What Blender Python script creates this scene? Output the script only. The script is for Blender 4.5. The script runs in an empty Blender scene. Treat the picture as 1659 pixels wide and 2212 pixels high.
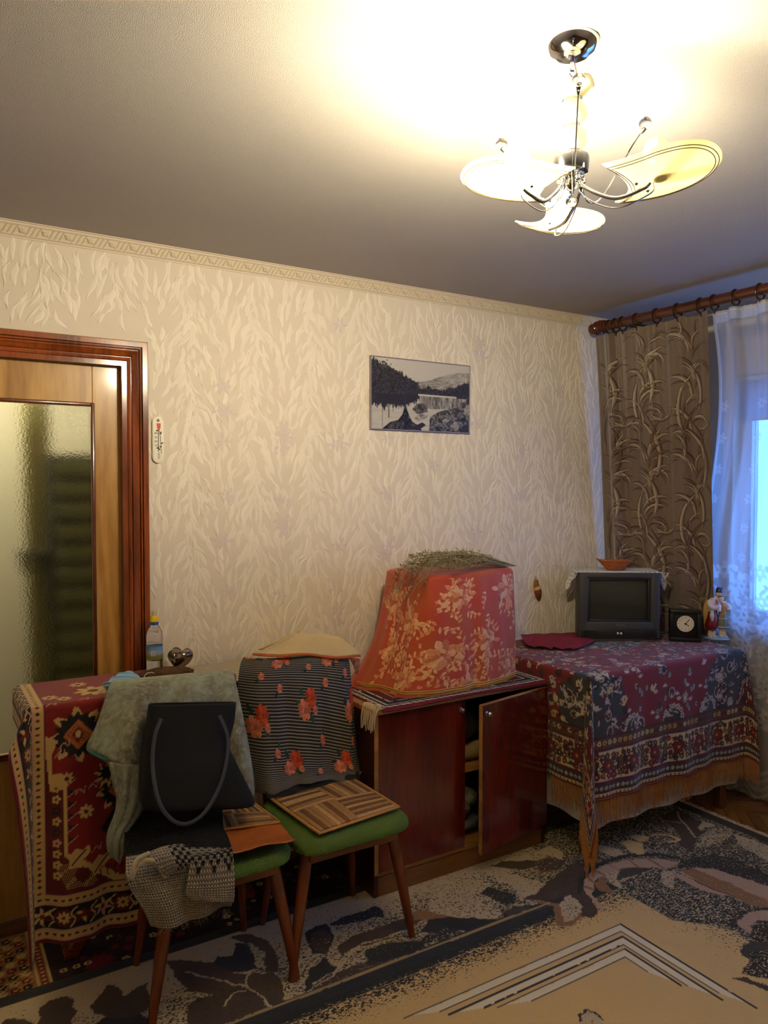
import bpy, bmesh, math, random
import numpy as np
from mathutils import Vector, Matrix

S = bpy.context.scene
COL = S.collection
rnd = random.Random(11)
nrg = np.random.default_rng(5)
PI = math.pi

# ------------------------------------------------------------------ camera
cam_d = bpy.data.cameras.new('camera')
cam = bpy.data.objects.new('camera', cam_d)
COL.objects.link(cam)
cam_d.sensor_fit = 'HORIZONTAL'
cam_d.sensor_width = 36.0
cam_d.lens = 36.0 * 1640.0 / 1659.0
cam_d.clip_start = 0.05
cam.location = (0.0, 0.0, 1.57)
_yaw, _pit = math.radians(31.6), math.atan(51 / 1640.0)
_f = Vector((math.sin(_yaw) * math.cos(_pit), math.cos(_yaw) * math.cos(_pit), -math.sin(_pit)))
cam.rotation_euler = _f.to_track_quat('-Z', 'Y').to_euler()
S.camera = cam

# ------------------------------------------------------------------ dusk sky outside, exposure
world = bpy.data.worlds.new('dusk_sky')
S.world = world
world.use_nodes = True
_bg = world.node_tree.nodes['Background']
_bg.inputs[0].default_value = (0.10, 0.30, 1.0, 1)
_bg.inputs[1].default_value = 4.0
S.view_settings.view_transform = 'Standard'
S.view_settings.look = 'None'
S.view_settings.gamma = 1.0
S.view_settings.use_curve_mapping = False
S.view_settings.exposure = 0.58
BULB_STRENGTH = 1220.0
BULB_COLOR = (1.0, 0.89, 0.64)
HALL_LIGHT = 20.0

# ------------------------------------------------------------------ small helpers
def lin(r, g, b):
    def c(x):
        x = x / 255.0
        return x / 12.92 if x <= 0.04045 else ((x + 0.055) / 1.055) ** 2.4
    return (c(r), c(g), c(b))

WL = {}

def thing(name, label, cat, loc, group=None):
    o = bpy.data.objects.new(name, None)
    o.empty_display_size = 0.05
    COL.objects.link(o)
    o.location = loc
    WL[o] = np.array(loc, float)
    o['label'] = label
    o['category'] = cat
    if group:
        o['group'] = group
    return o

def tag(o, label, cat, group=None):
    o['label'] = label
    o['category'] = cat
    if group:
        o['group'] = group
    return o

def mk(name, geo, mat, parent=None, col=None, col2=None, uv=None, smooth=True, angle=42, solid=0, kind=None):
    """link ONE mesh object; vertices come in world space"""
    V, F = geo
    V = np.asarray(V, float)
    if parent is not None:
        o0 = WL[parent]
    else:
        lo, hi = V.min(0), V.max(0)
        o0 = np.array([(lo[0] + hi[0]) / 2, (lo[1] + hi[1]) / 2, lo[2]])
    me = bpy.data.meshes.new(name)
    L = V - o0
    if isinstance(F, np.ndarray):
        n, k = F.shape
        me.vertices.add(len(L))
        me.vertices.foreach_set('co', L.astype(np.float32).ravel())
        me.loops.add(n * k)
        me.loops.foreach_set('vertex_index', F.astype(np.int32).ravel())
        me.polygons.add(n)
        me.polygons.foreach_set('loop_start', (np.arange(n) * k).astype(np.int32))
        me.update(calc_edges=True)
    else:
        me.from_pydata(L.tolist(), [], [tuple(int(i) for i in f) for f in F])
        me.update()
    for nm, c in (('Col', col), ('Col2', col2)):
        if c is not None:
            c = np.asarray(c, float)
            if c.ndim == 1:
                c = np.tile(c, (len(V), 1))
            if c.shape[1] == 3:
                c = np.hstack([c, np.ones((len(c), 1))])
            a = me.attributes.new(nm, 'FLOAT_COLOR', 'POINT')
            a.data.foreach_set('color', c.astype(np.float32).ravel())
    if uv is not None:
        uv = np.asarray(uv, float)
        if uv.shape[1] == 2:
            uv = np.hstack([uv, np.zeros((len(uv), 1))])
        a = me.attributes.new('Weave', 'FLOAT_VECTOR', 'POINT')
        a.data.foreach_set('vector', uv.astype(np.float32).ravel())
    if smooth:
        me.polygons.foreach_set('use_smooth', np.ones(len(me.polygons), bool))
        if angle < 180:
            me.set_sharp_from_angle(angle=math.radians(angle))
    if mat is not None:
        me.materials.append(mat)
    o = bpy.data.objects.new(name, me)
    COL.objects.link(o)
    WL[o] = o0
    if parent is not None:
        o.parent = parent
    else:
        o.location = o0
    if solid:
        m = o.modifiers.new('thickness', 'SOLIDIFY')
        m.thickness = solid
        m.offset = -1
    if kind:
        o['kind'] = kind
    return o

def struct(name, geo, mat, **k):
    o = mk(name, geo, mat, **k)
    o['kind'] = 'structure'
    return o

def copy_part(o, parent, loc, rotz=0.0, scale=None):
    c = o.copy()
    COL.objects.link(c)
    c.parent = parent
    c.location = loc
    c.rotation_euler = (0, 0, rotz)
    if scale:
        c.scale = scale
    WL[c] = WL.get(o)
    return c

def merge(*gs):
    V, F, n = [], [], 0
    for v, f in gs:
        v = np.asarray(v, float)
        V.append(v)
        for q in (f.tolist() if isinstance(f, np.ndarray) else f):
            F.append(tuple(i + n for i in q))
        n += len(v)
    return np.vstack(V), F

def xf(geo, M):
    V, F = geo
    V = np.asarray(V, float)
    M = np.array(M)
    return V @ M[:3, :3].T + M[:3, 3], F

def frame(origin, ex, ey, ez):
    M = np.eye(4)
    M[:3, 0], M[:3, 1], M[:3, 2], M[:3, 3] = ex, ey, ez, origin
    return M

def box(c, s, bev=0.0, seg=1):
    x, y, z = [v / 2.0 for v in s]
    if bev <= 0:
        V = [(-x, -y, -z), (x, -y, -z), (x, y, -z), (-x, y, -z), (-x, -y, z), (x, -y, z), (x, y, z), (-x, y, z)]
        F = [(0, 3, 2, 1), (4, 5, 6, 7), (0, 1, 5, 4), (1, 2, 6, 5), (2, 3, 7, 6), (3, 0, 4, 7)]
        return np.array(V) + np.array(c), F
    bm = bmesh.new()
    bmesh.ops.create_cube(bm, size=1.0)
    for v in bm.verts:
        v.co = Vector((v.co.x * s[0], v.co.y * s[1], v.co.z * s[2]))
    bmesh.ops.bevel(bm, geom=bm.edges[:] , offset=min(bev, min(s) * 0.49), segments=seg, affect='EDGES', profile=0.5)
    bm.verts.index_update()
    V = np.array([v.co[:] for v in bm.verts])
    F = [tuple(v.index for v in f.verts) for f in bm.faces]
    bm.free()
    return V + np.array(c), F

def bx(x0, x1, y0, y1, z0, z1, bev=0.0, seg=1):
    return box(((x0 + x1) / 2, (y0 + y1) / 2, (z0 + z1) / 2), (x1 - x0, y1 - y0, z1 - z0), bev, seg)

def cr(pts, n=8, closed=False):
    """Catmull-Rom through points"""
    P = np.asarray(pts, float)
    m = len(P)
    out = []
    rng_ = range(m if closed else m - 1)
    for i in rng_:
        p1, p2 = P[i], P[(i + 1) % m]
        p0 = P[(i - 1) % m] if closed or i > 0 else 2 * p1 - p2
        p3 = P[(i + 2) % m] if closed or i + 2 < m else 2 * p2 - p1
        for t in np.linspace(0, 1, n, endpoint=False):
            out.append(0.5 * ((2 * p1) + (p2 - p0) * t + (2 * p0 - 5 * p1 + 4 * p2 - p3) * t * t + (-p0 + 3 * p1 - 3 * p2 + p3) * t ** 3))
    if not closed:
        out.append(P[-1])
    return np.array(out)

def tube(pts, r, n=8, closed=False, caps=True):
    P = np.asarray(pts, float)
    m = len(P)
    R = np.full(m, r) if np.isscalar(r) else np.interp(np.linspace(0, 1, m), np.linspace(0, 1, len(r)), r)
    T = np.roll(P, -1, 0) - np.roll(P, 1, 0) if closed else np.gradient(P, axis=0)
    T /= np.linalg.norm(T, axis=1)[:, None] + 1e-12
    u = np.cross(T[0], (0, 0, 1) if abs(T[0][2]) < 0.9 else (1, 0, 0))
    u /= np.linalg.norm(u)
    V = []
    a = np.linspace(0, 2 * PI, n, endpoint=False)
    for i in range(m):
        u = u - T[i] * np.dot(u, T[i])
        u /= np.linalg.norm(u) + 1e-12
        w = np.cross(T[i], u)
        V.append(P[i] + R[i] * (np.cos(a)[:, None] * u + np.sin(a)[:, None] * w))
    V = np.vstack(V)
    F = []
    for i in range(m if closed else m - 1):
        j = (i + 1) % m
        for k in range(n):
            l = (k + 1) % n
            F.append((i * n + k, i * n + l, j * n + l, j * n + k))
    if caps and not closed:
        F.append(tuple(range(n - 1, -1, -1)))
        F.append(tuple((m - 1) * n + k for k in range(n)))
    return V, F

def lathe(prof, n=20, c=(0, 0, 0), M=None):
    V, F = [], []
    a = np.linspace(0, 2 * PI, n, endpoint=False)
    for r, z in prof:
        r = max(r, 1e-5)
        V.append(np.stack([r * np.cos(a), r * np.sin(a), np.full(n, z)], 1))
    V = np.vstack(V)
    for i in range(len(prof) - 1):
        for k in range(n):
            l = (k + 1) % n
            F.append((i * n + k, i * n + l, (i + 1) * n + l, (i + 1) * n + k))
    if M is not None:
        V = V @ np.array(M)[:3, :3].T
    return V + np.array(c), F

def ball(c, r, n=14, m=9, sc=(1, 1, 1)):
    t = np.linspace(-PI / 2, PI / 2, m)
    V, F = lathe([(r * math.cos(x), r * math.sin(x)) for x in t], n)
    return V * np.array(sc) + np.array(c), F

def grid(P, closed_u=False):
    n, m = P.shape[:2]
    idx = np.arange(n * m).reshape(n, m)
    if closed_u:
        idx = np.hstack([idx, idx[:, :1]])
    F = np.stack([idx[:-1, :-1], idx[:-1, 1:], idx[1:, 1:], idx[1:, :-1]], -1).reshape(-1, 4)
    return P.reshape(-1, 3), F

def prism(poly, d, M=None):
    """polygon in (x,z), extruded along y from 0 to d"""
    n = len(poly)
    V = [(x, 0, z) for x, z in poly] + [(x, d, z) for x, z in poly]
    F = [tuple(range(n)), tuple(range(2 * n - 1, n - 1, -1))]
    for i in range(n):
        j = (i + 1) % n
        F.append((i, i + n, j + n, j))
    V = np.array(V, float)
    if M is not None:
        return xf((V, F), M)
    return V, F

def fnoise(P, sc, seed=0):
    """cheap smooth pseudo-noise in [-1,1]"""
    r = np.random.default_rng(seed)
    out = 0
    for i in range(5):
        k = r.normal(size=P.shape[-1]) * sc
        out = out + np.sin(P @ k + r.uniform(0, 6.28))
    return out / 3.2

def vnoise(U, V, f, seed=0, octv=3):
    """value noise in [-1,1] on a flat field"""
    out, amp = 0.0, 1.0
    for k in range(octv):
        r = np.random.default_rng(seed + 17 * k)
        g = r.uniform(-1, 1, (64, 64))
        x, y = U * f + 7.3, V * f + 3.1
        i, j = np.floor(x).astype(int), np.floor(y).astype(int)
        s, t = x - i, y - j
        s, t = s * s * (3 - 2 * s), t * t * (3 - 2 * t)
        a = g[i % 64, j % 64] * (1 - s) + g[(i + 1) % 64, j % 64] * s
        b = g[i % 64, (j + 1) % 64] * (1 - s) + g[(i + 1) % 64, (j + 1) % 64] * s
        out = out + amp * (a * (1 - t) + b * t)
        amp *= 0.55
        f *= 2.1
    return out

def sstep(a, b, x):
    t = np.clip((x - a) / (b - a), 0, 1)
    return t * t * (3 - 2 * t)

# ------------------------------------------------------------------ materials
MATS = {}

def nd(nt, t, **k):
    n = nt.nodes.new(t)
    for a, v in k.items():
        setattr(n, a, v)
    return n

def mat(name, base=(0.5, 0.5, 0.5), rough=0.6, metal=0.0, var=0.0, vscale=12.0, vstretch=(1, 1, 1), alt=None, bump=0.0,
        bscale=120.0, attr=False, speck=0.0, sheen=0.0, coat=0.0, trans=0.0, ior=1.45, emit=None, estr=0.0,
        alpha=None, spec=0.5, transl=0.0, bstretch=(1, 1, 1), clear=0.0):
    m = bpy.data.materials.new(name)
    m.use_nodes = True
    nt = m.node_tree
    b = nt.nodes['Principled BSDF']
    L = nt.links.new
    tc = nd(nt, 'ShaderNodeTexCoord')
    col = None
    if attr:
        at = nd(nt, 'ShaderNodeAttribute', attribute_name='Col')
        col = at.outputs['Color']
        if speck:
            at2 = nd(nt, 'ShaderNodeAttribute', attribute_name='Col2')
            nz = nd(nt, 'ShaderNodeTexNoise')
            nz.inputs['Scale'].default_value = speck
            nz.inputs['Detail'].default_value = 2.5
            nz.inputs['Roughness'].default_value = 0.65
            mp = nd(nt, 'ShaderNodeMapping')
            mp.inputs['Scale'].default_value = (1.0, 1.5, 1.0)
            L(tc.outputs['Object'], mp.inputs['Vector'])
            L(mp.outputs[0], nz.inputs['Vector'])
            mr = nd(nt, 'ShaderNodeMapRange')
            mr.inputs['From Min'].default_value = 0.30
            mr.inputs['From Max'].default_value = 0.70
            L(nz.outputs['Fac'], mr.inputs['Value'])
            su = nd(nt, 'ShaderNodeMath', operation='SUBTRACT')
            L(at.outputs['Alpha'], su.inputs[0])
            L(mr.outputs[0], su.inputs[1])
            sc = nd(nt, 'ShaderNodeMath', operation='MULTIPLY')
            sc.inputs[1].default_value = 14.0
            sc.use_clamp = True
            L(su.outputs[0], sc.inputs[0])
            mx = nd(nt, 'ShaderNodeMix', data_type='RGBA')
            L(sc.outputs[0], mx.inputs['Factor'])
            L(at.outputs['Color'], mx.inputs['A'])
            L(at2.outputs['Color'], mx.inputs['B'])
            col = mx.outputs['Result']
    if var > 0:
        mp = nd(nt, 'ShaderNodeMapping')
        mp.inputs['Scale'].default_value = vstretch
        L(tc.outputs['Object'], mp.inputs['Vector'])
        nz = nd(nt, 'ShaderNodeTexNoise')
        nz.inputs['Scale'].default_value = vscale
        nz.inputs['Detail'].default_value = 4.0
        L(mp.outputs[0], nz.inputs['Vector'])
        rp = nd(nt, 'ShaderNodeMapRange')
        rp.inputs['From Min'].default_value = 0.3
        rp.inputs['From Max'].default_value = 0.7
        L(nz.outputs['Fac'], rp.inputs['Value'])
        mx = nd(nt, 'ShaderNodeMix', data_type='RGBA')
        L(rp.outputs[0], mx.inputs['Factor'])
        if col is None:
            a2 = alt if alt else tuple(v * (1 - var) for v in base)
            mx.inputs['A'].default_value = (*base, 1)
            mx.inputs['B'].default_value = (*a2, 1)
            col = mx.outputs['Result']
        else:
            mx.blend_type = 'MULTIPLY'
            L(col, mx.inputs['A'])
            mx.inputs['B'].default_value = (1 - var, 1 - var, 1 - var, 1)
            col = mx.outputs['Result']
    if col is not None:
        L(col, b.inputs['Base Color'])
    else:
        b.inputs['Base Color'].default_value = (*base, 1)
    b.inputs['Roughness'].default_value = rough
    b.inputs['Metallic'].default_value = metal
    b.inputs['IOR'].default_value = ior
    b.inputs['Specular IOR Level'].default_value = spec
    b.inputs['Transmission Weight'].default_value = trans
    b.inputs['Coat Weight'].default_value = coat
    b.inputs['Coat Roughness'].default_value = 0.12
    if sheen:
        b.inputs['Sheen Weight'].default_value = sheen
        b.inputs['Sheen Roughness'].default_value = 0.5
    if emit:
        b.inputs['Emission Color'].default_value = (*emit, 1)
        b.inputs['Emission Strength'].default_value = estr
    if bump > 0:
        mp = nd(nt, 'ShaderNodeMapping')
        mp.inputs['Scale'].default_value = bstretch
        L(tc.outputs['Object'], mp.inputs['Vector'])
        nz = nd(nt, 'ShaderNodeTexNoise')
        nz.inputs['Scale'].default_value = bscale
        nz.inputs['Detail'].default_value = 3.0
        L(mp.outputs[0], nz.inputs['Vector'])
        bp = nd(nt, 'ShaderNodeBump')
        bp.inputs['Strength'].default_value = bump
        bp.inputs['Distance'].default_value = 0.01
        L(nz.outputs['Fac'], bp.inputs['Height'])
        L(bp.outputs[0], b.inputs['Normal'])
    out = nt.nodes['Material Output']
    if transl > 0:
        tr = nd(nt, 'ShaderNodeBsdfTranslucent')
        if col is not None:
            L(col, tr.inputs['Color'])
        else:
            tr.inputs['Color'].default_value = (*base, 1)
        ms = nd(nt, 'ShaderNodeMixShader')
        ms.inputs[0].default_value = transl
        L(b.outputs[0], ms.inputs[1])
        L(tr.outputs[0], ms.inputs[2])
        L(ms.outputs[0], out.inputs['Surface'])
    if clear > 0:
        src = out.inputs['Surface'].links[0].from_socket
        tp = nd(nt, 'ShaderNodeBsdfTransparent')
        tp.inputs['Color'].default_value = (*base, 1)
        ms = nd(nt, 'ShaderNodeMixShader')
        ms.inputs[0].default_value = 1 - clear
        L(tp.outputs[0], ms.inputs[1])
        L(src, ms.inputs[2])
        L(ms.outputs[0], out.inputs['Surface'])
    if alpha == 'attr':
        src = out.inputs['Surface'].links[0].from_socket
        tp = nd(nt, 'ShaderNodeBsdfTransparent')
        at = nd(nt, 'ShaderNodeAttribute', attribute_name='Col')
        ms = nd(nt, 'ShaderNodeMixShader')
        L(at.outputs['Alpha'], ms.inputs[0])
        L(tp.outputs[0], ms.inputs[1])
        L(src, ms.inputs[2])
        L(ms.outputs[0], out.inputs['Surface'])
    MATS[name] = m
    return m

def wood(name, base, dark, rough=0.35, scale=6.0, axis=2, coat=0.3, rings=3.5):
    """grain running along one axis"""
    m = mat(name, base, rough, coat=coat)
    nt = m.node_tree
    L = nt.links.new
    b = nt.nodes['Principled BSDF']
    tc = nd(nt, 'ShaderNodeTexCoord')
    mp = nd(nt, 'ShaderNodeMapping')
    s = [1.0, 1.0, 1.0]
    s[axis] = 0.12
    mp.inputs['Scale'].default_value = s
    L(tc.outputs['Object'], mp.inputs['Vector'])
    nz = nd(nt, 'ShaderNodeTexNoise')
    nz.inputs['Scale'].default_value = scale
    nz.inputs['Detail'].default_value = 2.0
    nz.inputs['Distortion'].default_value = 0.6
    L(mp.outputs[0], nz.inputs['Vector'])
    mu = nd(nt, 'ShaderNodeMath', operation='MULTIPLY')
    mu.inputs[1].default_value = rings * 6.283
    L(nz.outputs['Fac'], mu.inputs[0])
    sn = nd(nt, 'ShaderNodeMath', operation='SINE')
    L(mu.outputs[0], sn.inputs[0])
    n2 = nd(nt, 'ShaderNodeTexNoise')
    n2.inputs['Scale'].default_value = scale * 14
    n2.inputs['Detail'].default_value = 3.0
    L(mp.outputs[0], n2.inputs['Vector'])
    ad = nd(nt, 'ShaderNodeMath', operation='MULTIPLY_ADD')
    ad.inputs[1].default_value = 0.28
    L(sn.outputs[0], ad.inputs[0])
    L(n2.outputs['Fac'], ad.inputs[2])
    mr = nd(nt, 'ShaderNodeMapRange')
    mr.inputs['From Min'].default_value = 0.15
    mr.inputs['From Max'].default_value = 0.9
    L(ad.outputs[0], mr.inputs['Value'])
    mx = nd(nt, 'ShaderNodeMix', data_type='RGBA')
    mx.inputs['A'].default_value = (*base, 1)
    mx.inputs['B'].default_value = (*dark, 1)
    L(mr.outputs[0], mx.inputs['Factor'])
    L(mx.outputs['Result'], b.inputs['Base Color'])
    return m

def weave_mat(name, colA, colB, freq, kind='stripe', rough=0.85, bump=0.5, duty=0.0, sharp=6.0, attr=False):
    """stripes / knit / basket relief driven by the woven coordinates stored on the cloth"""
    m = mat(name, colA, rough)
    nt = m.node_tree
    L = nt.links.new
    b = nt.nodes['Principled BSDF']
    at = nd(nt, 'ShaderNodeAttribute', attribute_name='Weave')
    sp = nd(nt, 'ShaderNodeSeparateXYZ')
    L(at.outputs['Vector'], sp.inputs[0])
    def sine(sock, f, ph=None):
        mu = nd(nt, 'ShaderNodeMath', operation='MULTIPLY')
        mu.inputs[1].default_value = f * 6.2832
        L(sock, mu.inputs[0])
        s0 = mu.outputs[0]
        if ph is not None:
            a = nd(nt, 'ShaderNodeMath', operation='ADD')
            L(s0, a.inputs[0]); L(ph, a.inputs[1])
            s0 = a.outputs[0]
        s = nd(nt, 'ShaderNodeMath', operation='SINE')
        L(s0, s.inputs[0])
        return s.outputs[0]
    if kind == 'stripe':
        h = sine(sp.outputs['Y'], freq)
    elif kind == 'knit':
        s1 = sine(sp.outputs['X'], freq * 0.5)
        ab = nd(nt, 'ShaderNodeMath', operation='ABSOLUTE')
        L(s1, ab.inputs[0])
        mm = nd(nt, 'ShaderNodeMath', operation='MULTIPLY')
        mm.inputs[1].default_value = 2.4
        L(ab.outputs[0], mm.inputs[0])
        s2 = sine(sp.outputs['Y'], freq * 0.9, mm.outputs[0])
        av = nd(nt, 'ShaderNodeMath', operation='ADD')
        L(s2, av.inputs[0]); L(ab.outputs[0], av.inputs[1])
        h = av.outputs[0]
    else:
        s1 = sine(sp.outputs['X'], freq)
        s2 = sine(sp.outputs['Y'], freq)
        av = nd(nt, 'ShaderNodeMath', operation='MULTIPLY')
        L(s1, av.inputs[0]); L(s2, av.inputs[1])
        h = av.outputs[0]
    mr = nd(nt, 'ShaderNodeMapRange')
    mr.inputs['From Min'].default_value = duty - 1.0 / sharp
    mr.inputs['From Max'].default_value = duty + 1.0 / sharp
    L(h, mr.inputs['Value'])
    mx = nd(nt, 'ShaderNodeMix', data_type='RGBA')
    L(mr.outputs[0], mx.inputs['Factor'])
    mx.inputs['A'].default_value = (*colA, 1)
    mx.inputs['B'].default_value = (*colB, 1)
    if attr:
        ac = nd(nt, 'ShaderNodeAttribute', attribute_name='Col')
        mx.blend_type = 'MULTIPLY'
        mx.inputs['Factor'].default_value = 1.0
        m2 = nd(nt, 'ShaderNodeMix', data_type='RGBA')
        m2.inputs['A'].default_value = (*colA, 1)
        m2.inputs['B'].default_value = (*colB, 1)
        for l in list(mx.inputs['Factor'].links):
            nt.links.remove(l)
        L(mr.outputs[0], m2.inputs['Factor'])
        L(ac.outputs['Color'], mx.inputs['A'])
        L(m2.outputs['Result'], mx.inputs['B'])
    L(mx.outputs['Result'], b.inputs['Base Color'])
    if bump:
        bp = nd(nt, 'ShaderNodeBump')
        bp.inputs['Strength'].default_value = bump
        bp.inputs['Distance'].default_value = 0.004
        L(h, bp.inputs['Height'])
        L(bp.outputs[0], b.inputs['Normal'])
    return m

# ------------------------------------------------------------------ flat print painted as colour on a fine mesh
class Art:
    def __init__(s, u0, u1, v0, v1, d):
        s.u = np.linspace(u0, u1, max(2, int(round((u1 - u0) / d)) + 1))
        s.v = np.linspace(v0, v1, max(2, int(round((v1 - v0) / d)) + 1))
        s.U, s.V = np.meshgrid(s.u, s.v)
        s.C = np.zeros(s.U.shape + (4,))
        s.D = np.zeros(s.U.shape + (3,))
    def _sl(s, a, b, c, d):
        i0, i1 = np.searchsorted(s.u, (a, b))
        j0, j1 = np.searchsorted(s.v, (c, d))
        return slice(j0, j1), slice(i0, i1)
    def put(s, sl, m, c, c2=None, amt=0.0):
        C = s.C[sl]
        C[m, :3] = c
        C[m, 3] = amt
        if c2 is not None:
            s.D[sl][m] = c2
    def fill(s, c, m=None):
        if m is None:
            s.C[..., :3] = c
        else:
            s.C[m, :3] = c
            s.C[m, 3] = 0
    def poly(s, P, c, c2=None, amt=0.0):
        P = np.asarray(P, float)
        sl = s._sl(P[:, 0].min() - 0.01, P[:, 0].max() + 0.01, P[:, 1].min() - 0.01, P[:, 1].max() + 0.01)
        x, y = s.U[sl], s.V[sl]
        if x.size == 0:
            return
        ins = np.zeros(x.shape, bool)
        n = len(P)
        for i in range(n):
            x1, y1 = P[i]
            x2, y2 = P[i - 1]
            if y1 == y2:
                continue
            cnd = ((y1 > y) != (y2 > y)) & (x < (x2 - x1) * (y - y1) / (y2 - y1) + x1)
            ins ^= cnd
        s.put(sl, ins, c, c2, amt)
    def line(s, P, w, c):
        P = np.asarray(P, float)
        h = w / 2
        for a, b in zip(P[:-1], P[1:]):
            sl = s._sl(min(a[0], b[0]) - h, max(a[0], b[0]) + h, min(a[1], b[1]) - h, max(a[1], b[1]) + h)
            x, y = s.U[sl] - a[0], s.V[sl] - a[1]
            d = b - a
            t = np.clip((x * d[0] + y * d[1]) / (d @ d + 1e-12), 0, 1)
            s.put(sl, np.hypot(x - t * d[0], y - t * d[1]) < h, c)
    def ell(s, x, y, rx, ry, ang, c):
        R = max(rx, ry)
        sl = s._sl(x - R, x + R, y - R, y + R)
        X, Y = s.U[sl] - x, s.V[sl] - y
        ca, sa = math.cos(ang), math.sin(ang)
        s.put(sl, ((X * ca + Y * sa) / rx) ** 2 + ((-X * sa + Y * ca) / ry) ** 2 < 1, c)
    def disc(s, x, y, r, c):
        s.ell(x, y, r, r, 0, c)
    def petals(s, x, y, r, n, c, k=0.38, a0=0.0, cc=None):
        for i in range(n):
            a = a0 + 2 * PI * i / n
            s.ell(x + r * 0.58 * math.cos(a), y + r * 0.58 * math.sin(a), r * 0.45, r * k, a, c)
        if cc is not None:
            s.disc(x, y, r * 0.3, cc)
    def star(s, x, y, r, n, c, k=0.55, a0=0.0):
        s.poly([(x + (r if i % 2 == 0 else r * k) * math.cos(a0 + PI * i / n), y + (r if i % 2 == 0 else r * k) * math.sin(a0 + PI * i / n)) for i in range(2 * n)], c)
    def leafy(s, x, y, L, w, ang, c, bend=0.0):
        """pointed leaf, base at x,y"""
        t = np.linspace(0, 1, 7)
        A = ang + bend * t
        px = x + np.concatenate([[0], np.cumsum(np.cos(A[:-1]) * L / 6)])
        py = y + np.concatenate([[0], np.cumsum(np.sin(A[:-1]) * L / 6)])
        h = np.sin(PI * t ** 0.8) * w / 2
        l = [(px[i] - math.sin(A[i]) * h[i], py[i] + math.cos(A[i]) * h[i]) for i in range(7)]
        r = [(px[i] + math.sin(A[i]) * h[i], py[i] - math.cos(A[i]) * h[i]) for i in range(6, -1, -1)]
        s.poly(l + r, c)
    def cols(s):
        return s.C.reshape(-1, 4), s.D.reshape(-1, 3)

# ------------------------------------------------------------------ leaf ribbons lying on a surface (relief / woven motifs)
def leaf_uv(u, v, L, ang, bend, w, n=7, s2=0.0, tip=0.9, skew=1.0):
    t = np.linspace(0, 1, n)
    A = ang + bend * (t - 0.5) + s2 * np.sin(2 * PI * t)
    st = L / (n - 1)
    pu = u + np.concatenate([[0], np.cumsum(np.cos(A[:-1]) * st)])
    pv = v + np.concatenate([[0], np.cumsum(np.sin(A[:-1]) * st)])
    h = np.maximum(np.sin(PI * t ** skew), 0) ** tip * w / 2
    return np.stack([np.stack([pu - np.sin(A) * h * k, pv + np.cos(A) * h * k], -1) for k in (-1.0, 0.0, 1.0)], 1)

def leaves_on(surf, items):
    """items: (uv n x 3 x 2, edge offset, ridge offset, colours of three lines)"""
    by = {}
    for it in items:
        by.setdefault(it[0].shape[0], []).append(it)
    Vs, Fs, Cs, base = [], [], [], 0
    for n, its in by.items():
        UV = np.stack([i[0] for i in its])
        P, N = surf(UV[..., 0], UV[..., 1])
        eo = np.array([i[1] for i in its])[:, None]
        ro = np.array([i[2] for i in its])[:, None]
        O = np.stack([np.broadcast_to(eo, (len(its), n)), np.broadcast_to(ro, (len(its), n)), np.broadcast_to(eo, (len(its), n))], -1)
        P = P + N * O[..., None]
        C = np.stack([np.array(i[3]) for i in its])[:, None, :, :]
        C = np.broadcast_to(C, (len(its), n, 3, 3))
        k = np.arange(len(its))[:, None, None] * (n * 3)
        a = np.arange(n - 1)[None, :, None] * 3
        b = np.arange(2)[None, None, :]
        q = (k + a + b)
        F = np.stack([q, q + 1, q + 4, q + 3], -1).reshape(-1, 4) + base
        Vs.append(P.reshape(-1, 3)); Cs.append(C.reshape(-1, 3)); Fs.append(F)
        base += len(its) * n * 3
    return (np.vstack(Vs), np.vstack(Fs)), np.vstack(Cs)

def drape(s, t, rect, z, rho=0.015, flare=0.25, fold=None, zmin=0.012, lean=0.0):
    """cloth laid over a box top: inside the rectangle flat, outside hanging down"""
    x0, x1, y0, y1 = rect
    cx, cy = np.clip(s, x0, x1), np.clip(t, y0, y1)
    dx, dy = s - cx, t - cy
    r = np.hypot(dx, dy)
    ux, uy = dx / (r + 1e-9), dy / (r + 1e-9)
    th = np.clip(r / rho, 0, PI / 2)
    ext = np.maximum(r - rho * PI / 2, 0)
    cn = 2 * np.abs(ux * uy)
    f = flare * cn + lean
    out = rho * np.sin(th) + f * ext
    dr = rho * (1 - np.cos(th)) + ext * np.sqrt(np.maximum(1 - f * f, 0.1))
    if fold is not None:
        out = out + fold(cx, cy, ext, ux, uy)
    return np.stack([cx + ux * out, cy + uy * out, np.maximum(z - dr, zmin)], -1)

def loft(rows, nu=40, nv=10, depth=None, fold=None):
    """sheet between left and right border points given row by row"""
    Lp = cr([r[0] for r in rows], nv)
    Rp = cr([r[1] for r in rows], nv)
    u = np.linspace(0, 1, nu)
    P = Lp[:, None, :] * (1 - u)[None, :, None] + Rp[:, None, :] * u[None, :, None]
    v = np.linspace(0, 1, len(Lp))
    UU, VV = np.meshgrid(u, v)
    if depth is not None:
        P[..., 1] += depth(UU, VV)
    if fold is not None:
        P = P + fold(UU, VV)
    return P, UU, VV

def text_geo(txt, size, M, depth=0.0006):
    cu = bpy.data.curves.new('t', 'FONT')
    cu.body = txt
    cu.size = size
    cu.extrude = depth
    cu.align_x = 'CENTER'
    cu.align_y = 'CENTER'
    cu.resolution_u = 2
    o = bpy.data.objects.new('t', cu)
    COL.objects.link(o)
    dg = bpy.context.evaluated_depsgraph_get()
    me = o.evaluated_get(dg).to_mesh()
    V = np.array([v.co[:] for v in me.vertices])
    F = [tuple(p.vertices) for p in me.polygons]
    o.evaluated_get(dg).to_mesh_clear()
    bpy.data.objects.remove(o)
    bpy.data.curves.remove(cu)
    if len(V) == 0:
        V = np.zeros((3, 3)); F = [(0, 1, 2)]
    return xf((V, F), M)

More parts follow.
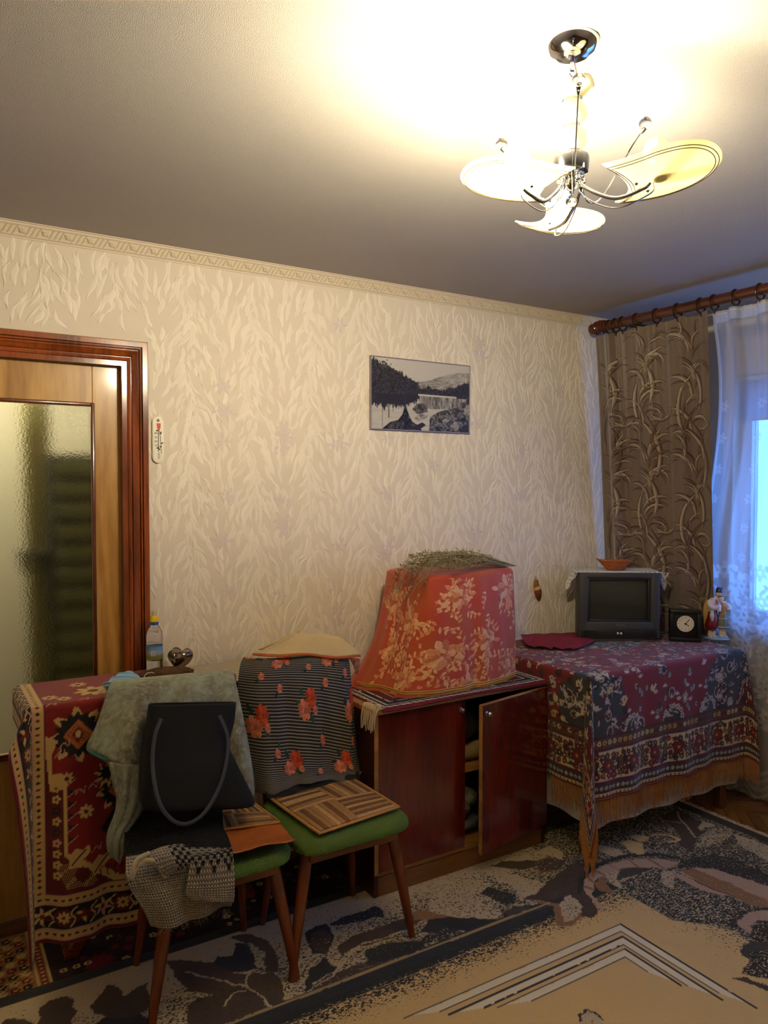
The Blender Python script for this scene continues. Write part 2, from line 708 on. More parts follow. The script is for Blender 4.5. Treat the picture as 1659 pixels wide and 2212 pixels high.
# ================================================================== THE ROOM
D = 2.97        # back wall plane
XW = 3.62       # window wall plane
CZ = 2.50       # ceiling

M_paper = mat('wallpaper_ground', lin(226, 211, 188), 0.75, var=0.06, vscale=5, bump=0.12, bscale=500)
M_leaf = mat('wallpaper_leaf', attr=True, rough=0.6, bump=0.1, bscale=500)
M_ceil = mat('ceiling_paper', lin(170, 162, 152), 0.8, var=0.05, vscale=3, bump=0.30, bscale=420)
M_floor = wood('parquet_base', lin(120, 78, 36), lin(80, 48, 20), rough=0.35, axis=0)
M_plain = mat('plain_wall', lin(205, 195, 178), 0.8)
M_hallwall = mat('hall_wall', lin(205, 203, 188), 0.85, var=0.06, vscale=4)

fl = struct('floor', bx(-1.0, XW, -1.7, D, -0.10, 0.0), M_floor)
M_block = [wood('parquet_block_a', lin(150, 98, 46), lin(112, 68, 28), rough=0.3, axis=0, scale=9),
           wood('parquet_block_b', lin(132, 84, 38), lin(98, 58, 24), rough=0.3, axis=0, scale=9),
           wood('parquet_block_c', lin(164, 112, 56), lin(124, 78, 36), rough=0.3, axis=0, scale=9)]
# herringbone parquet blocks where the rugs leave the floor bare
bl, bw, bh = 0.208, 0.052, 0.005
_bg = box((0, 0, bh / 2), (bl - 0.0015, bw - 0.0015, bh), 0.0008)
pb = [mk('parquet_block', (_bg[0] + WL[fl], _bg[1]), m, fl, smooth=False) for m in M_block]
first = [True] * 3
def bare(x, y):
    if x > 3.19 + (2.335 - y) * 0.16 and 1.55 < y < 2.93 and x < 3.50:
        return True
    return y > 2.62 and x < 0.20 and x > -0.35 and y < 2.88
count = 0
s2 = math.sqrt(0.5)
for i in range(-60, 100):
    for j in range(-30, 40):
        for o in (0, 1):
            # herringbone in its own frame
            px = i * bw + j * 2 * bl + (0 if o == 0 else bl)
            py = i * bw
            if o == 0:
                cxl, cyl, rz = px + bl / 2, py + bw / 2, 0.0
            else:
                cxl, cyl, rz = px + bw / 2, py + bw - bl / 2, PI / 2
            X = (cxl - cyl) * s2 + 1.8
            Y = (cxl + cyl) * s2 - 0.6
            if bare(X, Y) and count < 290:
                k = rnd.randrange(3)
                if first[k]:
                    pb[k].location = (X - WL[fl][0], Y - WL[fl][1], -WL[fl][2] )
                    pb[k].rotation_euler = (0, 0, rz + PI / 4)
                    first[k] = False
                else:
                    copy_part(pb[k], fl, (X - WL[fl][0], Y - WL[fl][1], -WL[fl][2]), rz + PI / 4)
                count += 1

struct('ceiling', bx(-1.0, XW + 0.2, -1.7, D + 0.12, CZ, CZ + 0.1), M_ceil)
wb = struct('wall_back', merge(bx(0.675, XW + 0.2, D, D + 0.12, 0, CZ), bx(-0.16, 0.675, D, D + 0.12, 2.04, CZ), bx(-1.0, -0.16, D, D + 0.12, 0, CZ)), M_paper, smooth=False)
struct('wall_right', merge(bx(XW, XW + 0.2, -1.7, 0.75, 0, CZ), bx(XW, XW + 0.2, 2.42, D, 0, CZ), bx(XW, XW + 0.2, 0.75, 2.42, 0, 0.88), bx(XW, XW + 0.2, 0.75, 2.42, 2.15, CZ)), M_paper, smooth=False)
struct('wall_left', bx(-1.1, -1.0, -1.7, D + 0.12, 0, CZ), M_paper)
struct('wall_front', bx(-1.0, XW, -1.8, -1.7, 0, CZ), M_paper)

# embossed leaves of the wallpaper: low relief, too many to count
def wall_surf(u, v):
    P = np.stack([u, np.full_like(u, D), v], -1)
    return P, np.broadcast_to(np.array([0.0, -1.0, 0.0]), P.shape)
items = []
lc = np.array(lin(233, 219, 197)); le = np.array(lin(240, 227, 206)); lg = np.array(lin(214, 199, 186)); lp = np.array(lin(222, 206, 190))
zrow = 0.24
row = 0
while zrow < 2.45:
    x = 0.10 + (row % 2) * 0.016
    while x < 3.30:
        u = x + rnd.uniform(-0.007, 0.007)
        v = zrow + rnd.uniform(-0.03, 0.03)
        if not (u < 0.775 and v < 2.14) and v < 2.37:
            ph = (u / 0.265 + 0.5 * math.floor(v / 0.45) * 0.0) * 2 * PI
            lean_ = 0.42 * math.sin(ph) + 0.18 * math.sin(2 * PI * v / 0.31 + ph)
            L = rnd.uniform(0.06, 0.14)
            w = rnd.uniform(0.011, 0.021)
            d = rnd.uniform(0.0003, 0.0007)
            k = rnd.uniform(0.95, 1.04)
            items.append((leaf_uv(u, v, L, PI / 2 - lean_ + rnd.uniform(-0.12, 0.12), rnd.uniform(-0.5, 0.5), w, n=8, s2=rnd.choice((-1, 1)) * rnd.uniform(0.15, 0.5)),
                          d, d + rnd.uniform(0.0012, 0.0024), (le * k, lc * k, le * k)))
        x += rnd.uniform(0.022, 0.033)
    zrow += 0.058
    row += 1
for i in range(62):        # faint grey-pink blossoms between the leaves
    u, v = rnd.uniform(0.85, 3.2), rnd.uniform(0.6, 2.3)
    u = round(u / 0.265) * 0.265 + rnd.uniform(-0.02, 0.02)
    for k in range(6):
        items.append((leaf_uv(u, v, rnd.uniform(0.03, 0.05), k * 1.05 + rnd.uniform(-0.3, 0.3), 0.5, rnd.uniform(0.014, 0.022), n=8), 0.0012, 0.0022, (lp, lg, lp)))
g, c = leaves_on(wall_surf, items)
mk('leaf_relief', g, M_leaf, wb, col=c, kind='stuff')

# ceiling cornice: moulded strip with twisted strands and rosettes
M_corn = mat('cornice', lin(216, 200, 172), 0.6, bump=0.1, bscale=200)
M_corn2 = mat('cornice_relief', lin(205, 186, 154), 0.55, bump=0.15, bscale=300)
prof = [(0.0, 0.052), (0.004, 0.052), (0.004, 0.046), (0.010, 0.043), (0.022, 0.014), (0.028, 0.010), (0.028, 0.005), (0.034, 0.003), (0.034, 0.0)]
P = np.array([[(x, D - a, CZ - b) for a, b in prof] for x in (-0.99, XW)])
tr = struct('trim_1', grid(P), M_corn, angle=25)
strand = mk('cornice_strand', tube(cr([(-0.011, D - 0.0085, CZ - 0.042), (-0.002, D - 0.0155, CZ - 0.033), (0.003, D - 0.019, CZ - 0.022), (0.011, D - 0.0255, CZ - 0.012)], 3), [0.0016, 0.003, 0.003, 0.0016], 5), M_corn2, tr)
ros = mk('cornice_rosette', merge(ball((0, D - 0.017, CZ - 0.0275), 0.0085, 10, 6, (1.25, 0.5, 1)), ball((0.009, D - 0.015, CZ - 0.0335), 0.0035, 6, 4), ball((-0.009, D - 0.020, CZ - 0.0215), 0.0035, 6, 4)), M_corn2, tr)
k = 0
x = 0.12
used = [0, 0]
while x < 3.3:
    which = 1 if k % 4 == 3 else 0
    src = (strand, ros)[which]
    if used[which] == 0:
        src.location.x = x
        used[which] = 1
    else:
        copy_part(src, tr, (x, 0, 0))
    x += 0.017 if which == 0 else 0.021
    if (k + 1) % 4 == 3: x += 0.004
    k += 1

# ------------------------------------------------------------------ door in the back wall
M_oak = wood('door_oak', lin(196, 148, 74), lin(158, 108, 44), rough=0.35, scale=5.0, axis=2, rings=4)
M_oakh = wood('door_oak_rail', lin(196, 148, 74), lin(158, 108, 44), rough=0.35, scale=5.0, axis=2, rings=4)
M_mahog = wood('varnished_pine', lin(150, 72, 24), lin(98, 42, 14), rough=0.18, scale=7, axis=2, coat=0.7)
M_bead = wood('bead_wood', lin(108, 52, 20), lin(72, 32, 12), rough=0.25, scale=8, axis=2, coat=0.5)
xi, zi, xl = 0.675, 2.042, -0.16
prof = [(-0.012, -0.05), (-0.012, 0.012), (0.006, 0.012), (0.008, 0.017), (0.014, 0.019), (0.020, 0.017), (0.0215, 0.006), (0.0235, 0.006), (0.025, 0.014), (0.040, 0.020), (0.043, 0.023), (0.047, 0.024), (0.0485, 0.012), (0.0505, 0.012), (0.052, 0.024), (0.057, 0.025), (0.0585, 0.012), (0.0605, 0.012), (0.062, 0.026), (0.080, 0.026), (0.083, 0.022), (0.083, 0.0)]
P = np.array([[(xi + o, D - h, 0.0) for o, h in prof], [(xi + o, D - h, zi + o) for o, h in prof], [(xl - o, D - h, zi + o) for o, h in prof], [(xl - o, D - h, 0.0) for o, h in prof]])
struct('trim_2', grid(P), M_mahog, angle=30)
dy0, dy1 = 3.000, 3.040
door = struct('door_1', merge(bx(0.565, 0.668, dy0, dy1, 0.01, 2.035, 0.002), bx(-0.155, -0.05, dy0, dy1, 0.01, 2.035, 0.002)), M_oak, smooth=False)
mk('top_rail', bx(-0.05, 0.565, dy0 + 0.0005, dy1, 1.885, 2.035, 0.002), M_oakh, door, smooth=False)
mk('lower_panel', bx(-0.05, 0.565, dy0 + 0.001, dy1, 0.01, 0.612, 0.002), M_oak, door, smooth=False)
mk('panel_moulding', merge(bx(-0.05, 0.565, dy0 - 0.010, dy0 + 0.002, 0.595, 0.610, 0.004, 2), bx(-0.05, 0.565, dy0 - 0.006, dy0 + 0.002, 0.610, 0.618, 0.002)), M_bead, door)
gx0, gx1, gz0, gz1 = -0.05, 0.560, 0.618, 1.878
mk('glazing_bead', merge(bx(gx1 - 0.003, gx1 + 0.012, dy0 - 0.008, dy0 + 0.004, gz0, gz1 + 0.012, 0.004, 2), bx(gx0, gx1, dy0 - 0.008, dy0 + 0.004, gz1 - 0.003, gz1 + 0.012, 0.004, 2)), M_bead, door)
# rippled glass pane
m = mat('rippled_glass', (0.90, 0.92, 0.84), 0.11, trans=1.0, ior=1.3, bump=0.14, bscale=170, spec=0.45)
mk('glass_pane', bx(gx0, gx1 + 0.004, dy0 + 0.012, dy0 + 0.017, gz0, gz1 + 0.006), m, door, smooth=False)

# the hallway behind the glass
struct('floor_hall', bx(-1.0, 1.6, D, 4.5, -0.1, 0), M_floor)
struct('wall_hall', merge(bx(-1.0, 1.6, 4.4, 4.5, 0, CZ), bx(1.5, 1.6, D + 0.12, 4.4, 0, CZ), bx(-1.1, -1.0, D + 0.12, 4.5, 0, CZ)), M_hallwall, smooth=False)
struct('ceiling_hall', bx(-1.0, 1.6, D + 0.12, 4.5, CZ, CZ + 0.1), M_hallwall)
M_slat = mat('ribbed_panel', lin(84, 90, 58), 0.6)
M_slat2 = mat('ribbed_panel_back', lin(30, 33, 22), 0.7)
t = thing('louvred_cupboard', 'dark green louvred cupboard blurred behind the rippled door glass', 'cupboard', (0.86, 3.62, 0))
mk('carcass', bx(0.50, 1.22, 3.57, 3.90, 0.0, 1.72, 0.004), M_slat2, t, smooth=False)
for i in range(17):
    zc = 0.12 + i * 0.094
    mk('slat', bx(0.515, 1.205, 3.548, 3.572, zc, zc + 0.070, 0.010, 2), M_slat, t)
t = thing('wall_shelf', 'small dark shelf on the hall wall seen blurred through the glass', 'shelf', (0.30, 3.9, 1.28))
mk('board', bx(0.37, 0.49, 3.58, 3.70, 1.27, 1.295, 0.003), mat('shelf_dark', lin(45, 46, 36), 0.5), t, smooth=False)
mk('bracket', bx(0.385, 0.40, 3.62, 3.70, 1.20, 1.27, 0.003), MATS['shelf_dark'], t, smooth=False)
mk('bracket', bx(0.46, 0.475, 3.62, 3.70, 1.20, 1.27, 0.003), MATS['shelf_dark'], t, smooth=False)
u = np.linspace(0, 1, 60); v = np.linspace(0, 1, 12)
UU, VV = np.meshgrid(u, v)
P = np.stack([0.40 + UU * 0.12 + 0.03 * VV * (1 - UU), 3.74 + 0.012 * np.sin(UU * 40), 0.12 + 1.85 * (1 - VV)], -1)
o = mk('hall_curtain', grid(P), mat('hall_curtain_cloth', lin(150, 146, 96), 0.85), solid=0.002)
tag(o, 'narrow yellowish curtain hanging beside the green cupboard behind the glass', 'curtain')
ld = bpy.data.lights.new('hall_fill_light', 'POINT')  # added point light with no fixture, brightens the hall behind the glass
ld.energy = HALL_LIGHT
ld.color = (1.0, 0.86, 0.60)
ld.shadow_soft_size = 0.12
lo = bpy.data.objects.new('hall_fill_light', ld)
lo.location = (0.1, 3.75, 2.2)
COL.objects.link(lo)

# ------------------------------------------------------------------ window in the right wall
M_white = mat('window_paint', lin(225, 225, 225), 0.35)
M_glass = mat('window_glass', (0.97, 0.98, 1.0), 0.0, trans=1.0, ior=1.01, spec=0.2)
w = struct('window_1', merge(bx(XW + 0.07, XW + 0.13, 0.75, 0.81, 0.88, 2.15), bx(XW + 0.07, XW + 0.13, 2.36, 2.42, 0.88, 2.15), bx(XW + 0.07, XW + 0.13, 0.81, 2.36, 0.88, 0.94), bx(XW + 0.07, XW + 0.13, 0.81, 2.36, 2.09, 2.15),
                             bx(XW + 0.06, XW + 0.13, 1.62, 1.70, 0.94, 2.09)), M_white, smooth=False)
mk('pane', bx(XW + 0.098, XW + 0.102, 1.70, 2.36, 0.94, 2.09), M_glass, w, smooth=False)
mk('pane', bx(XW + 0.098, XW + 0.102, 0.81, 1.62, 0.94, 2.09), M_glass, w, smooth=False)
mk('sill', bx(XW - 0.06, XW + 0.07, 0.72, 2.45, 0.85, 0.88, 0.004), M_white, w, smooth=False)
bld = thing('added_window_blind', 'pale translucent blind added to dim the top of the window behind the lace', 'blind', (XW + 0.03, 1.58, 1.92))  # invented blind, added to dim the sky light across the window top
mk('added_blind_cloth', bx(XW + 0.028, XW + 0.030, 0.77, 2.40, 1.925, 2.13), mat('added_blind_cloth', lin(200, 200, 205), 0.8, transl=0.55), bld, smooth=False)
mk('added_roller', tube([(XW + 0.03, 0.76, 2.135), (XW + 0.03, 2.41, 2.135)], 0.014, 10), M_white, bld)
mk('added_bar', bx(XW + 0.024, XW + 0.034, 0.77, 2.40, 1.915, 1.927, 0.002), M_white, bld, smooth=False)

# ================================================================== RUGS
K_, B_, C_, T_, O_, P_, G_ = lin(24, 25, 24), lin(72, 52, 34), lin(206, 184, 142), lin(226, 190, 122), lin(150, 106, 62), lin(192, 158, 128), lin(62, 58, 46)
PAL = dict(K=K_, B=B_, C=C_, T=T_, O=O_, P=P_, G=G_)
RUG_ART = [
 ('p','B','K',0.2,[(0.273,2.378),(0.288,2.436),(0.321,2.463),(0.361,2.462),(0.381,2.416),(0.382,2.371),(0.366,2.336),(0.352,2.271),(0.264,2.325)]),
 ('p','B','K',0.2,[(0.189,2.436),(0.219,2.436),(0.253,2.403),(0.27,2.37),(0.262,2.308),(0.157,2.373)]),
 ('p','K','B',0.3,[(0.41,2.286),(0.441,2.297),(0.505,2.257),(0.541,2.254),(0.562,2.216),(0.541,2.137),(0.392,2.228)]),
 ('p','B','K',0.2,[(0.421,2.374),(0.436,2.385),(0.463,2.41),(0.487,2.452),(0.507,2.436),(0.521,2.395),(0.513,2.372),(0.536,2.372),(0.558,2.386),(0.593,2.39),(0.583,2.343),(0.581,2.296),(0.568,2.263),(0.541,2.254),(0.505,2.257),(0.456,2.281),(0.427,2.337)]),
 ('p','B','K',0.2,[(0.672,2.472),(0.716,2.453),(0.77,2.407),(0.854,2.348),(0.792,2.179),(0.721,2.255),(0.69,2.298),(0.677,2.365),(0.676,2.418)]),
 ('p','K','B',0.2,[(0.665,2.217),(0.706,2.233),(0.765,2.217),(0.741,2.082),(0.69,2.046),(0.684,2.141)]),
 ('p','B','K',0.35,[(0.73,2.44),(0.806,2.375),(0.831,2.307),(0.882,2.259),(0.951,2.233),(0.957,2.179),(0.929,2.084),(0.88,2.08),(0.761,2.077),(0.645,2.079),(0.662,2.218),(0.75,2.225),(0.684,2.289)]),
 ('p','K','B',0.1,[(0.905,2.445),(0.938,2.415),(0.936,2.331),(0.917,2.272),(0.887,2.273),(0.831,2.307),(0.806,2.375),(0.832,2.405),(0.874,2.383)]),
 ('p','B','K',0.2,[(0.896,2.485),(0.934,2.487),(0.973,2.463),(1.003,2.405),(1.002,2.328),(0.967,2.223),(0.935,2.243),(0.917,2.272),(0.944,2.364),(0.937,2.425)]),
 ('p','C','B',0.5,[(0.945,2.42),(0.969,2.348),(0.938,2.25),(0.92,2.279),(0.931,2.344)]),
 ('p','K','B',0.3,[(1.141,2.37),(1.187,2.394),(1.222,2.383),(1.223,2.33),(1.191,2.269),(1.141,2.215),(1.107,2.254),(1.119,2.323)]),
 ('p','B','T',0.2,[(1.154,2.351),(1.188,2.362),(1.206,2.319),(1.183,2.274),(1.146,2.22),(1.122,2.264),(1.122,2.302)]),
 ('p','K','C',0.2,[(1.235,2.374),(1.292,2.393),(1.435,2.384),(1.448,2.354),(1.423,2.313),(1.359,2.33),(1.227,2.359)]),
 ('p','B','K',0.35,[(1.196,2.247),(1.267,2.272),(1.354,2.27),(1.444,2.267),(1.574,2.264),(1.547,2.225),(1.432,2.201),(1.366,2.191),(1.23,2.206),(1.178,2.182)]),
 ('p','K','B',0.3,[(1.002,2.102),(1.061,2.183),(1.129,2.213),(1.131,2.175),(1.141,2.134),(1.037,2.113),(0.997,2.081)]),
 ('p','B','C',0.25,[(1.027,2.103),(1.103,2.122),(1.22,2.12),(1.31,2.102),(1.351,2.076),(1.148,2.078),(1.008,2.074)]),
 ('p','K','C',0.15,[(1.256,2.172),(1.361,2.165),(1.472,2.116),(1.434,2.062),(1.355,2.083),(1.229,2.097)]),
 ('l','C',0.007,0,[(0.716,2.378),(0.774,2.308),(0.853,2.21),(0.868,2.152),(0.882,2.083)]),
 ('l','C',0.007,0,[(0.853,2.21),(0.859,2.239),(0.894,2.264)]),
 ('l','C',0.007,0,[(0.845,2.19),(0.806,2.199),(0.76,2.161)]),
 ('l','C',0.006,0,[(1.152,2.153),(1.263,2.215),(1.37,2.199),(1.432,2.201)]),
 ('l','C',0.006,0,[(1.148,2.147),(1.224,2.127)]),
 ('l','C',0.006,0,[(1.038,2.096),(1.101,2.107),(1.148,2.147),(1.14,2.192)]),
 ('p','B','K',0.4,[(2.024,2.161),(2.068,2.175),(2.289,2.236),(2.395,2.194),(2.351,2.141),(2.245,2.129),(2.175,2.068),(2.152,2.004),(2.133,1.94),(2.077,1.911),(2.033,1.938),(2.102,2.064),(2.004,2.076),(1.93,2.15)]),
 ('p','O','B',0.15,[(1.935,2.123),(1.972,2.105),(2.001,2.073),(2.026,2.043),(2.102,2.064),(2.085,1.988),(2.037,1.936),(2.013,1.924),(1.961,1.913),(1.912,1.939),(1.957,2.003),(1.996,2.043)]),
 ('p','C','K',0.4,[(2.02,2.037),(2.108,2.07),(2.087,1.977),(1.995,1.935),(1.952,1.944)]),
 ('p','C','K',0.35,[(1.986,2.399),(2.007,2.364),(2.024,2.298),(2.092,2.181),(1.997,2.138),(1.93,2.15),(1.97,2.236),(1.93,2.281)]),
 ('p','K','C',0.25,[(1.805,2.286),(1.88,2.27),(1.935,2.176),(1.887,2.128),(1.843,2.137),(1.829,2.222)]),
 ('p','C','B',0.05,[(1.629,2.409),(1.679,2.409),(1.658,2.367)]),
 ('p','C','B',0.05,[(1.723,2.408),(1.781,2.404),(1.77,2.359),(1.727,2.385)]),
 ('p','C','K',0.45,[(1.634,2.341),(1.843,2.356),(1.921,2.276),(1.783,2.25),(1.791,2.096),(1.75,2.086),(1.672,2.151),(1.637,2.181),(1.586,2.249)]),
 ('p','C','B',0.1,[(2.069,2.4),(2.19,2.398),(2.169,2.339)]),
 ('p','B','K',0.3,[(1.986,2.399),(2.066,2.397),(2.174,2.336),(2.14,2.293),(2.07,2.314)]),
 ('p','C','B',0.2,[(2.222,2.396),(2.316,2.401),(2.336,2.351),(2.29,2.27),(2.256,2.339)]),
 ('p','B','C',0.3,[(2.162,2.338),(2.249,2.331),(2.283,2.263),(2.213,2.226),(2.138,2.25)]),
 ('p','O','B',0.2,[(1.531,2.283),(1.572,2.267),(1.606,2.218),(1.63,2.186),(1.588,2.194),(1.548,2.21),(1.505,2.236)]),
 ('p','K','G',0.1,[(1.548,2.21),(1.634,2.184),(1.771,2.072),(1.817,2.107),(1.858,2.109),(1.915,2.101),(1.988,2.047),(1.797,2.057),(1.688,2.063),(1.584,2.103),(1.481,2.157)]),
 ('p','G','C',0.12,[(1.817,2.107),(1.869,2.121),(1.938,2.069),(1.988,2.047),(1.8,2.055)]),
 ('p','K','C',0.4,[(1.462,2.129),(1.576,2.141),(1.607,2.08),(1.516,2.08),(1.46,2.098)]),
 ('l','K',0.02,0,[(2.151,2.062),(2.224,2.12),(2.337,2.171),(2.464,2.173),(2.577,2.152),(2.666,2.103),(2.715,2.019)]),
 ('p','P','O',0.12,[(2.241,2.12),(2.315,2.15),(2.417,2.156),(2.506,2.141),(2.594,2.105),(2.661,2.052),(2.681,2.005),(2.652,1.999),(2.595,2.006),(2.538,2.047),(2.472,2.093),(2.432,2.101),(2.397,2.089),(2.334,2.106),(2.267,2.093),(2.184,2.022),(2.146,1.926),(2.134,1.929),(2.168,2.042),(2.205,2.09)]),
 ('l','O',0.012,0,[(2.267,2.136),(2.254,2.081)]),
 ('l','O',0.012,0,[(2.335,2.15),(2.334,2.106)]),
 ('l','O',0.012,0,[(2.421,2.153),(2.42,2.103)]),
 ('l','O',0.012,0,[(2.515,2.136),(2.506,2.069)]),
 ('l','O',0.012,0,[(2.601,2.099),(2.589,2.013)]),
 ('l','O',0.012,0,[(2.201,2.082),(2.21,2.046)]),
 ('p','G','K',0.1,[(2.351,2.042),(2.387,2.074),(2.436,2.093),(2.488,2.077),(2.55,2.028),(2.47,2.033)]),
 ('l','C',0.006,0,[(2.347,2.039),(2.47,2.033),(2.55,2.028)]),
 ('p','C','K',0.45,[(2.334,2.106),(2.42,2.097),(2.354,2.051),(2.315,1.982),(2.305,2.008),(2.315,2.064)]),
 ('p','O','B',0.3,[(2.247,2.074),(2.323,2.102),(2.296,2.065),(2.273,1.997),(2.252,1.99),(2.223,2.028)]),
 ('p','K','C',0.3,[(2.644,1.982),(2.715,2.019),(2.813,1.994),(2.91,1.923),(2.892,1.752),(2.815,1.705),(2.758,1.9),(2.709,1.942)]),
 ('p','P','O',0.2,[(2.572,1.949),(2.595,1.956),(2.709,1.942),(2.758,1.9),(2.815,1.705),(2.817,1.594),(2.738,1.549),(2.672,1.617),(2.635,1.649),(2.613,1.749),(2.574,1.822),(2.568,1.924)]),
 ('p','O','P',0.3,[(2.628,1.953),(2.689,1.943),(2.726,1.65),(2.738,1.549),(2.672,1.617),(2.635,1.649),(2.624,1.722),(2.604,1.844)]),
 ('p','P','O',0,[(2.572,1.949),(2.595,1.951),(2.604,1.844),(2.624,1.722),(2.605,1.753),(2.566,1.827)]),
 ('l','P',0.008,0,[(2.705,1.944),(2.71,1.789),(2.718,1.645)]),
 ('l','K',0.005,0,[(2.602,1.95),(2.612,1.845),(2.628,1.72)]),
 ('p','C','K',0.45,[(2.559,2.001),(2.615,1.977),(2.556,1.937),(2.477,1.882),(2.476,1.913),(2.508,1.966)]),
 ('p','K','C',0.35,[(2.467,1.636),(2.54,1.652),(2.628,1.635),(2.672,1.617),(2.65,1.603),(2.569,1.634),(2.488,1.622),(2.458,1.598),(2.437,1.611)]),
 ('p','P','O',0.3,[(2.495,1.627),(2.569,1.634),(2.631,1.619),(2.701,1.571),(2.671,1.51),(2.556,1.589),(2.5,1.581),(2.458,1.54),(2.454,1.551),(2.465,1.602)]),
 ('p','K','T',0.4,[(2.556,1.589),(2.671,1.51),(2.559,1.446),(2.436,1.514),(2.46,1.555)]),
 ('p','G','K',0.05,[(2.331,1.508),(2.38,1.525),(2.426,1.516),(2.552,1.442),(2.5,1.412),(2.392,1.486),(2.351,1.489),(2.319,1.464),(2.319,1.493)]),
 ('p','K','T',0.45,[(2.319,1.464),(2.351,1.489),(2.392,1.486),(2.5,1.412),(2.35,1.325),(2.261,1.387),(2.237,1.436)]),
 ('p','B','K',0.2,[(2.175,1.44),(2.228,1.414),(2.24,1.366),(2.263,1.275),(2.242,1.263),(2.213,1.357),(2.207,1.4)]),
 ('p','B','K',0.3,[(2.976,2.337),(3.121,2.356),(3.094,2.22),(3.097,2.204),(3.03,2.174),(2.996,2.125),(2.933,2.11),(2.798,2.04),(2.829,2.134),(2.906,2.18),(2.952,2.279)]),
 ('p','C','B',0.05,[(3.106,2.213),(3.12,2.147),(3.057,2.157),(3.01,2.144),(3.037,2.176)]),
 ('p','C','K',0.6,[(2.996,2.125),(3.103,2.129),(3.151,2.085),(3.083,2.045),(2.982,2.028),(2.861,2.051)]),
 ('l','C',0.008,0,[(3.098,2.339),(3.023,2.25),(2.939,2.12)]),
 ('l','C',0.008,0,[(2.848,2.059),(2.979,2.095),(3.066,2.068)]),
 ('l','C',0.006,0,[(2.963,2.301),(3.007,2.245)]),
 ('p','K','B',0.05,[(2.949,1.972),(2.958,1.917),(2.892,1.752),(2.857,1.731),(2.935,1.86)]),
 ('p','C','K',0.4,[(3.113,2.053),(3.14,1.905),(3.121,1.769),(2.988,1.693),(3.001,1.819),(3.036,1.969)]),
 ('p','T','K',0.15,[(2.703,2.285),(2.762,2.256),(2.761,2.229),(2.711,2.207),(2.685,2.23)]),
 ('p','T','K',0.15,[(2.61,2.256),(2.663,2.257),(2.689,2.208),(2.619,2.138),(2.585,2.147),(2.597,2.226)]),
 ('p','C','K',0.35,[(2.51,2.292),(2.567,2.219),(2.539,2.175),(2.48,2.187),(2.474,2.252)]),
 ('l','T',0.014,0,[(2.798,2.234),(2.851,2.2),(2.862,2.153),(2.825,2.137),(2.799,2.16)]),
 ('p','C','B',0.3,[(1.64,1.568),(1.68,1.579),(1.696,1.557),(1.69,1.52),(1.635,1.465),(1.573,1.503)]),
 ('l','K',0.008,0,[(1.622,1.55),(1.647,1.57),(1.683,1.577),(1.694,1.555),(1.69,1.52)]),
]

A = Art(0.02, 3.21, 1.02, 2.55, 0.0045)
U, V = A.U, A.V
A.C[..., :3] = T_
A.D[...] = K_
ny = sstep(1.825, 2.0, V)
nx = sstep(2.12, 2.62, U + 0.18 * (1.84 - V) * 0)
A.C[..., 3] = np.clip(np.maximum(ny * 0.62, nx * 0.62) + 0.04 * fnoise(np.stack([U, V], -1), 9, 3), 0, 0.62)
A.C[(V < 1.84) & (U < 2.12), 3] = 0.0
m_ = (V > 2.0) & (V <= 2.085)
A.C[m_, :3] = lin(32, 35, 34); A.C[m_, 3] = 0
m_ = (V > 1.985) & (V <= 2.02) & (U < 2.05)
A.C[m_, :3] = K_; A.D[m_] = T_; A.C[m_, 3] = (0.3 * sstep(2.02, 1.985, V))[m_]
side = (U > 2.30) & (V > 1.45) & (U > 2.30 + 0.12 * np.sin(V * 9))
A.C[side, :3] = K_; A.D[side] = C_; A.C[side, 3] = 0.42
band = (V > 2.085) & (V < 2.505)
A.C[band, :3] = C_; A.D[band] = K_
A.C[band, 3] = (0.10 + 0.30 * sstep(2.46, 2.25, V) + 0.12 * sstep(1.0, 1.6, U) + 0.06 * fnoise(np.stack([U, V], -1), 14, 8))[band]
m_ = band & (U > 2.25)
A.C[m_, :3] = K_; A.D[m_] = C_; A.C[m_, 3] = 0.45
A.fill(lin(26, 27, 25), V >= 2.505)
_wx, _wy = 0.006 * vnoise(U, V, 30, 41) , 0.006 * vnoise(U, V, 30, 77)
A.U, A.V = U + _wx, V + _wy
for k, c, b, a, P in RUG_ART:
    if k == 'p':
        A.poly(P, PAL[c], PAL[b], a * 0.72)
    else:
        A.line(P, b, PAL[c])
A.U, A.V = U + 0.15 * _wx, V + 0.15 * _wy
A.line([(0.0, 2.083), (2.0, 2.066)], 0.012, lin(176, 150, 96))
# nested chevrons
for (ax, ay, lx, ry) in ((2.105, 1.818, 1.225, 1.345), (2.052, 1.762, 1.345, 1.42), (2.002, 1.710, 1.49, 1.53)):
    A.line([(lx - 0.03, ay + 0.012), (ax + 0.013, ay + 0.012), (ax + 0.013, ry - 0.03)], 0.008, K_)
    A.poly([(lx, ay + 0.008), (ax + 0.009, ay + 0.008), (ax + 0.009, ry), (ax - 0.017, ry + 0.06), (ax - 0.017, ay - 0.017), (lx + 0.07, ay - 0.017)], lin(240, 226, 190))
    A.line([(lx + 0.08, ay - 0.020), (ax - 0.020, ay - 0.020), (ax - 0.020, ry + 0.07)], 0.006, K_)
A.U, A.V = U, V
edge = 3.186 + (2.335 - V) * 0.02
A.fill(lin(24, 24, 22), (U > edge - 0.035) & (V < 2.52))
M_rug = mat('rug_pile', attr=True, rough=0.95, speck=115, bump=0.5, bscale=420, sheen=0.15)
n, m = U.shape
zz = 0.0125 + 0.0008 * fnoise(np.stack([U, V], -1), 5, 2)
P = np.stack([U, V, zz], -1)
rug = thing('floor_rug', 'large tan and black leaf patterned rug with white chevrons on the parquet floor', 'rug', (1.6, 1.6, 0))
c1, c2 = A.cols()
mk('pile', grid(P), M_rug, rug, col=c1, col2=c2)
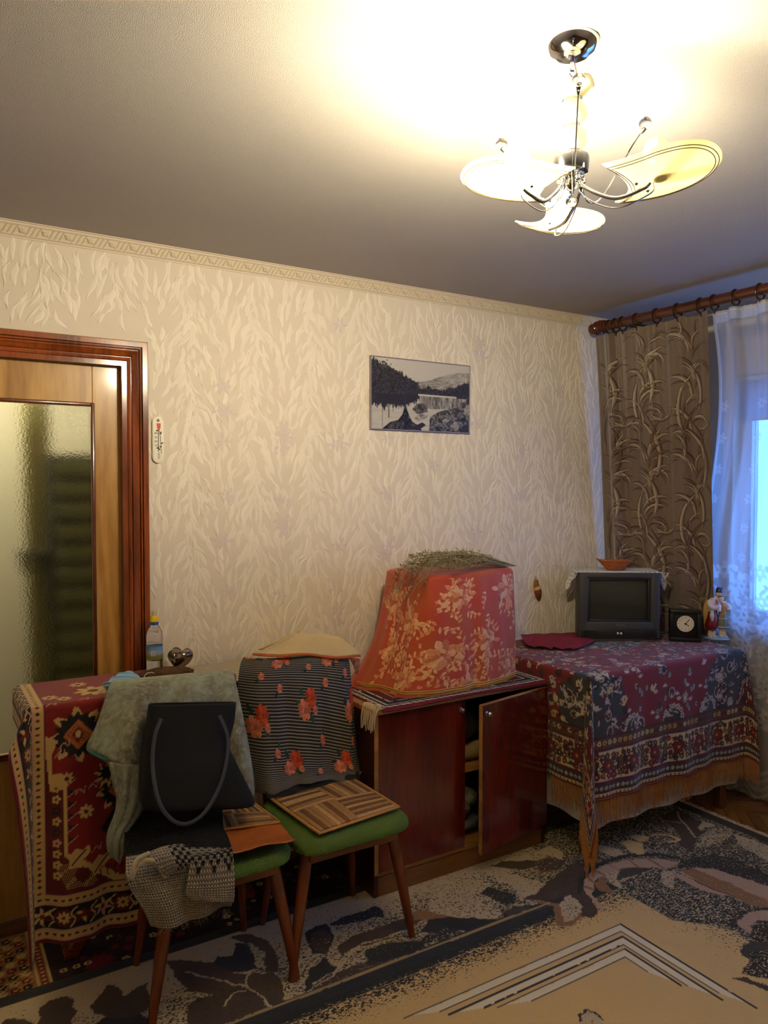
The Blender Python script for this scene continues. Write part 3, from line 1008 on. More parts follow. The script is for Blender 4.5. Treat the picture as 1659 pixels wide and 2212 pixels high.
M_edge = mat('rug_edge', lin(30, 29, 26), 0.95, bump=0.3, bscale=300)
mk('backing', bx(0.015, 3.212, 0.2, 2.553, 0.0008, 0.0105, 0.002), M_edge, rug, smooth=False)
gs = []
for i in range(430):
    y = 1.50 + i * 0.00245
    x0 = 3.208
    L = rnd.uniform(0.018, 0.045)
    gs.append(tube([(x0, y, 0.008), (x0 + L * 0.5, y + rnd.uniform(-0.008, 0.008), 0.012), (x0 + L, y + rnd.uniform(-0.016, 0.016), 0.0095)], [0.0018, 0.0022, 0.0012], 4))
mk('fringe', merge(*gs), mat('rug_fringe', lin(200, 178, 148), 0.95), rug, kind='stuff')

# the red runner that lies under the covered board and the chairs
A = Art(0.0, 1.45, 2.556, 2.90, 0.004)
U, V = A.U, A.V
rd, cm, nv = lin(112, 28, 22), lin(190, 160, 104), lin(24, 20, 26)
A.fill(lin(40, 20, 20))
A.fill(lin(150, 104, 58), U < 0.335)
for i in range(10):
    for j in range(9):
        x, y = 0.02 + i * 0.036, 2.57 + j * 0.037
        if x < 0.30:
            c = (rd, cm, nv)[(i * 2 + j) % 3]
            A.petals(x, y, 0.016, 5, c, cc=cm)
            A.line([(x, y), (x + 0.02, y + 0.014)], 0.004, nv if (i + j) % 2 else cm)
for x in (0.302, 0.338):
    A.line([(x, 2.5), (x, 2.95)], 0.008, cm)
A.line([(0.32, 2.5), (0.32, 2.95)], 0.018, lin(120, 40, 26))
for j in range(18):
    A.disc(0.32, 2.56 + j * 0.022, 0.005, cm)
for i in range(170):
    x, y = rnd.uniform(0.36, 1.43), rnd.uniform(2.56, 2.9)
    A.petals(x, y, rnd.uniform(0.008, 0.018), 5, rnd.choice((cm, lin(110, 26, 44), lin(60, 46, 34), nv, nv)), cc=rnd.choice((rd, nv)))
A.star(0.49, 2.585, 0.055, 11, lin(100, 12, 40), 0.7)
for sx in (0.38, 0.42, 0.455):
    A.disc(sx, 2.60, 0.012, cm); A.disc(sx, 2.60, 0.006, rd)
c1, c2 = A.cols()
rr = thing('runner_rug', 'narrow dark red oriental runner under the covered board by the door', 'rug', (0.72, 2.72, 0))
mk('pile', grid(np.stack([U, V, np.full_like(U, 0.0085)], -1)), mat('runner_pile', attr=True, rough=0.95, bump=0.4, bscale=420), rr, col=c1)
mk('backing', bx(0.0, 1.45, 2.556, 2.90, 0.0006, 0.0075, 0.001), mat('runner_edge', lin(60, 26, 20), 0.95), rr, smooth=False)

# ================================================================== CABINET
M_red = wood('lacquered_mahogany', lin(104, 30, 18), lin(74, 18, 12), rough=0.16, scale=5, axis=2, coat=0.8, rings=2)
M_side = wood('cabinet_side', lin(70, 28, 16), lin(48, 18, 10), rough=0.3, scale=5, axis=2, coat=0.3)
M_ply = wood('pale_edge_wood', lin(176, 128, 70), lin(140, 94, 44), rough=0.5, scale=10, axis=0, coat=0.0)
M_pl = wood('plinth_wood', lin(120, 76, 36), lin(92, 56, 26), rough=0.45, scale=5, axis=0, coat=0.1)
M_steel = mat('steel', lin(190, 188, 182), 0.25, metal=1.0)
CX0, CX1, CY0, CY1 = 1.452, 2.325, 2.445, 2.90
cab = thing('cabinet', 'low dark red lacquered cabinet with one door standing ajar', 'cabinet', (1.89, 2.68, 0))
mk('side_panel', bx(CX0, CX0 + 0.018, CY0 - 0.012, CY1, 0.014, 0.716, 0.001), M_side, cab, smooth=False)
mk('side_panel', bx(CX1 - 0.018, CX1, CY0 - 0.012, CY1, 0.014, 0.716, 0.001), M_side, cab, smooth=False)
mk('edge_strip', bx(CX0 + 0.0005, CX0 + 0.0175, CY0 - 0.0155, CY0 - 0.0122, 0.10, 0.716), M_ply, cab, smooth=False)
mk('top_board', bx(CX0 - 0.008, CX1 + 0.004, CY0 - 0.028, CY1, 0.717, 0.736, 0.002), M_ply, cab, smooth=False)
mk('bottom_board', bx(CX0 + 0.018, CX1 - 0.018, CY0 + 0.002, CY1, 0.083, 0.100), M_ply, cab, smooth=False)
mk('plinth', bx(CX0 + 0.018, CX1 - 0.0185, CY0 - 0.010, CY0 + 0.008, 0.014, 0.082, 0.001), M_pl, cab, smooth=False)
mk('back_board', bx(CX0 + 0.018, CX1 - 0.018, CY1 - 0.006, CY1, 0.10, 0.716), M_side, cab, smooth=False)
mk('shelf', bx(CX0 + 0.019, CX1 - 0.019, CY0 + 0.03, CY1 - 0.007, 0.392, 0.408), M_ply, cab, smooth=False)
d1 = mk('door', bx(CX0 + 0.016, 1.886, CY0 - 0.012, CY0 + 0.001, 0.104, 0.712, 0.0015), M_red, cab, smooth=False)
def knob(x, y, z, nrm):
    ez = np.array(nrm, float)
    ex = np.array((0, 0, 1.0)); ey = np.cross(ez, ex)
    return xf(lathe([(0.009, 0), (0.009, 0.002), (0.004, 0.004), (0.004, 0.012), (0.009, 0.015), (0.011, 0.020), (0.008, 0.025), (0, 0.026)], 14), frame((x, y, z), ex, ey, ez))
mk('knob', knob(1.862, CY0 - 0.012, 0.675, (0, -1, 0)), M_steel, d1)
# open leaf swings about its right edge
hx, hy, ang = CX1 - 0.003, CY0 - 0.012, math.radians(10.5)
dv = np.array((-math.cos(ang), -math.sin(ang), 0)); nv_ = np.array((-math.sin(ang) * -1.0, 0, 0))
nrm = np.array((math.sin(ang), -math.cos(ang), 0))
Md = frame((hx, hy, 0), dv, nrm, (0, 0, 1))
d2 = mk('door', xf(bx(0.0, 0.432, -0.002, 0.014, 0.104, 0.706, 0.0015), Md), M_red, cab, smooth=False)
mk('edge_strip', xf(bx(0.4321, 0.4345, -0.0022, 0.0142, 0.104, 0.706), Md), M_ply, d2, smooth=False)
mk('edge_strip', xf(bx(0.0, 0.432, -0.0022, 0.0142, 0.7061, 0.708), Md), M_ply, d2, smooth=False)
kp = np.array((hx, hy, 0.672)) + dv * 0.408 + nrm * 0.014
mk('knob', knob(*kp, nrm), M_steel, d2)

def blob(c, r, seed, amp=0.25, sc=(1, 1, 1), n=26, m=18, freq=3.0):
    V, F = ball((0, 0, 0), 1.0, n, m)
    d = 1 + amp * fnoise(V, freq, seed) + amp * 0.5 * fnoise(V, freq * 2.4, seed + 1)
    return V * d[:, None] * r * np.array(sc) + np.array(c), F
o = mk('crumpled_bag', blob((1.93, 2.56, 0.245), 0.075, 4, 0.3, (1.0, 1.0, 0.95), freq=4), mat('plastic_grey', lin(120, 122, 112), 0.35, var=0.5, vscale=30)); tag(o, 'crumpled grey plastic bag on the lower shelf inside the open cabinet', 'bag')
o = mk('folded_cloth', box((1.965, 2.58, 0.150), (0.15, 0.16, 0.05), 0.02, 3), mat('cloth_blue_grey', lin(92, 100, 104), 0.9, var=0.3)); tag(o, 'folded blue-grey cloth under the plastic bag inside the cabinet', 'cloth')
o = mk('cloth_roll', tube([(1.82, 2.56, 0.447), (1.90, 2.55, 0.450), (2.06, 2.55, 0.447)], [0.034, 0.040, 0.038], 14), mat('cloth_beige', lin(170, 140, 92), 0.9, var=0.2)); tag(o, 'beige rolled cloth on the upper shelf inside the open cabinet', 'cloth')
o = mk('dark_bundle', blob((1.95, 2.58, 0.56), 0.085, 9, 0.2, (1, 1, 0.85)), mat('cloth_dark', lin(46, 32, 26), 0.9, var=0.5, vscale=25)); tag(o, 'dark brown bundle above the beige roll inside the open cabinet', 'bundle')
jar = thing('small_bottle', 'small black glossy bottle at the bottom of the open cabinet', 'bottle', (1.905, 2.50, 0.10))
mk('body', lathe([(0.0, 0.1005), (0.020, 0.1005), (0.022, 0.105), (0.022, 0.140), (0.016, 0.150), (0.010, 0.154), (0.010, 0.160)], 16, (1.905, 2.50, 0)), mat('bottle_black', lin(14, 14, 14), 0.1), jar)
mk('cap', lathe([(0.012, 0.158), (0.012, 0.172), (0.0, 0.173)], 14, (1.905, 2.50, 0)), MATS['bottle_black'], jar)

# ------------------------------------------------------------------ small woven mat on the cabinet
A = Art(1.478, 2.318, 2.405, 2.88, 0.004)
U, V = A.U, A.V
mr_, mw, mk_ = lin(84, 24, 34), lin(206, 196, 180), lin(26, 20, 30)
A.fill(mr_)
e = np.minimum(np.minimum(U - 1.478, 2.318 - U), np.minimum(V - 2.405, 2.88 - V))
A.fill(mw, (e > 0.012) & (e < 0.028)); A.fill(mk_, (e > 0.012) & (e < 0.028) & (np.sin((U + V) * 210) > 0.55))
A.fill(mk_, (e > 0.030) & (e < 0.07))
for (a, b) in ((0.040, 0.046), (0.072, 0.078), (0.118, 0.123)):
    A.fill(mw, (e > a) & (e < b))
for i in range(260):
    x, y = rnd.uniform(1.49, 2.3), rnd.uniform(2.43, 2.87)
    ee = min(x - 1.478, 2.318 - x, y - 2.405, 2.88 - y)
    if ee > 0.05:
        A.petals(x, y, rnd.uniform(0.006, 0.012), 4, rnd.choice((mw, mk_, lin(130, 40, 40))))
A.fill(lin(110, 20, 40), e < 0.008)
c1, c2 = A.cols()
zz = 0.7415 - 0.012 * sstep(2.417, 2.405, V) * (0.6 + 0.4 * np.sin(U * 9))
mt = thing('cabinet_mat', 'small dark red and white patterned mat spread over the cabinet top', 'mat', (1.89, 2.64, 0.737))
mk('pile', grid(np.stack([U, V, zz], -1)), mat('mat_pile', attr=True, rough=0.95, bump=0.4, bscale=400), mt, col=c1, solid=0.004)
gs = []
for i in range(9):
    y = 2.41 + i * 0.012
    gs.append(tube(cr([(1.478, y, 0.742), (1.462 - 0.004 * (i % 3), y, 0.7445), (1.447, y - 0.004, 0.736), (1.437 - 0.002 * (i % 2), y - 0.006, 0.70 - 0.012 * (i % 4)), (1.436, y - 0.006, 0.672 - 0.01 * (i % 3))], 4), [0.003, 0.0045, 0.004, 0.003, 0.002], 6))
gs.append(ball((1.463, 2.416, 0.7500), 0.010, 10, 7))
gs.append(ball((1.466, 2.436, 0.7500), 0.009, 10, 7))
mk('tassels', merge(*gs), mat('tassel_wool', lin(206, 184, 146), 0.95, bump=0.3, bscale=400), mt, kind='stuff')

# ------------------------------------------------------------------ box shaped thing under a red floral cover
zb, zt = 0.742, 1.205
nu, nv2 = 260, 90
def cover_pt(th, h):
    """th angle round the plan, h 0 bottom .. 1 top edge"""
    x0 = 1.650 + 0.095 * h ** 0.8 - 0.03 * (1 - h) ** 4
    x1 = 2.275 + 0.020 * h
    y0 = 2.452 + 0.045 * h
    y1 = 2.865
    cx, cy, ax, ay = (x0 + x1) / 2, (y0 + y1) / 2, (x1 - x0) / 2, (y1 - y0) / 2
    c, s = np.cos(th), np.sin(th)
    p = 6.5
    r = (np.abs(c) ** p + np.abs(s) ** p) ** (-1 / p)
    X, Y = cx + ax * r * c, cy + ay * r * s
    # right front corner is cut back, left back corner trails outward
    k = np.clip(np.cos(th - math.radians(-38)), 0, 1) ** 6
    X = X - 0.022 * k; Y = Y + 0.045 * k
    X = X - 0.09 * np.clip(np.cos(th - math.radians(150)), 0, 1) ** 4 * (1 - h) ** 2.5
    w = 0.006 * np.sin(th * 9 + 2.0 * h) * (1 - h) ** 1.3 + 0.004 * np.sin(th * 17 + 4 * h) * (1 - 0.6 * h)
    X = X + w * c; Y = Y + w * s
    Z = zb + (zt - zb) * h
    return X, Y, Z
def cover_surf(u, v):
    th, h = u, v
    def at(a, b):
        return np.stack(cover_pt(a, b), -1)
    P = at(th, h)
    e1 = at(th + 0.004, h) - P
    e2 = at(th, np.minimum(h + 0.004, 1.02)) - P
    N = np.cross(e1, e2)
    N /= np.linalg.norm(N, axis=-1, keepdims=True) + 1e-12
    return P, N
th = np.linspace(0, 2 * PI, nu, endpoint=False)
hs = np.concatenate([np.linspace(0, 1, nv2), ])
TT, HH = np.meshgrid(th, hs)
W = np.stack(cover_pt(TT, HH), -1)
rings = [W]
top = W[-1]
cen = top.mean(0)
for k in range(1, 9):       # rounded shoulder, then the slightly sagging top
    f = 1 - (k / 8.0) ** 1.5
    r_ = cen + (top - cen) * max(f, 0.0)
    r_ = r_.copy()
    r_[:, 2] = zt + 0.012 * math.sin(min(k / 2.0, 1) * PI / 2) - 0.006 * (1 - f) + 0.012 * (r_[:, 0] - 1.7) * 0.3
    rings.append(r_[None])
W = np.vstack(rings)
cv = thing('floral_cover', 'rust red floral fabric cover pulled over a box shaped appliance on the cabinet', 'cover', (1.95, 2.66, 0.742))
M_cover = mat('rust_fabric', lin(186, 54, 32), 0.6, var=0.35, vscale=7, alt=lin(176, 80, 30), bump=0.15, bscale=500, sheen=0.2)
mk('cloth', grid(W, True), M_cover, cv, angle=180)
items = []
fl1, fl2, fl3 = np.array(lin(236, 180, 128)), np.array(lin(222, 146, 96)), np.array(lin(200, 112, 66))
def add_leaf(thc, hc, L, ang, w, bend=0.0, col=None, n=7, lift=0.0006):
    # scale: one radian of th is about 0.27 m, one h is 0.46 m
    uv = leaf_uv(0, 0, L, ang, bend, w, n)
    uv = np.stack([thc + uv[..., 0] / 0.30, hc + uv[..., 1] / 0.46], -1)
    uv[..., 1] = np.clip(uv[..., 1], 0.01, 1.0)
    c = col if col is not None else rnd.choice((fl1, fl2))
    items.append((uv, lift, lift + 0.0004, (c, c * 0.82, c * 1.05)))
def rose(thc, hc, R):
    for ring_, n_ in ((1.0, 9), (0.62, 7), (0.3, 5)):
        for k in range(n_):
            a = 2 * PI * k / n_ + rnd.uniform(-0.2, 0.2)
            add_leaf(thc + math.cos(a) * R * ring_ * 0.35 / 0.30, hc + math.sin(a) * R * ring_ * 0.35 / 0.46, R * 0.62 * ring_ + 0.006, a, R * 0.5, 0.6, (fl1, fl2, fl3)[(k + n_) % 3], lift=0.0006 + 0.0004 * (1 - ring_))
    for k in range(5):
        a = rnd.uniform(0, 2 * PI)
        add_leaf(thc + math.cos(a) * R * 0.9 / 0.30, hc + math.sin(a) * R * 0.9 / 0.46, R * 0.9, a + rnd.uniform(-0.4, 0.4), R * 0.34, 0.5)
def sprig(thc, hc, L, ang):
    for k in range(7):
        t_ = k / 6.0
        x, y = thc + math.cos(ang + t_ * 0.6) * L * t_ / 0.30, hc + math.sin(ang + t_ * 0.6) * L * t_ / 0.46
        add_leaf(x, y, 0.026 * (1.1 - 0.5 * t_), ang + (0.8 if k % 2 else -0.8), 0.011, 0.3)
        add_leaf(x, y, L / 6 + 0.004, ang + t_ * 0.6, 0.003, 0, fl3)
span0, span1 = -3.7, 0.15
for (ti, hi) in ((-1.95, 0.82), (-1.42, 0.42), (-1.0, 0.86), (-2.15, 0.34), (-0.55, 0.45), (-2.7, 0.62), (-1.68, 0.06), (-0.9, 0.10), (-2.55, 0.15), (-3.1, 0.40), (-0.2, 0.75), (-3.3, 0.75), (0.1, 0.3)):
    rose(ti, hi, rnd.uniform(0.044, 0.060))
    for k in range(5):
        sprig(ti + rnd.uniform(-0.22, 0.22), hi + rnd.uniform(-0.14, 0.10), rnd.uniform(0.06, 0.11), rnd.uniform(0, 2 * PI))
for i in range(60):
    sprig(rnd.uniform(span0, span1), rnd.uniform(0.05, 0.88), rnd.uniform(0.05, 0.10), rnd.uniform(0, 2 * PI))
g, c = leaves_on(cover_surf, items)
mk('flower_print', g, mat('flower_print', attr=True, rough=0.55), cv, col=c, kind='stuff')
# gold braid with loops along the hem
M_braid = mat('gold_braid', lin(206, 158, 72), 0.6, bump=0.3, bscale=500)
thb = np.linspace(-3.5, 0.6, 150)
pb_ = np.stack(cover_pt(thb, np.full_like(thb, 0.030)), -1)
nb = cover_surf(thb, np.full_like(thb, 0.03))[1]
bd = mk('braid', merge(tube(pb_ + nb * 0.002, 0.0032, 6), tube(pb_ + nb * 0.002 + np.array((0, 0, 0.0075)), 0.0026, 6)), M_braid, cv)
ds = np.concatenate([[0], np.cumsum(np.linalg.norm(np.diff(pb_, axis=0), axis=1))])
loop_m = None
for s_ in np.arange(0.004, ds[-1], 0.0095):
    p = np.array([np.interp(s_, ds, pb_[:, k]) for k in range(3)])
    q = np.array([np.interp(s_ + 0.004, ds, pb_[:, k]) for k in range(3)]) - p
    az = math.atan2(q[1], q[0])
    if loop_m is None:
        a = np.linspace(0, 2 * PI, 9, endpoint=False)
        gl = tube(np.stack([0.0042 * np.cos(a), np.zeros(9), 0.0062 * np.sin(a)], -1) , 0.0013, 5, closed=True)
        loop_m = mk('braid_loop', (gl[0] + WL[bd], gl[1]), M_braid, bd)
        loop_m.location = p - WL[bd] + np.array((0, -0.003, -0.0065)); loop_m.rotation_euler = (0, 0, az)
    else:
        copy_part(loop_m, bd, p - WL[bd] + np.array((0, -0.003, -0.0065)), az)

# ================================================================== RIGHT TABLE WITH CARPET CLOTH
TX0, TX1, TY0, TY1, TZ = 2.365, 3.385, 2.225, 2.935, 0.772
M_tab = wood('table_wood', lin(110, 66, 34), lin(82, 46, 24), rough=0.4, axis=2)
tb = thing('table', 'wooden table hidden under a carpet cloth in the window corner', 'table', (2.87, 2.58, 0))
mk('tabletop', bx(TX0 + 0.022, TX1 - 0.016, TY0 + 0.022, TY1 - 0.004, TZ - 0.025, TZ, 0.003), M_tab, tb, smooth=False)
for x, y in ((TX0 + 0.05, TY0 + 0.05), (TX1 - 0.05, TY0 + 0.05), (TX0 + 0.05, TY1 - 0.05), (TX1 - 0.05, TY1 - 0.05)):
    mk('leg', bx(x - 0.022, x + 0.022, y - 0.022, y + 0.022, 0.014 if x < 3.2 else 0.006, TZ - 0.025, 0.003), M_tab, tb, smooth=False)
# white sheet below
def sheet_fold(cx, cy, ext, ux, uy):
    return 0.010 * np.sin((cx + cy) * 26) * np.clip(ext / 0.5, 0, 1)
Us, Vs = np.meshgrid(np.linspace(TX0 - 0.60, TX1 + 0.30, 110), np.linspace(TY0 - 0.635, TY1, 80))
P = drape(Us, Vs, (TX0 + 0.012, TX1 - 0.005, TY0 + 0.012, TY1), TZ + 0.004, 0.008, 0.0, sheet_fold, zmin=0.05)
o = mk('table_sheet', grid(P), mat('white_sheet', lin(196, 190, 180), 0.85, bump=0.2, bscale=300), angle=180)
tag(o, 'plain white sheet showing below the fringe of the carpet tablecloth', 'sheet')
# carpet tablecloth
LF, LL, LR = 0.545, 0.50, 0.20
A = Art(TX0 - LL, TX1 + LR, TY0 - LF, TY1, 0.0042)
U, V = A.U, A.V
t_red, t_dk, t_cr, t_gr, t_ye, t_mar, t_lt = lin(120, 18, 18), lin(34, 18, 16), lin(204, 180, 124), lin(50, 52, 50), lin(190, 148, 54), lin(88, 20, 24), lin(186, 172, 156)
A.fill(t_red)
e = np.minimum(np.minimum(U - (TX0 - LL), (TX1 + LR + 0.30) - U), V - (TY0 - LF))
e = np.minimum(e, TY1 + 0.28 - V)
along = np.where(V - (TY0 - LF) < np.minimum(U - (TX0 - LL), (TX1 + LR + 0.3) - U), U, V)
def edge_pts(ed, step, jit=0.0):
    """points at a fixed distance from the hem"""
    x0, x1, y0, y1 = TX0 - LL + ed, TX1 + LR + 0.3 - ed, TY0 - LF + ed, TY1
    out = []
    x = x0
    while x < min(x1, TX1 + LR):
        out.append((x + rnd.uniform(-jit, jit), y0 + rnd.uniform(-jit, jit), 0.0)); x += step
    y = y0 + step
    while y < y1:
        out.append((x0 + rnd.uniform(-jit, jit), y + rnd.uniform(-jit, jit), PI / 2)); y += step
    return out
# field flowers
fx0, fx1, fy0 = TX0 - LL + 0.27, TX1 + LR, TY0 - LF + 0.27
# lobed grey-blue corner spandrels
def lobes(cx, cy, R):
    for a in np.linspace(0, 2 * PI, 15):
        A.disc(cx + R * math.cos(a), cy + R * math.sin(a), R * 0.30, t_gr)
    A.disc(cx, cy, R * 1.05, t_gr)
    for a in np.linspace(0, 2 * PI, 31):
        A.disc(cx + R * 1.22 * math.cos(a), cy + R * 1.22 * math.sin(a), 0.006, t_lt)
for (cx, cy, R) in ((fx0 + 0.02, fy0, 0.33), (TX1 + 0.08, fy0 + 0.0, 0.30), (2.95, TY0 + 0.45, 0.14)):
    lobes(cx, cy, R)
for (cx, cy, R) in ((fx0 - 0.01, fy0 - 0.02, 0.17), (TX1 + 0.10, fy0 - 0.02, 0.15)):
    A.disc(cx, cy, R, t_mar)
    for rr_ in (R, R * 0.93):
        A.line([(cx + rr_ * (1 + 0.06 * math.cos(8 * a)) * math.cos(a), cy + rr_ * (1 + 0.06 * math.cos(8 * a)) * math.sin(a)) for a in np.linspace(0, 6.283, 60)], 0.006, t_lt)
for cx in (2.87, 2.60, 3.12):
    A.disc(cx, fy0 + 0.01, 0.05, t_gr)
    for a in np.linspace(0.1, 3.0, 7):
        A.petals(cx + 0.055 * math.cos(a), fy0 + 0.055 * math.sin(a), 0.014, 5, t_lt, cc=t_dk)
for i in range(1050):
    x, y = rnd.uniform(fx0, fx1), rnd.uniform(fy0, TY1)
    r_ = rnd.uniform(0.008, 0.020)
    k = rnd.random()
    j0, i0 = np.searchsorted(A.v, y), np.searchsorted(A.u, x)
    onred = abs(A.C[min(j0, len(A.v) - 1), min(i0, len(A.u) - 1), 0] - t_red[0]) < 1e-6
    if onred and y < TY0:
        if k > 0.55: continue
        if k < 0.3:
            for q in range(5):
                A.leafy(x, y, 0.020, 0.007, PI / 2 + (q - 2) * 0.5, t_lt)
        else:
            A.ell(x, y, 0.012, 0.017, 0, t_gr); A.ell(x, y, 0.007, 0.012, 0, t_lt); A.ell(x, y, 0.003, 0.007, 0, t_dk)
    elif onred:
        if k > 0.8: continue
        A.petals(x, y, r_ * 0.9, 5, rnd.choice((t_lt, t_gr, t_ye, t_dk)), cc=t_mar)
        A.leafy(x, y, 0.03, 0.006, rnd.uniform(0, 6.28), rnd.choice((t_lt, t_dk, t_cr)), 0.8)
    else:
        if k < 0.25:
            A.ell(x, y, r_ * 1.3, r_ * 1.6, 0, t_lt); A.ell(x, y, r_ * 1.05, r_ * 1.3, 0, t_dk); A.petals(x, y, r_, 4, t_mar, cc=t_cr)
        A.petals(x, y, r_, 6, rnd.choice((t_lt, t_mar, t_dk, t_dk, t_mar, t_cr)), cc=rnd.choice((t_dk, t_lt, t_mar)))
        A.leafy(x, y, 0.035, 0.008, rnd.uniform(0, 6.28), rnd.choice((t_lt, t_dk)), 1.0)
# borders
A.fill(lin(58, 22, 20), (e < 0.262))
A.fill(lin(86, 50, 28), (e > 0.212) & (e < 0.255))
A.fill(t_cr, (e > 0.075) & (e < 0.197))
A.fill(lin(52, 44, 48), (e > 0.026) & (e < 0.062))
A.fill(t_cr, (e > 0.010) & (e < 0.022))
for x, y, a in edge_pts(0.234, 0.030):
    A.ell(x, y, 0.011, 0.010, 0, rnd.choice((t_ye, t_cr, t_mar))); A.disc(x, y, 0.004, t_dk)
    A.leafy(x + 0.010, y - 0.01, 0.022, 0.007, a + 0.9, t_dk)
for ed in (0.205, 0.068):
    for off, cc, ww in ((0, t_mar, 0.011), (0.0075, t_lt, 0.0025), (-0.0075, t_lt, 0.0025)):
        A.fill(cc, np.abs(e - ed - off) < ww / 2)
for rowi, ed in enumerate((0.094, 0.120, 0.150, 0.178)):
    for i, (x, y, a) in enumerate(edge_pts(ed, 0.031, 0.006)):
        c = rnd.choice((t_mar, t_mar, t_dk, t_red, lin(52, 52, 40)))
        r_ = rnd.uniform(0.012, 0.019)
        if (i + rowi) % 3 == 0:
            A.star(x, y, r_ * 1.15, 6, c, 0.6, rnd.uniform(0, 1))
        else:
            A.petals(x, y, r_, 5, c, 0.5, rnd.uniform(0, 6))
        if rnd.random() < 0.5:
            A.disc(x, y, 0.0045, rnd.choice((t_cr, t_ye)))
        A.leafy(x, y, 0.024, 0.009, rnd.uniform(0, 6.28), rnd.choice((t_dk, t_mar)))
for i, (x, y, a) in enumerate(edge_pts(0.136, 0.150)):
    A.star(x, y, 0.036, 8, t_mar, 0.75); A.petals(x, y, 0.022, 6, t_red, cc=t_ye)
    A.ell(x + 0.075, y, 0.014, 0.034, a, t_dk); A.ell(x + 0.075, y, 0.009, 0.026, a, lin(120, 96, 66)); A.ell(x + 0.075, y, 0.004, 0.017, a, t_mar)
for x, y, a in edge_pts(0.044, 0.024):
    A.petals(x, y, 0.009, 4, t_lt, cc=t_mar)
for x, y, a in edge_pts(0.016, 0.020):
    A.disc(x, y, 0.0045, t_mar)
A.fill(t_mar, e < 0.010)
def cloth_fold(cx, cy, ext, ux, uy):
    return (0.012 * np.sin(cx * 15 + 1.0) + 0.007 * np.sin(cx * 37) + 0.004 + 0.006 * np.sin(cy * 30)) * np.clip(ext / 0.5, 0, 1) ** 1.2
rect = (TX0 - 0.004, TX1 + 0.01, TY0 - 0.010, TY1)
P = drape(U, V, rect, TZ + 0.022, 0.024, 0.17, cloth_fold, zmin=0.024)
P[..., 0] = np.where((V > 2.40) & (P[..., 0] < TX0), np.maximum(P[..., 0], 2.338), P[..., 0])
tc_ = thing('carpet_tablecloth', 'red oriental carpet cloth with gold fringe draped over the corner table', 'tablecloth', (2.87, 2.58, 0.3))
c1, c2 = A.cols()
mk('cloth', grid(P), mat('carpet_cloth', attr=True, rough=0.85, bump=0.25, bscale=420, sheen=0.2), tc_, col=c1, angle=180)
# gold fringe
gs = []
def fr(u, v, du, dv):
    a = np.array([u, u + du * 0.35, u + du * 0.7, u + du]); b = np.array([v, v + dv * 0.35, v + dv * 0.7, v + dv])
    p = drape(a, b, rect, TZ + 0.022, 0.024, 0.17, cloth_fold, zmin=0.006)
    j = nrg.normal(size=(4, 3)) * np.array((0.003, 0.003, 0.0))
    j[0] = 0
    return p + j * np.array([0, 0.4, 0.8, 1.4])[:, None]
for u_ in np.arange(TX0 - LL, TX1 + LR, 0.0052):
    gs.append(tube(fr(u_, TY0 - LF + 0.002, rnd.uniform(-0.006, 0.006), -rnd.uniform(0.095, 0.118)), [0.0022, 0.0020, 0.0022, 0.0012], 4, caps=False))
for v_ in np.arange(TY0 - LF, 2.42, 0.0052):
    gs.append(tube(fr(TX0 - LL + 0.002, v_, -rnd.uniform(0.095, 0.118), rnd.uniform(-0.006, 0.006)), [0.0022, 0.0020, 0.0022, 0.0012], 4, caps=False))
mk('fringe', merge(*gs), mat('gold_fringe', lin(176, 112, 48), 0.5, sheen=0.3, var=0.35, vscale=60), tc_, kind='stuff')
us = np.arange(TX0 - LL, TX1 + LR, 0.01)
hp = drape(us, np.full_like(us, TY0 - LF), rect, TZ + 0.022, 0.024, 0.17, cloth_fold, zmin=0.02)
mk('hem_cord', tube(hp + np.array((0, -0.002, 0)), 0.004, 6), mat('hem_cord', lin(120, 54, 26), 0.7), tc_)

# ================================================================== CHAIRS
M_leg = wood('chair_leg_wood', lin(112, 50, 24), lin(82, 34, 16), rough=0.25, scale=10, axis=2, coat=0.4)
M_green = weave_mat('green_upholstery', lin(128, 160, 68), lin(80, 108, 40), 150, kind='basket', rough=0.9, bump=0.8, sharp=1.5)
M_frame = wood('seat_frame_wood', lin(128, 70, 30), lin(96, 50, 20), rough=0.35, scale=8, axis=0)
def seat_geo(cx, w0, w1, y0, y1, z0, z1):
    n = 64
    a = np.linspace(0, 2 * PI, n, endpoint=False)
    p = 7.0
    r = (np.abs(np.cos(a)) ** p + np.abs(np.sin(a)) ** p) ** (-1 / p)
    X, Y = r * np.cos(a), r * np.sin(a)
    zm, hz = (z0 + z1) / 2, (z1 - z0) / 2
    rows, uv = [], []
    for f, zz_ in ((0.0, -1), (0.6, -1), (0.93, -1), (0.975, -0.85), (0.995, -0.5), (1.0, 0), (0.995, 0.45), (0.975, 0.8), (0.94, 0.97), (0.85, 1.05), (0.7, 1.12), (0.45, 1.18), (0.2, 1.2), (0.0, 1.2)):
        yy = (y0 + y1) / 2 + Y * f * (y1 - y0) / 2
        w = w0 + (w1 - w0) * (yy - y0) / (y1 - y0)
        rows.append(np.stack([cx + X * f * w / 2, yy, np.full(n, zm + hz * zz_)], -1))
    return np.array(rows)
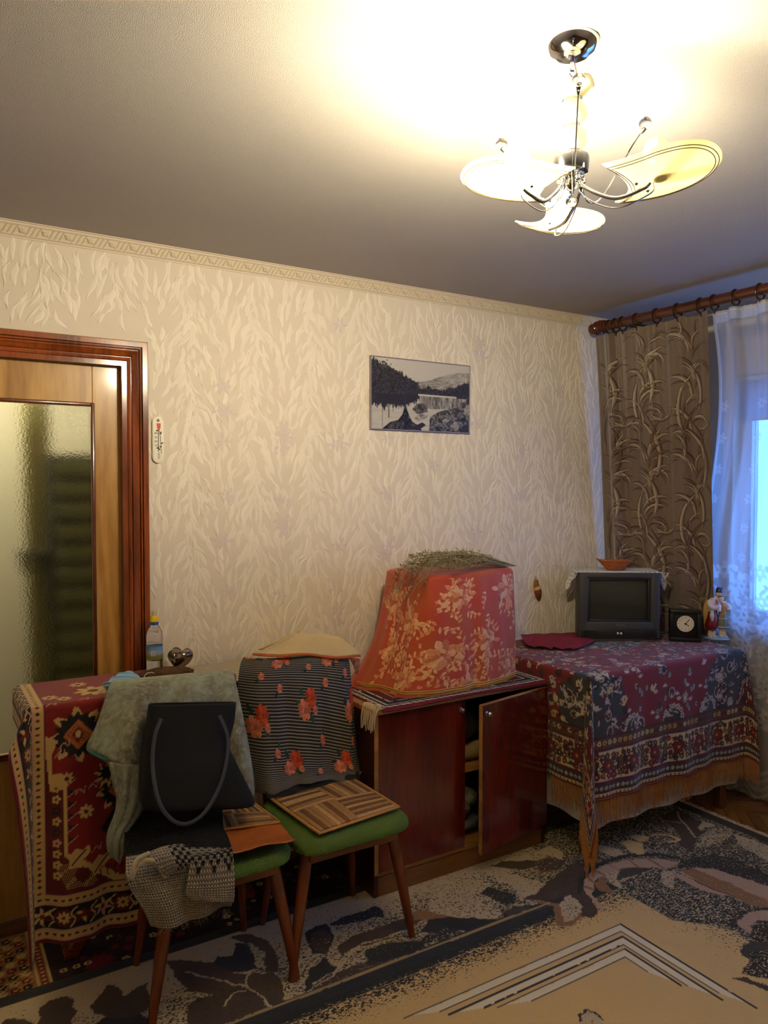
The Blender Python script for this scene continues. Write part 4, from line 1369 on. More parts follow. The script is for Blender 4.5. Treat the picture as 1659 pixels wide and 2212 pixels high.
def make_chair(cx, label):
    t = thing('chair', label, 'chair', (cx, 2.33, 0), 'green upholstered chairs in front of the wall')
    R = seat_geo(cx, 0.43, 0.385, 2.105, 2.525, 0.412, 0.455)
    V_, F_ = grid(R, True)
    mk('seat', (V_, F_), M_green, t, uv=np.stack([V_[:, 0] + V_[:, 2] * 0.6, V_[:, 1] + V_[:, 2]], 1), angle=180)
    mk('seat_frame', merge(bx(cx - 0.165, cx + 0.165, 2.145, 2.165, 0.375, 0.412, 0.003), bx(cx - 0.150, cx + 0.150, 2.47, 2.49, 0.375, 0.412, 0.003), bx(cx - 0.165, cx - 0.147, 2.165, 2.47, 0.375, 0.412, 0.003), bx(cx + 0.147, cx + 0.165, 2.165, 2.47, 0.375, 0.412, 0.003)), M_frame, t, smooth=False)
    for s in (-1, 1):
        mk('leg', tube([(cx + s * 0.158, 2.185, 0.411), (cx + s * 0.195, 2.17, 0.21), (cx + s * 0.228, 2.155, 0.015)], [0.021, 0.019, 0.012], 14), M_leg, t)
        mk('leg', tube([(cx + s * 0.145, 2.455, 0.411), (cx + s * 0.165, 2.475, 0.21), (cx + s * 0.185, 2.50, 0.014)], [0.019, 0.017, 0.011], 14), M_leg, t)
        mk('back_post', tube([(cx + s * 0.155, 2.512, 0.400), (cx + s * 0.165, 2.545, 0.62), (cx + s * 0.170, 2.578, 0.90)], [0.014, 0.013, 0.010], 10), M_leg, t)
    mk('backrest', xf(box((0, 0, 0), (0.375, 0.028, 0.30), 0.012, 3), frame((cx, 2.556, 0.765), (1, 0, 0), (0, 0.994, -0.105), (0, 0.105, 0.994))), M_frame, t)
    return t
make_chair(1.212, 'green upholstered chair with a floral skirt over its back next to the cabinet')
make_chair(0.772, 'green upholstered chair loaded with the black tote bag and knitted sweater')

# ------------------------------------------------------------------ striped floral skirt over the right chair's back
rows = [((1.036, 2.590, 0.934), (1.445, 2.590, 0.918)), ((1.007, 2.562, 0.953), (1.438, 2.562, 0.931)), ((0.984, 2.540, 0.921), (1.438, 2.540, 0.881)), ((0.973, 2.530, 0.842), (1.444, 2.530, 0.774)), ((0.979, 2.520, 0.728), (1.451, 2.520, 0.649)),
        ((0.986, 2.505, 0.615), (1.458, 2.505, 0.535)), ((0.991, 2.485, 0.538), (1.461, 2.485, 0.474)), ((0.999, 2.470, 0.489), (1.460, 2.470, 0.447))]
def sk_depth(u, v):
    e = np.abs(2 * u - 1)
    return 0.055 * e ** 7 + 0.010 * np.sin(u * 19 + 2 * v) * v ** 1.5 + 0.004 * np.sin(u * 41) * v
P, UU, VV = loft(rows, 120, 12, sk_depth)
P[..., 2] += 0.03 * np.sin(PI * UU) ** 2 * sstep(0.8, 1.0, VV)
P[..., 2] = np.maximum(P[..., 2], 0.470)
sk = thing('skirt', 'dark striped skirt with orange roses draped over the back of the right chair', 'skirt', (1.21, 2.53, 0.47))
M_stripe = weave_mat('striped_cloth', lin(30, 30, 36), lin(140, 133, 120), 132, kind='stripe', rough=0.85, bump=0.1, duty=0.32, sharp=3.0)
uvw = np.stack([UU * 0.45, VV * 0.50 + 0.012 * np.sin(UU * PI) - 0.02 * UU], -1).reshape(-1, 2)
mk('cloth', grid(P), M_stripe, sk, uv=uvw, angle=180)
def sheet_surf(P):
    nvv, nuu = P.shape[:2]
    du = np.gradient(P, axis=1); dv = np.gradient(P, axis=0)
    N = np.cross(du, dv); N /= np.linalg.norm(N, axis=-1, keepdims=True) + 1e-12
    if N[..., 1].mean() > 0: N = -N
    def f(u, v):
        a = np.clip(u, 0, 1) * (nuu - 1); b = np.clip(v, 0, 1) * (nvv - 1)
        i = np.minimum(a.astype(int), nuu - 2); j = np.minimum(b.astype(int), nvv - 2)
        s, t = (a - i)[..., None], (b - j)[..., None]
        def bl(A): return (A[j, i] * (1 - s) + A[j, i + 1] * s) * (1 - t) + (A[j + 1, i] * (1 - s) + A[j + 1, i + 1] * s) * t
        return bl(P), bl(N)
    return f
ss = sheet_surf(P)
items = []
w_, h_ = 0.46, 0.50
def pleaf(x, y, L, a, w, c, lift, bend=0.4):
    uv = leaf_uv(x, y, L, a, bend, w, 6)
    uv = np.stack([uv[..., 0] / w_, uv[..., 1] / h_], -1)
    c = np.array(c)
    items.append((uv, lift, lift + 0.0003, (c, c * 0.8, c * 1.12)))
org, pnk, grn, dgr = lin(200, 74, 40), lin(214, 122, 92), lin(46, 84, 66), lin(30, 58, 50)
def sk_rose(x, y, R, c):
    for ring_, n_ in ((1.0, 7), (0.6, 6), (0.25, 4)):
        for k in range(n_):
            a = 2 * PI * k / n_ + ring_ * 3
            cc = np.array(c) * (1.0, 0.72, 1.25)[(k + n_) % 3]
            pleaf(x + math.cos(a) * R * ring_ * 0.45, y + math.sin(a) * R * ring_ * 0.45, R * 0.75 * ring_ + 0.003, a + 1.2, R * 0.75, cc, 0.0012 + 0.0004 * (1 - ring_))
def bunch(x, y):
    for k in range(6):
        a = k * 1.05 + rnd.uniform(-0.3, 0.3)
        pleaf(x + 0.020 * math.cos(a), y + 0.020 * math.sin(a), 0.026, a, 0.014, rnd.choice((grn, dgr)), 0.0008)
    sk_rose(x - 0.014, y + 0.014, 0.022, pnk)
    sk_rose(x + 0.015, y - 0.014, 0.021, org)
    sk_rose(x + 0.028, y + 0.014, 0.009, pnk)
for x, y in ((0.135, 0.10), (0.345, 0.10), (0.24, 0.235), (0.05, 0.275), (0.16, 0.375), (0.36, 0.375), (0.03, 0.045), (0.245, 0.0), (0.425, 0.0), (0.43, 0.24)):
    bunch(x, y)
for x, y in ((0.07, 0.075), (0.245, 0.055), (0.25, 0.135), (0.065, 0.165), (0.135, 0.20), (0.32, 0.185), (0.29, 0.315), (0.105, 0.345), (0.26, 0.40), (0.41, 0.16), (0.42, 0.32)):
    sk_rose(x, y, 0.010, pnk); pleaf(x - 0.008, y + 0.008, 0.018, 2.4, 0.010, dgr, 0.0008); pleaf(x + 0.006, y - 0.012, 0.016, -1.2, 0.008, grn, 0.0008)
g, c = leaves_on(ss, items)
mk('rose_print', g, mat('rose_print', attr=True, rough=0.8), sk, col=c, kind='stuff')
# black lining that shows along the lower hem
rows = [((1.036, 2.492, 0.500), (1.414, 2.492, 0.488)), ((1.032, 2.470, 0.485), (1.418, 2.470, 0.470)), ((1.034, 2.455, 0.480), (1.399, 2.455, 0.464))]
P, UU, VV = loft(rows, 40, 6, lambda u, v: 0.006 * np.sin(u * 20))
P[..., 2] = np.maximum(P[..., 2], 0.468)
mk('lining', grid(P), mat('black_lining', lin(16, 17, 24), 0.8), sk, angle=180, solid=0.003)

# cream towel with an orange edge folded over the chair back, floral lining below it
rows = [((1.074, 2.630, 0.970), (1.489, 2.630, 0.886)), ((1.165, 2.625, 0.999), (1.448, 2.625, 0.951)), ((1.228, 2.615, 1.018), (1.393, 2.615, 0.988)), ((1.168, 2.590, 1.012), (1.408, 2.590, 0.976)), ((1.065, 2.565, 0.983), (1.443, 2.565, 0.941)), ((1.016, 2.548, 0.978), (1.461, 2.548, 0.916))]
def tw(u, v):
    return np.stack([0 * u, 0.006 * np.sin(u * 14), 0.004 * np.sin(u * 11 + v * 3)], -1)
P, UU, VV = loft(rows, 60, 8, None, tw)
tw_ = thing('towel', 'cream towel with an orange edge folded over the right chair back', 'towel', (1.2, 2.58, 0.93))
mk('cloth', grid(P), mat('cream_towel', lin(224, 196, 142), 0.95, bump=0.6, bscale=260), tw_, angle=180, solid=0.006)
mk('edge_piping', tube(P[-1] + np.array((0, -0.003, -0.002)), 0.0042, 6), mat('orange_piping', lin(196, 92, 36), 0.8), tw_)
rows = [((1.434, 2.600, 0.910), (1.488, 2.600, 0.896)), ((1.458, 2.605, 0.873), (1.487, 2.605, 0.865)), ((1.473, 2.610, 0.835), (1.483, 2.610, 0.831))]
P, UU, VV = loft(rows, 12, 6)
mk('lining', grid(P), mat('red_floral', lin(150, 52, 40), 0.9, var=0.8, vscale=60, alt=lin(206, 168, 140)), tw_, angle=180, solid=0.003)

# ------------------------------------------------------------------ straw mats, each woven from strips
def bil(c, u, v, z=0.0):
    a, b, cc, d = [np.array(p) for p in c]
    p = a * (1 - u) * (1 - v) + b * u * (1 - v) + cc * u * v + d * (1 - u) * v
    p[2] += z + 0.010 * math.sin(PI * u) * math.sin(PI * v)
    return p
def strip(c, u0, u1, v0, v1, z0, z1, n=4, along_u=True):
    V, F = [], []
    for i in range(n + 1):
        t = i / n
        for (p, q, zz_) in ((0, 0, z0), (1, 0, z0), (1, 1, z1), (0, 1, z1)):
            if along_u:
                u, v = u0 + (u1 - u0) * t, (v0, v1)[p]
            else:
                u, v = (u0, u1)[p], v0 + (v1 - v0) * t
            V.append(bil(c, u, v, zz_))
    for i in range(n):
        for k in range(4):
            l = (k + 1) % 4
            F.append((i * 4 + k, i * 4 + l, i * 4 + 4 + l, i * 4 + 4 + k))
    F.append((3, 2, 1, 0)); F.append((n * 4, n * 4 + 1, n * 4 + 2, n * 4 + 3))
    return np.array(V), F
M_str = [mat('straw_light', lin(206, 166, 104), 0.7, bump=0.5, bscale=350, var=0.2, vscale=90), mat('straw_mid', lin(176, 132, 78), 0.7, bump=0.5, bscale=350, var=0.25, vscale=90), mat('straw_brown', lin(122, 82, 44), 0.7, bump=0.5, bscale=350, var=0.2, vscale=90)]
M_bind = mat('straw_binding', lin(192, 140, 76), 0.85, bump=0.3, bscale=300)
def straw_mat(c, label, seq=((0, 2, 0, 2, 0, 0, 2, 1, 0), (1, 2, 1, 0, 1, 2, 1, 0, 2), (0, 2, 1, 2, 0, 2, 1, 2, 0), (1, 2, 1, 1, 0, 1, 2, 1, 1))):
    ctr = np.mean([np.array(p) for p in c], 0)
    t = thing('straw_mat', label, 'mat', tuple(ctr), 'square straw seat mats')
    mk('backing', strip(c, 0.0, 1.0, 0.0, 1.0, 0.0, 0.003), M_bind, t)
    q = 0
    for (a0, a1, b0, b1, al) in ((0.03, 0.5, 0.03, 0.5, True), (0.5, 0.97, 0.03, 0.5, False), (0.5, 0.97, 0.5, 0.97, True), (0.03, 0.5, 0.5, 0.97, False)):
        s = seq[q]
        for k, mi in enumerate(s):
            f0, f1 = k / len(s), (k + 1) / len(s)
            if al:
                g = strip(c, a0, a1, b0 + (b1 - b0) * f0 + 0.002, b0 + (b1 - b0) * f1 - 0.002, 0.003, 0.0058 + 0.0006 * (k % 2), 5, True)
            else:
                g = strip(c, a0 + (a1 - a0) * f0 + 0.002, a0 + (a1 - a0) * f1 - 0.002, b0, b1, 0.003, 0.0058 + 0.0006 * (k % 2), 5, False)
            mk('straw_strip', g, M_str[mi], t)
        q += 1
    ring_ = [bil(c, 0.0, v, 0.003) for v in np.linspace(0, 1, 7)] + [bil(c, u, 1.0, 0.003) for u in np.linspace(0, 1, 7)[1:]] + [bil(c, 1.0, v, 0.003) for v in np.linspace(1, 0, 7)[1:]] + [bil(c, u, 0.0, 0.003) for u in np.linspace(1, 0, 7)[1:-1]]
    mk('binding', tube(ring_, 0.0045, 6, closed=True), M_bind, t)
straw_mat(((1.046, 2.495, 0.470), (1.387, 2.488, 0.470), (1.398, 2.173, 0.470), (1.072, 2.135, 0.470)), 'square woven straw mat lying on the green seat in front of the skirt')
straw_mat(((0.747, 2.336, 0.474), (0.796, 2.488, 0.474), (0.980, 2.459, 0.474), (0.995, 2.270, 0.474)), 'woven straw mat half hidden under the black tote bag on the left chair')
# orange leather pad under it
rows = [((0.777, 2.338, 0.466), (0.981, 2.409, 0.466)), ((0.780, 2.256, 0.468), (0.999, 2.267, 0.468)), ((0.784, 2.204, 0.468), (0.992, 2.177, 0.468)), ((0.753, 2.100, 0.502), (0.971, 2.100, 0.491))]
P, UU, VV = loft(rows, 30, 6, None, lambda u, v: np.stack([0 * u, 0 * u, 0.003 * np.sin(u * 9 + 3 * v)], -1))
o = mk('leather_pad', grid(P), mat('orange_leather', lin(176, 96, 40), 0.45, var=0.2, vscale=30), angle=180, solid=0.003)
tag(o, 'orange leather piece under the straw mat on the left chair', 'leather pad')

# ------------------------------------------------------------------ pale green patterned dress over the left chair's back
rows = [((0.573, 2.610, 0.908), (0.944, 2.610, 0.891)), ((0.548, 2.575, 0.938), (0.940, 2.575, 0.924)), ((0.519, 2.535, 0.936), (0.939, 2.535, 0.917)), ((0.497, 2.515, 0.883), (0.943, 2.515, 0.866)), ((0.471, 2.500, 0.814), (0.956, 2.500, 0.778)), ((0.443, 2.490, 0.748), (0.970, 2.490, 0.688)),
        ((0.502, 2.480, 0.696), (0.981, 2.480, 0.607)), ((0.516, 2.470, 0.626), (0.989, 2.470, 0.527)), ((0.536, 2.460, 0.558), (0.981, 2.460, 0.475))]
def dr(u, v):
    return 0.014 * np.sin(u * 16 + 3 * v) * sstep(0.2, 0.7, v) + 0.006 * np.sin(u * 37 + 2) * sstep(0.25, 0.7, v) + 0.02 * (1 - np.abs(2 * u - 1) ** 3) * -1 * sstep(0.1, 0.5, v)
P1, U1, V1 = loft(rows, 100, 10, dr)
rows = [((0.502, 2.468, 0.709), (0.660, 2.468, 0.679)), ((0.518, 2.455, 0.630), (0.634, 2.455, 0.606)), ((0.515, 2.440, 0.563), (0.594, 2.440, 0.537)), ((0.488, 2.430, 0.500), (0.548, 2.430, 0.485)), ((0.486, 2.428, 0.454), (0.542, 2.428, 0.443)), ((0.497, 2.430, 0.427), (0.531, 2.430, 0.422)), ((0.512, 2.434, 0.411), (0.520, 2.434, 0.409))]
P2, U2, V2 = loft(rows, 36, 8, lambda u, v: -0.028 * np.sin(PI * u) + 0.005 * np.sin(u * 20 + v * 4))
dress = thing('patterned_dress', 'grey green marbled dress draped over the left chair behind the tote bag', 'dress', (0.74, 2.5, 0.5))
M_dress = mat('marbled_cloth', lin(142, 152, 128), 0.7, var=0.3, vscale=11, alt=lin(112, 98, 76), bump=0.15, bscale=200)
nt = M_dress.node_tree
_mus = nd(nt, 'ShaderNodeTexNoise'); _mus.inputs['Scale'].default_value = 22; _mus.inputs['Detail'].default_value = 9; _mus.inputs['Distortion'].default_value = 0.8
_r = nd(nt, 'ShaderNodeMapRange'); _r.inputs['From Min'].default_value = 0.42; _r.inputs['From Max'].default_value = 0.80
nt.links.new(_mus.outputs['Fac'], _r.inputs['Value'])
_m = nd(nt, 'ShaderNodeMix', data_type='RGBA'); _m.inputs['B'].default_value = (*lin(172, 178, 156), 1)
_src = nt.nodes['Principled BSDF'].inputs['Base Color'].links[0].from_socket
nt.links.new(_src, _m.inputs['A']); nt.links.new(_r.outputs[0], _m.inputs['Factor']); nt.links.new(_m.outputs['Result'], nt.nodes['Principled BSDF'].inputs['Base Color'])
mk('cloth', merge(grid(P1), grid(P2)), M_dress, dress, angle=180, solid=0.002)
teal = mat('teal_hem', lin(42, 122, 108), 0.7)
i5 = int(len(P1) * 0.63)
sl = np.array([(0.442, 2.484, 0.753), (0.462, 2.478, 0.737), (0.484, 2.474, 0.722), (0.501, 2.474, 0.716)])
mk('sleeve_hem', tube(cr(sl, 5), 0.0042, 6), teal, dress)
mk('lower_hem', tube(cr([(0.490, 2.424, 0.443), (0.500, 2.420, 0.425), (0.517, 2.420, 0.415), (0.535, 2.424, 0.435)], 5), 0.0038, 6), teal, dress)

# ------------------------------------------------------------------ knitted sweater spread over the left seat
rows = [((0.675, 2.743, 0.500), (0.874, 2.525, 0.500)), ((0.578, 2.567, 0.505), (0.841, 2.386, 0.500)), ((0.552, 2.538, 0.500), (0.810, 2.289, 0.492)), ((0.530, 2.387, 0.492), (0.802, 2.227, 0.486)), ((0.507, 2.276, 0.486), (0.788, 2.156, 0.484)),
        ((0.470, 2.108, 0.502), (0.772, 2.100, 0.483)), ((0.482, 2.090, 0.468), (0.768, 2.086, 0.430)), ((0.510, 2.085, 0.414), (0.765, 2.083, 0.383)), ((0.530, 2.088, 0.361), (0.761, 2.086, 0.347))]
P, UU, VV = loft(rows, 110, 12, lambda u, v: 0.008 * np.sin(u * 15 + 1) * sstep(0.55, 0.9, v), lambda u, v: np.stack([0 * u, 0 * u, 0.012 * np.sin(u * PI) * (1 - sstep(0.45, 0.65, v)) - 0.010 * np.sin(u * 5) * sstep(0.9, 1, v)], -1))
bk, wt = np.array(lin(22, 22, 24)), np.array(lin(196, 182, 160))
C = np.where((VV > 0.52)[..., None], wt, bk)
chk = (np.sin(UU * 2 * PI * 13) * np.sin(VV * 2 * PI * 24) > -0.1)
bandm = (VV > 0.50) & (VV < 0.575) & (UU > 0.55)
C = np.where((bandm & chk)[..., None], wt, np.where(bandm[..., None], bk, C))
M_knit = weave_mat('knit_wool', (0.34, 0.34, 0.34), (1.0, 1.0, 1.0), 112, kind='knit', rough=0.95, bump=1.0, duty=0.5, sharp=1.0, attr=True)
sw = thing('sweater', 'black and cream knitted sweater hanging over the front of the left chair', 'sweater', (0.70, 2.2, 0.3))
uvw = np.stack([UU * 0.36, VV * 0.55], -1).reshape(-1, 2)
mk('body', grid(P), M_knit, sw, col=C.reshape(-1, 3), uv=uvw, angle=180, solid=0.007)
# turned-back cuff on the left and the folded panel on the right
rows = [((0.541, 2.145, 0.537), (0.634, 2.145, 0.538)), ((0.530, 2.118, 0.552), (0.637, 2.112, 0.545)), ((0.532, 2.095, 0.548), (0.636, 2.090, 0.536)), ((0.554, 2.082, 0.524), (0.635, 2.080, 0.525)), ((0.569, 2.080, 0.495), (0.629, 2.078, 0.514))]
P, UU, VV = loft(rows, 50, 10, None, lambda u, v: np.stack([0 * u, -0.012 * np.sin(PI * v), 0.006 * np.sin(PI * u)], -1))
C = np.broadcast_to(wt, P.shape).copy()
cm_ = (UU > 0.52) & (np.sin(UU * 2 * PI * 5) * np.sin(VV * 2 * PI * 4) > 0)
C[cm_] = bk
mk('cuff', grid(P), M_knit, sw, col=C.reshape(-1, 3), uv=np.stack([UU * 0.12, VV * 0.10], -1).reshape(-1, 2), angle=180, solid=0.007)
mk('cuff_edge', tube(cr([(0.568, 2.078, 0.496), (0.552, 2.074, 0.528), (0.530, 2.082, 0.551), (0.500, 2.090, 0.543), (0.479, 2.086, 0.514), (0.481, 2.084, 0.535), (0.498, 2.090, 0.559), (0.530, 2.100, 0.563)], 5), 0.0065, 8), mat('wool_edge', lin(186, 170, 140), 0.95, bump=0.5, bscale=300), sw)
rows = [((0.651, 2.096, 0.522), (0.765, 2.092, 0.522)), ((0.636, 2.076, 0.521), (0.761, 2.074, 0.505)), ((0.624, 2.070, 0.464), (0.762, 2.068, 0.440)), ((0.621, 2.070, 0.441), (0.762, 2.068, 0.399)), ((0.636, 2.070, 0.420), (0.759, 2.068, 0.377))]
P, UU, VV = loft(rows, 60, 10, lambda u, v: -0.006 * np.sin(PI * u))
C = np.broadcast_to(wt * 1.05, P.shape).copy()
bm_ = (VV < 0.40) & (np.sin(UU * 2 * PI * 6) * np.sin(VV * 2 * PI * 6 + 0.6) > -0.05) & (VV < 0.36 - 0.12 * np.sin(UU * 20))
C[bm_] = bk
mk('folded_panel', grid(P), M_knit, sw, col=C.reshape(-1, 3), uv=np.stack([UU * 0.15, VV * 0.16], -1).reshape(-1, 2), angle=180, solid=0.006)
gs = []
for i in range(46):
    t_ = rnd.random()
    a = np.array((0.548, 2.088, 0.357)) * (1 - t_) + np.array((0.761, 2.086, 0.350)) * t_
    gs.append(tube([a, a + np.array((rnd.uniform(-0.006, 0.006), rnd.uniform(-0.008, 0.004), -0.012)), a + np.array((rnd.uniform(-0.012, 0.012), rnd.uniform(-0.01, 0.006), -rnd.uniform(0.010, 0.030)))], 0.0003, 3))
mk('loose_wool', merge(*gs), MATS['wool_edge'], sw, kind='stuff')

# ------------------------------------------------------------------ black tote bag leaning against the dress
rows = [((0.619, 2.400, 0.883), (0.905, 2.400, 0.846)), ((0.609, 2.385, 0.840), (0.891, 2.385, 0.794)), ((0.586, 2.355, 0.765), (0.860, 2.355, 0.728)), ((0.571, 2.320, 0.707), (0.869, 2.320, 0.679)), ((0.565, 2.300, 0.659), (0.892, 2.300, 0.620)), ((0.563, 2.285, 0.620), (0.914, 2.285, 0.563)), ((0.575, 2.295, 0.599), (0.915, 2.295, 0.538))]
Lp, Rp = cr([r[0] for r in rows], 8), cr([r[1] for r in rows], 8)
n = 56
a = np.linspace(0, 2 * PI, n, endpoint=False)
P = []
for i, (l, r) in enumerate(zip(Lp, Rp)):
    v = i / (len(Lp) - 1)
    c = (l + r) / 2; h = (r - l) / 2
    dd = 0.014 + 0.045 * math.sin(PI * min(v * 0.62, 1)) * (1 if v < 0.93 else 0.6)
    s_, k_ = np.sin(a), np.cos(a)
    rr_ = (np.abs(k_) ** 4 + np.abs(s_) ** 4) ** -0.25
    wob = 1 + 0.10 * np.sin(a * 5 + v * 6) * v
    P.append(c + np.outer(k_ * rr_, h) + np.outer(s_ * rr_ * dd * wob, (0, 1, 0)) + np.array((0, 0.03, 0)))
P = np.array(P)
M_bag = mat('black_canvas', lin(12, 12, 15), 0.95, bump=0.15, bscale=400)
bag = thing('tote_bag', 'black canvas tote bag with long handles slumped on the left chair', 'bag', (0.76, 2.33, 0.5))
V_, F_ = grid(P, True)
F_ = [tuple(f) for f in F_.tolist()] + [tuple(range((len(P) - 1) * n, len(P) * n))]
mk('body', (V_, F_), M_bag, bag, angle=60, solid=0.002)
mk('rim', merge(tube(P[0] + np.array((0, 0, 0.0)), 0.0022, 6, closed=True), tube(P[5] + np.array((0, -0.001, 0)), 0.0012, 5, closed=True)), mat('bag_rim', lin(34, 35, 42), 0.7), bag)
def strap(pts, w=0.012):
    p = cr(pts, 7)
    T = np.gradient(p, axis=0); T /= np.linalg.norm(T, axis=1)[:, None]
    side = np.cross(T, (0, -1, 0.25)); side /= np.linalg.norm(side, axis=1)[:, None]
    return grid(np.stack([p - side * w / 2, p + side * w / 2], 1))
mk('handle', strap([(0.635, 2.352, 0.856), (0.610, 2.332, 0.811), (0.594, 2.300, 0.738), (0.591, 2.238, 0.661), (0.614, 2.215, 0.606), (0.659, 2.200, 0.575), (0.721, 2.210, 0.589), (0.781, 2.238, 0.649), (0.826, 2.296, 0.709), (0.843, 2.335, 0.770), (0.825, 2.362, 0.834)]), mat('bag_strap', lin(52, 53, 58), 0.7), bag, angle=180, solid=0.003)
mk('handle', strap([(0.662, 2.430, 0.867), (0.657, 2.450, 0.869), (0.646, 2.460, 0.865), (0.632, 2.440, 0.858)], 0.010), MATS['bag_strap'], bag, angle=180, solid=0.003)

# ================================================================== HIGH NARROW BOARD WITH RED CARPET
BX0, BX1, BY0, BY1, BZ = 0.30, 1.40, 2.615, 2.925, 0.870
bd_ = thing('folding_board', 'narrow folding table with slanted wooden legs and black edged polished top by the door', 'table', (0.85, 2.77, 0))
M_top = mat('polished_top', lin(176, 156, 124), 0.12, coat=0.6, var=0.06)
M_blk = mat('black_edge', lin(20, 18, 18), 0.35)
mk('tabletop', bx(BX0, BX1, BY0, BY1, BZ - 0.004, BZ, 0.0005), M_top, bd_, smooth=False)
mk('edge_band', bx(BX0 - 0.002, BX1 + 0.002, BY0 - 0.002, BY1 + 0.001, BZ - 0.026, BZ - 0.004, 0.002), M_blk, bd_, smooth=False)
def plank(a, b, w, t):
    a, b = np.array(a, float), np.array(b, float)
    ez = b - a; L = np.linalg.norm(ez); ez /= L
    ey = np.array((0, 1.0, 0)); ex = np.cross(ey, ez); ex /= np.linalg.norm(ex); ey = np.cross(ez, ex)
    return xf(box((0, 0, L / 2), (w, t, L), 0.003), frame(a, ex, ey, ez))
for (p, q) in (((0.420, 2.665, 0.025), (0.98, 2.665, 0.835)), ((1.06, 2.715, 0.025), (0.50, 2.715, 0.835)), ((0.420, 2.855, 0.025), (0.98, 2.855, 0.835)), ((1.06, 2.88, 0.025), (0.50, 2.88, 0.835))):
    mk('leg', plank(p, q, 0.042, 0.024), M_leg, bd_, smooth=False)
mk('crossbar', tube([(0.74, 2.64, 0.43), (0.74, 2.90, 0.43)], 0.010, 10), M_leg, bd_)
mk('foot_rail', bx(0.39, 0.44, 2.645, 2.88, 0.0095, 0.028, 0.003), M_leg, bd_, smooth=False)
mk('foot_rail', bx(1.03, 1.08, 2.69, 2.90, 0.0095, 0.028, 0.003), M_leg, bd_, smooth=False)

RL, RF, RX1 = 0.13, 0.80, 0.80
rect2 = (BX0 - 0.006, 2.0, BY0 - 0.006, BY1 + 0.2)
A = Art(BX0 - RL, RX1, BY0 - RF, BY1 - 0.01, 0.0036)
U, V = A.U, A.V
r_red, r_cr, r_nv, r_mar, r_ro, r_lt = lin(128, 18, 20), lin(202, 168, 104), lin(22, 18, 26), lin(92, 20, 22), lin(178, 96, 44), lin(196, 150, 130)
A.fill(r_red)
e = np.minimum(U - (BX0 - RL), V - (BY0 - RF))
def lpts(ed, step):
    x0, y0 = BX0 - RL + ed, BY0 - RF + ed
    out = [(x0 + k * step, y0, 0.0) for k in range(int((RX1 - x0) / step) + 1)]
    return out + [(x0, y0 + (k + 1) * step, PI / 2) for k in range(int((BY1 - y0) / step))]
# stepped inner frame
x0, y0 = BX0 - RL + 0.165, BY0 - RF + 0.165
A.poly([(x0, y0), (RX1, y0), (RX1, y0 + 0.018), (x0 + 0.22, y0 + 0.018), (x0 + 0.22, y0 + 0.02), (x0 + 0.06, y0 + 0.13), (x0 + 0.06, y0 + 0.36), (x0 + 0.045, y0 + 0.36), (x0 + 0.045, y0 + 0.395), (x0 + 0.018, y0 + 0.395), (x0 + 0.018, y0 + 0.46), (x0 + 0.03, y0 + 0.485), (x0, y0 + 0.52)], r_cr)
A.poly([(x0, y0), (x0 + 0.20, y0), (x0 + 0.05, y0 + 0.12), (x0 + 0.05, y0 + 0.34), (x0 + 0.01, y0 + 0.34), (x0, y0 + 0.45)], r_mar)
for k in range(9):
    A.petals(x0 + 0.028, y0 + 0.06 + k * 0.036, 0.014, 5, rnd.choice((r_cr, r_lt, r_nv)), cc=r_red)
for i in range(14):
    A.line([(x0 + 0.06 + i * 0.007, y0 + 0.012), (x0 + 0.02 + i * 0.007, y0 + 0.10)], 0.002, r_cr)
A.star(x0 + 0.105, y0 + 0.05, 0.026, 8, r_mar, 0.8)
for k in range(6):
    y = y0 + 0.16 + k * 0.038
    A.poly([(x0 + 0.062, y), (x0 + 0.088, y + 0.018), (x0 + 0.072, y + 0.020), (x0 + 0.062, y + 0.030)], r_nv)
    A.line([(x0 + 0.062, y), (x0 + 0.090, y + 0.019)], 0.003, r_lt)
# cream animals / angular leaves near the bottom
for (ax, ay, f) in ((0.43, y0 + 0.11, 1), (0.50, y0 + 0.07, -1), (0.62, y0 + 0.10, 1)):
    A.poly([(ax - 0.03, ay - 0.03), (ax + 0.005, ay - 0.035), (ax + 0.012, ay - 0.01), (ax + 0.035, ay + 0.01), (ax + 0.03, ay + 0.035), (ax + 0.01, ay + 0.02), (ax - 0.01, ay + 0.03), (ax - 0.03, ay + 0.01)], r_cr)
    A.line([(ax - 0.022, ay - 0.022), (ax + 0.02, ay + 0.02)], 0.006, r_mar)
for k in range(8):
    A.line([(0.50 + k * 0.022, y0 + 0.022), (0.495 + k * 0.022, y0 + 0.048), (0.503 + k * 0.022, y0 + 0.055)], 0.004, r_nv)
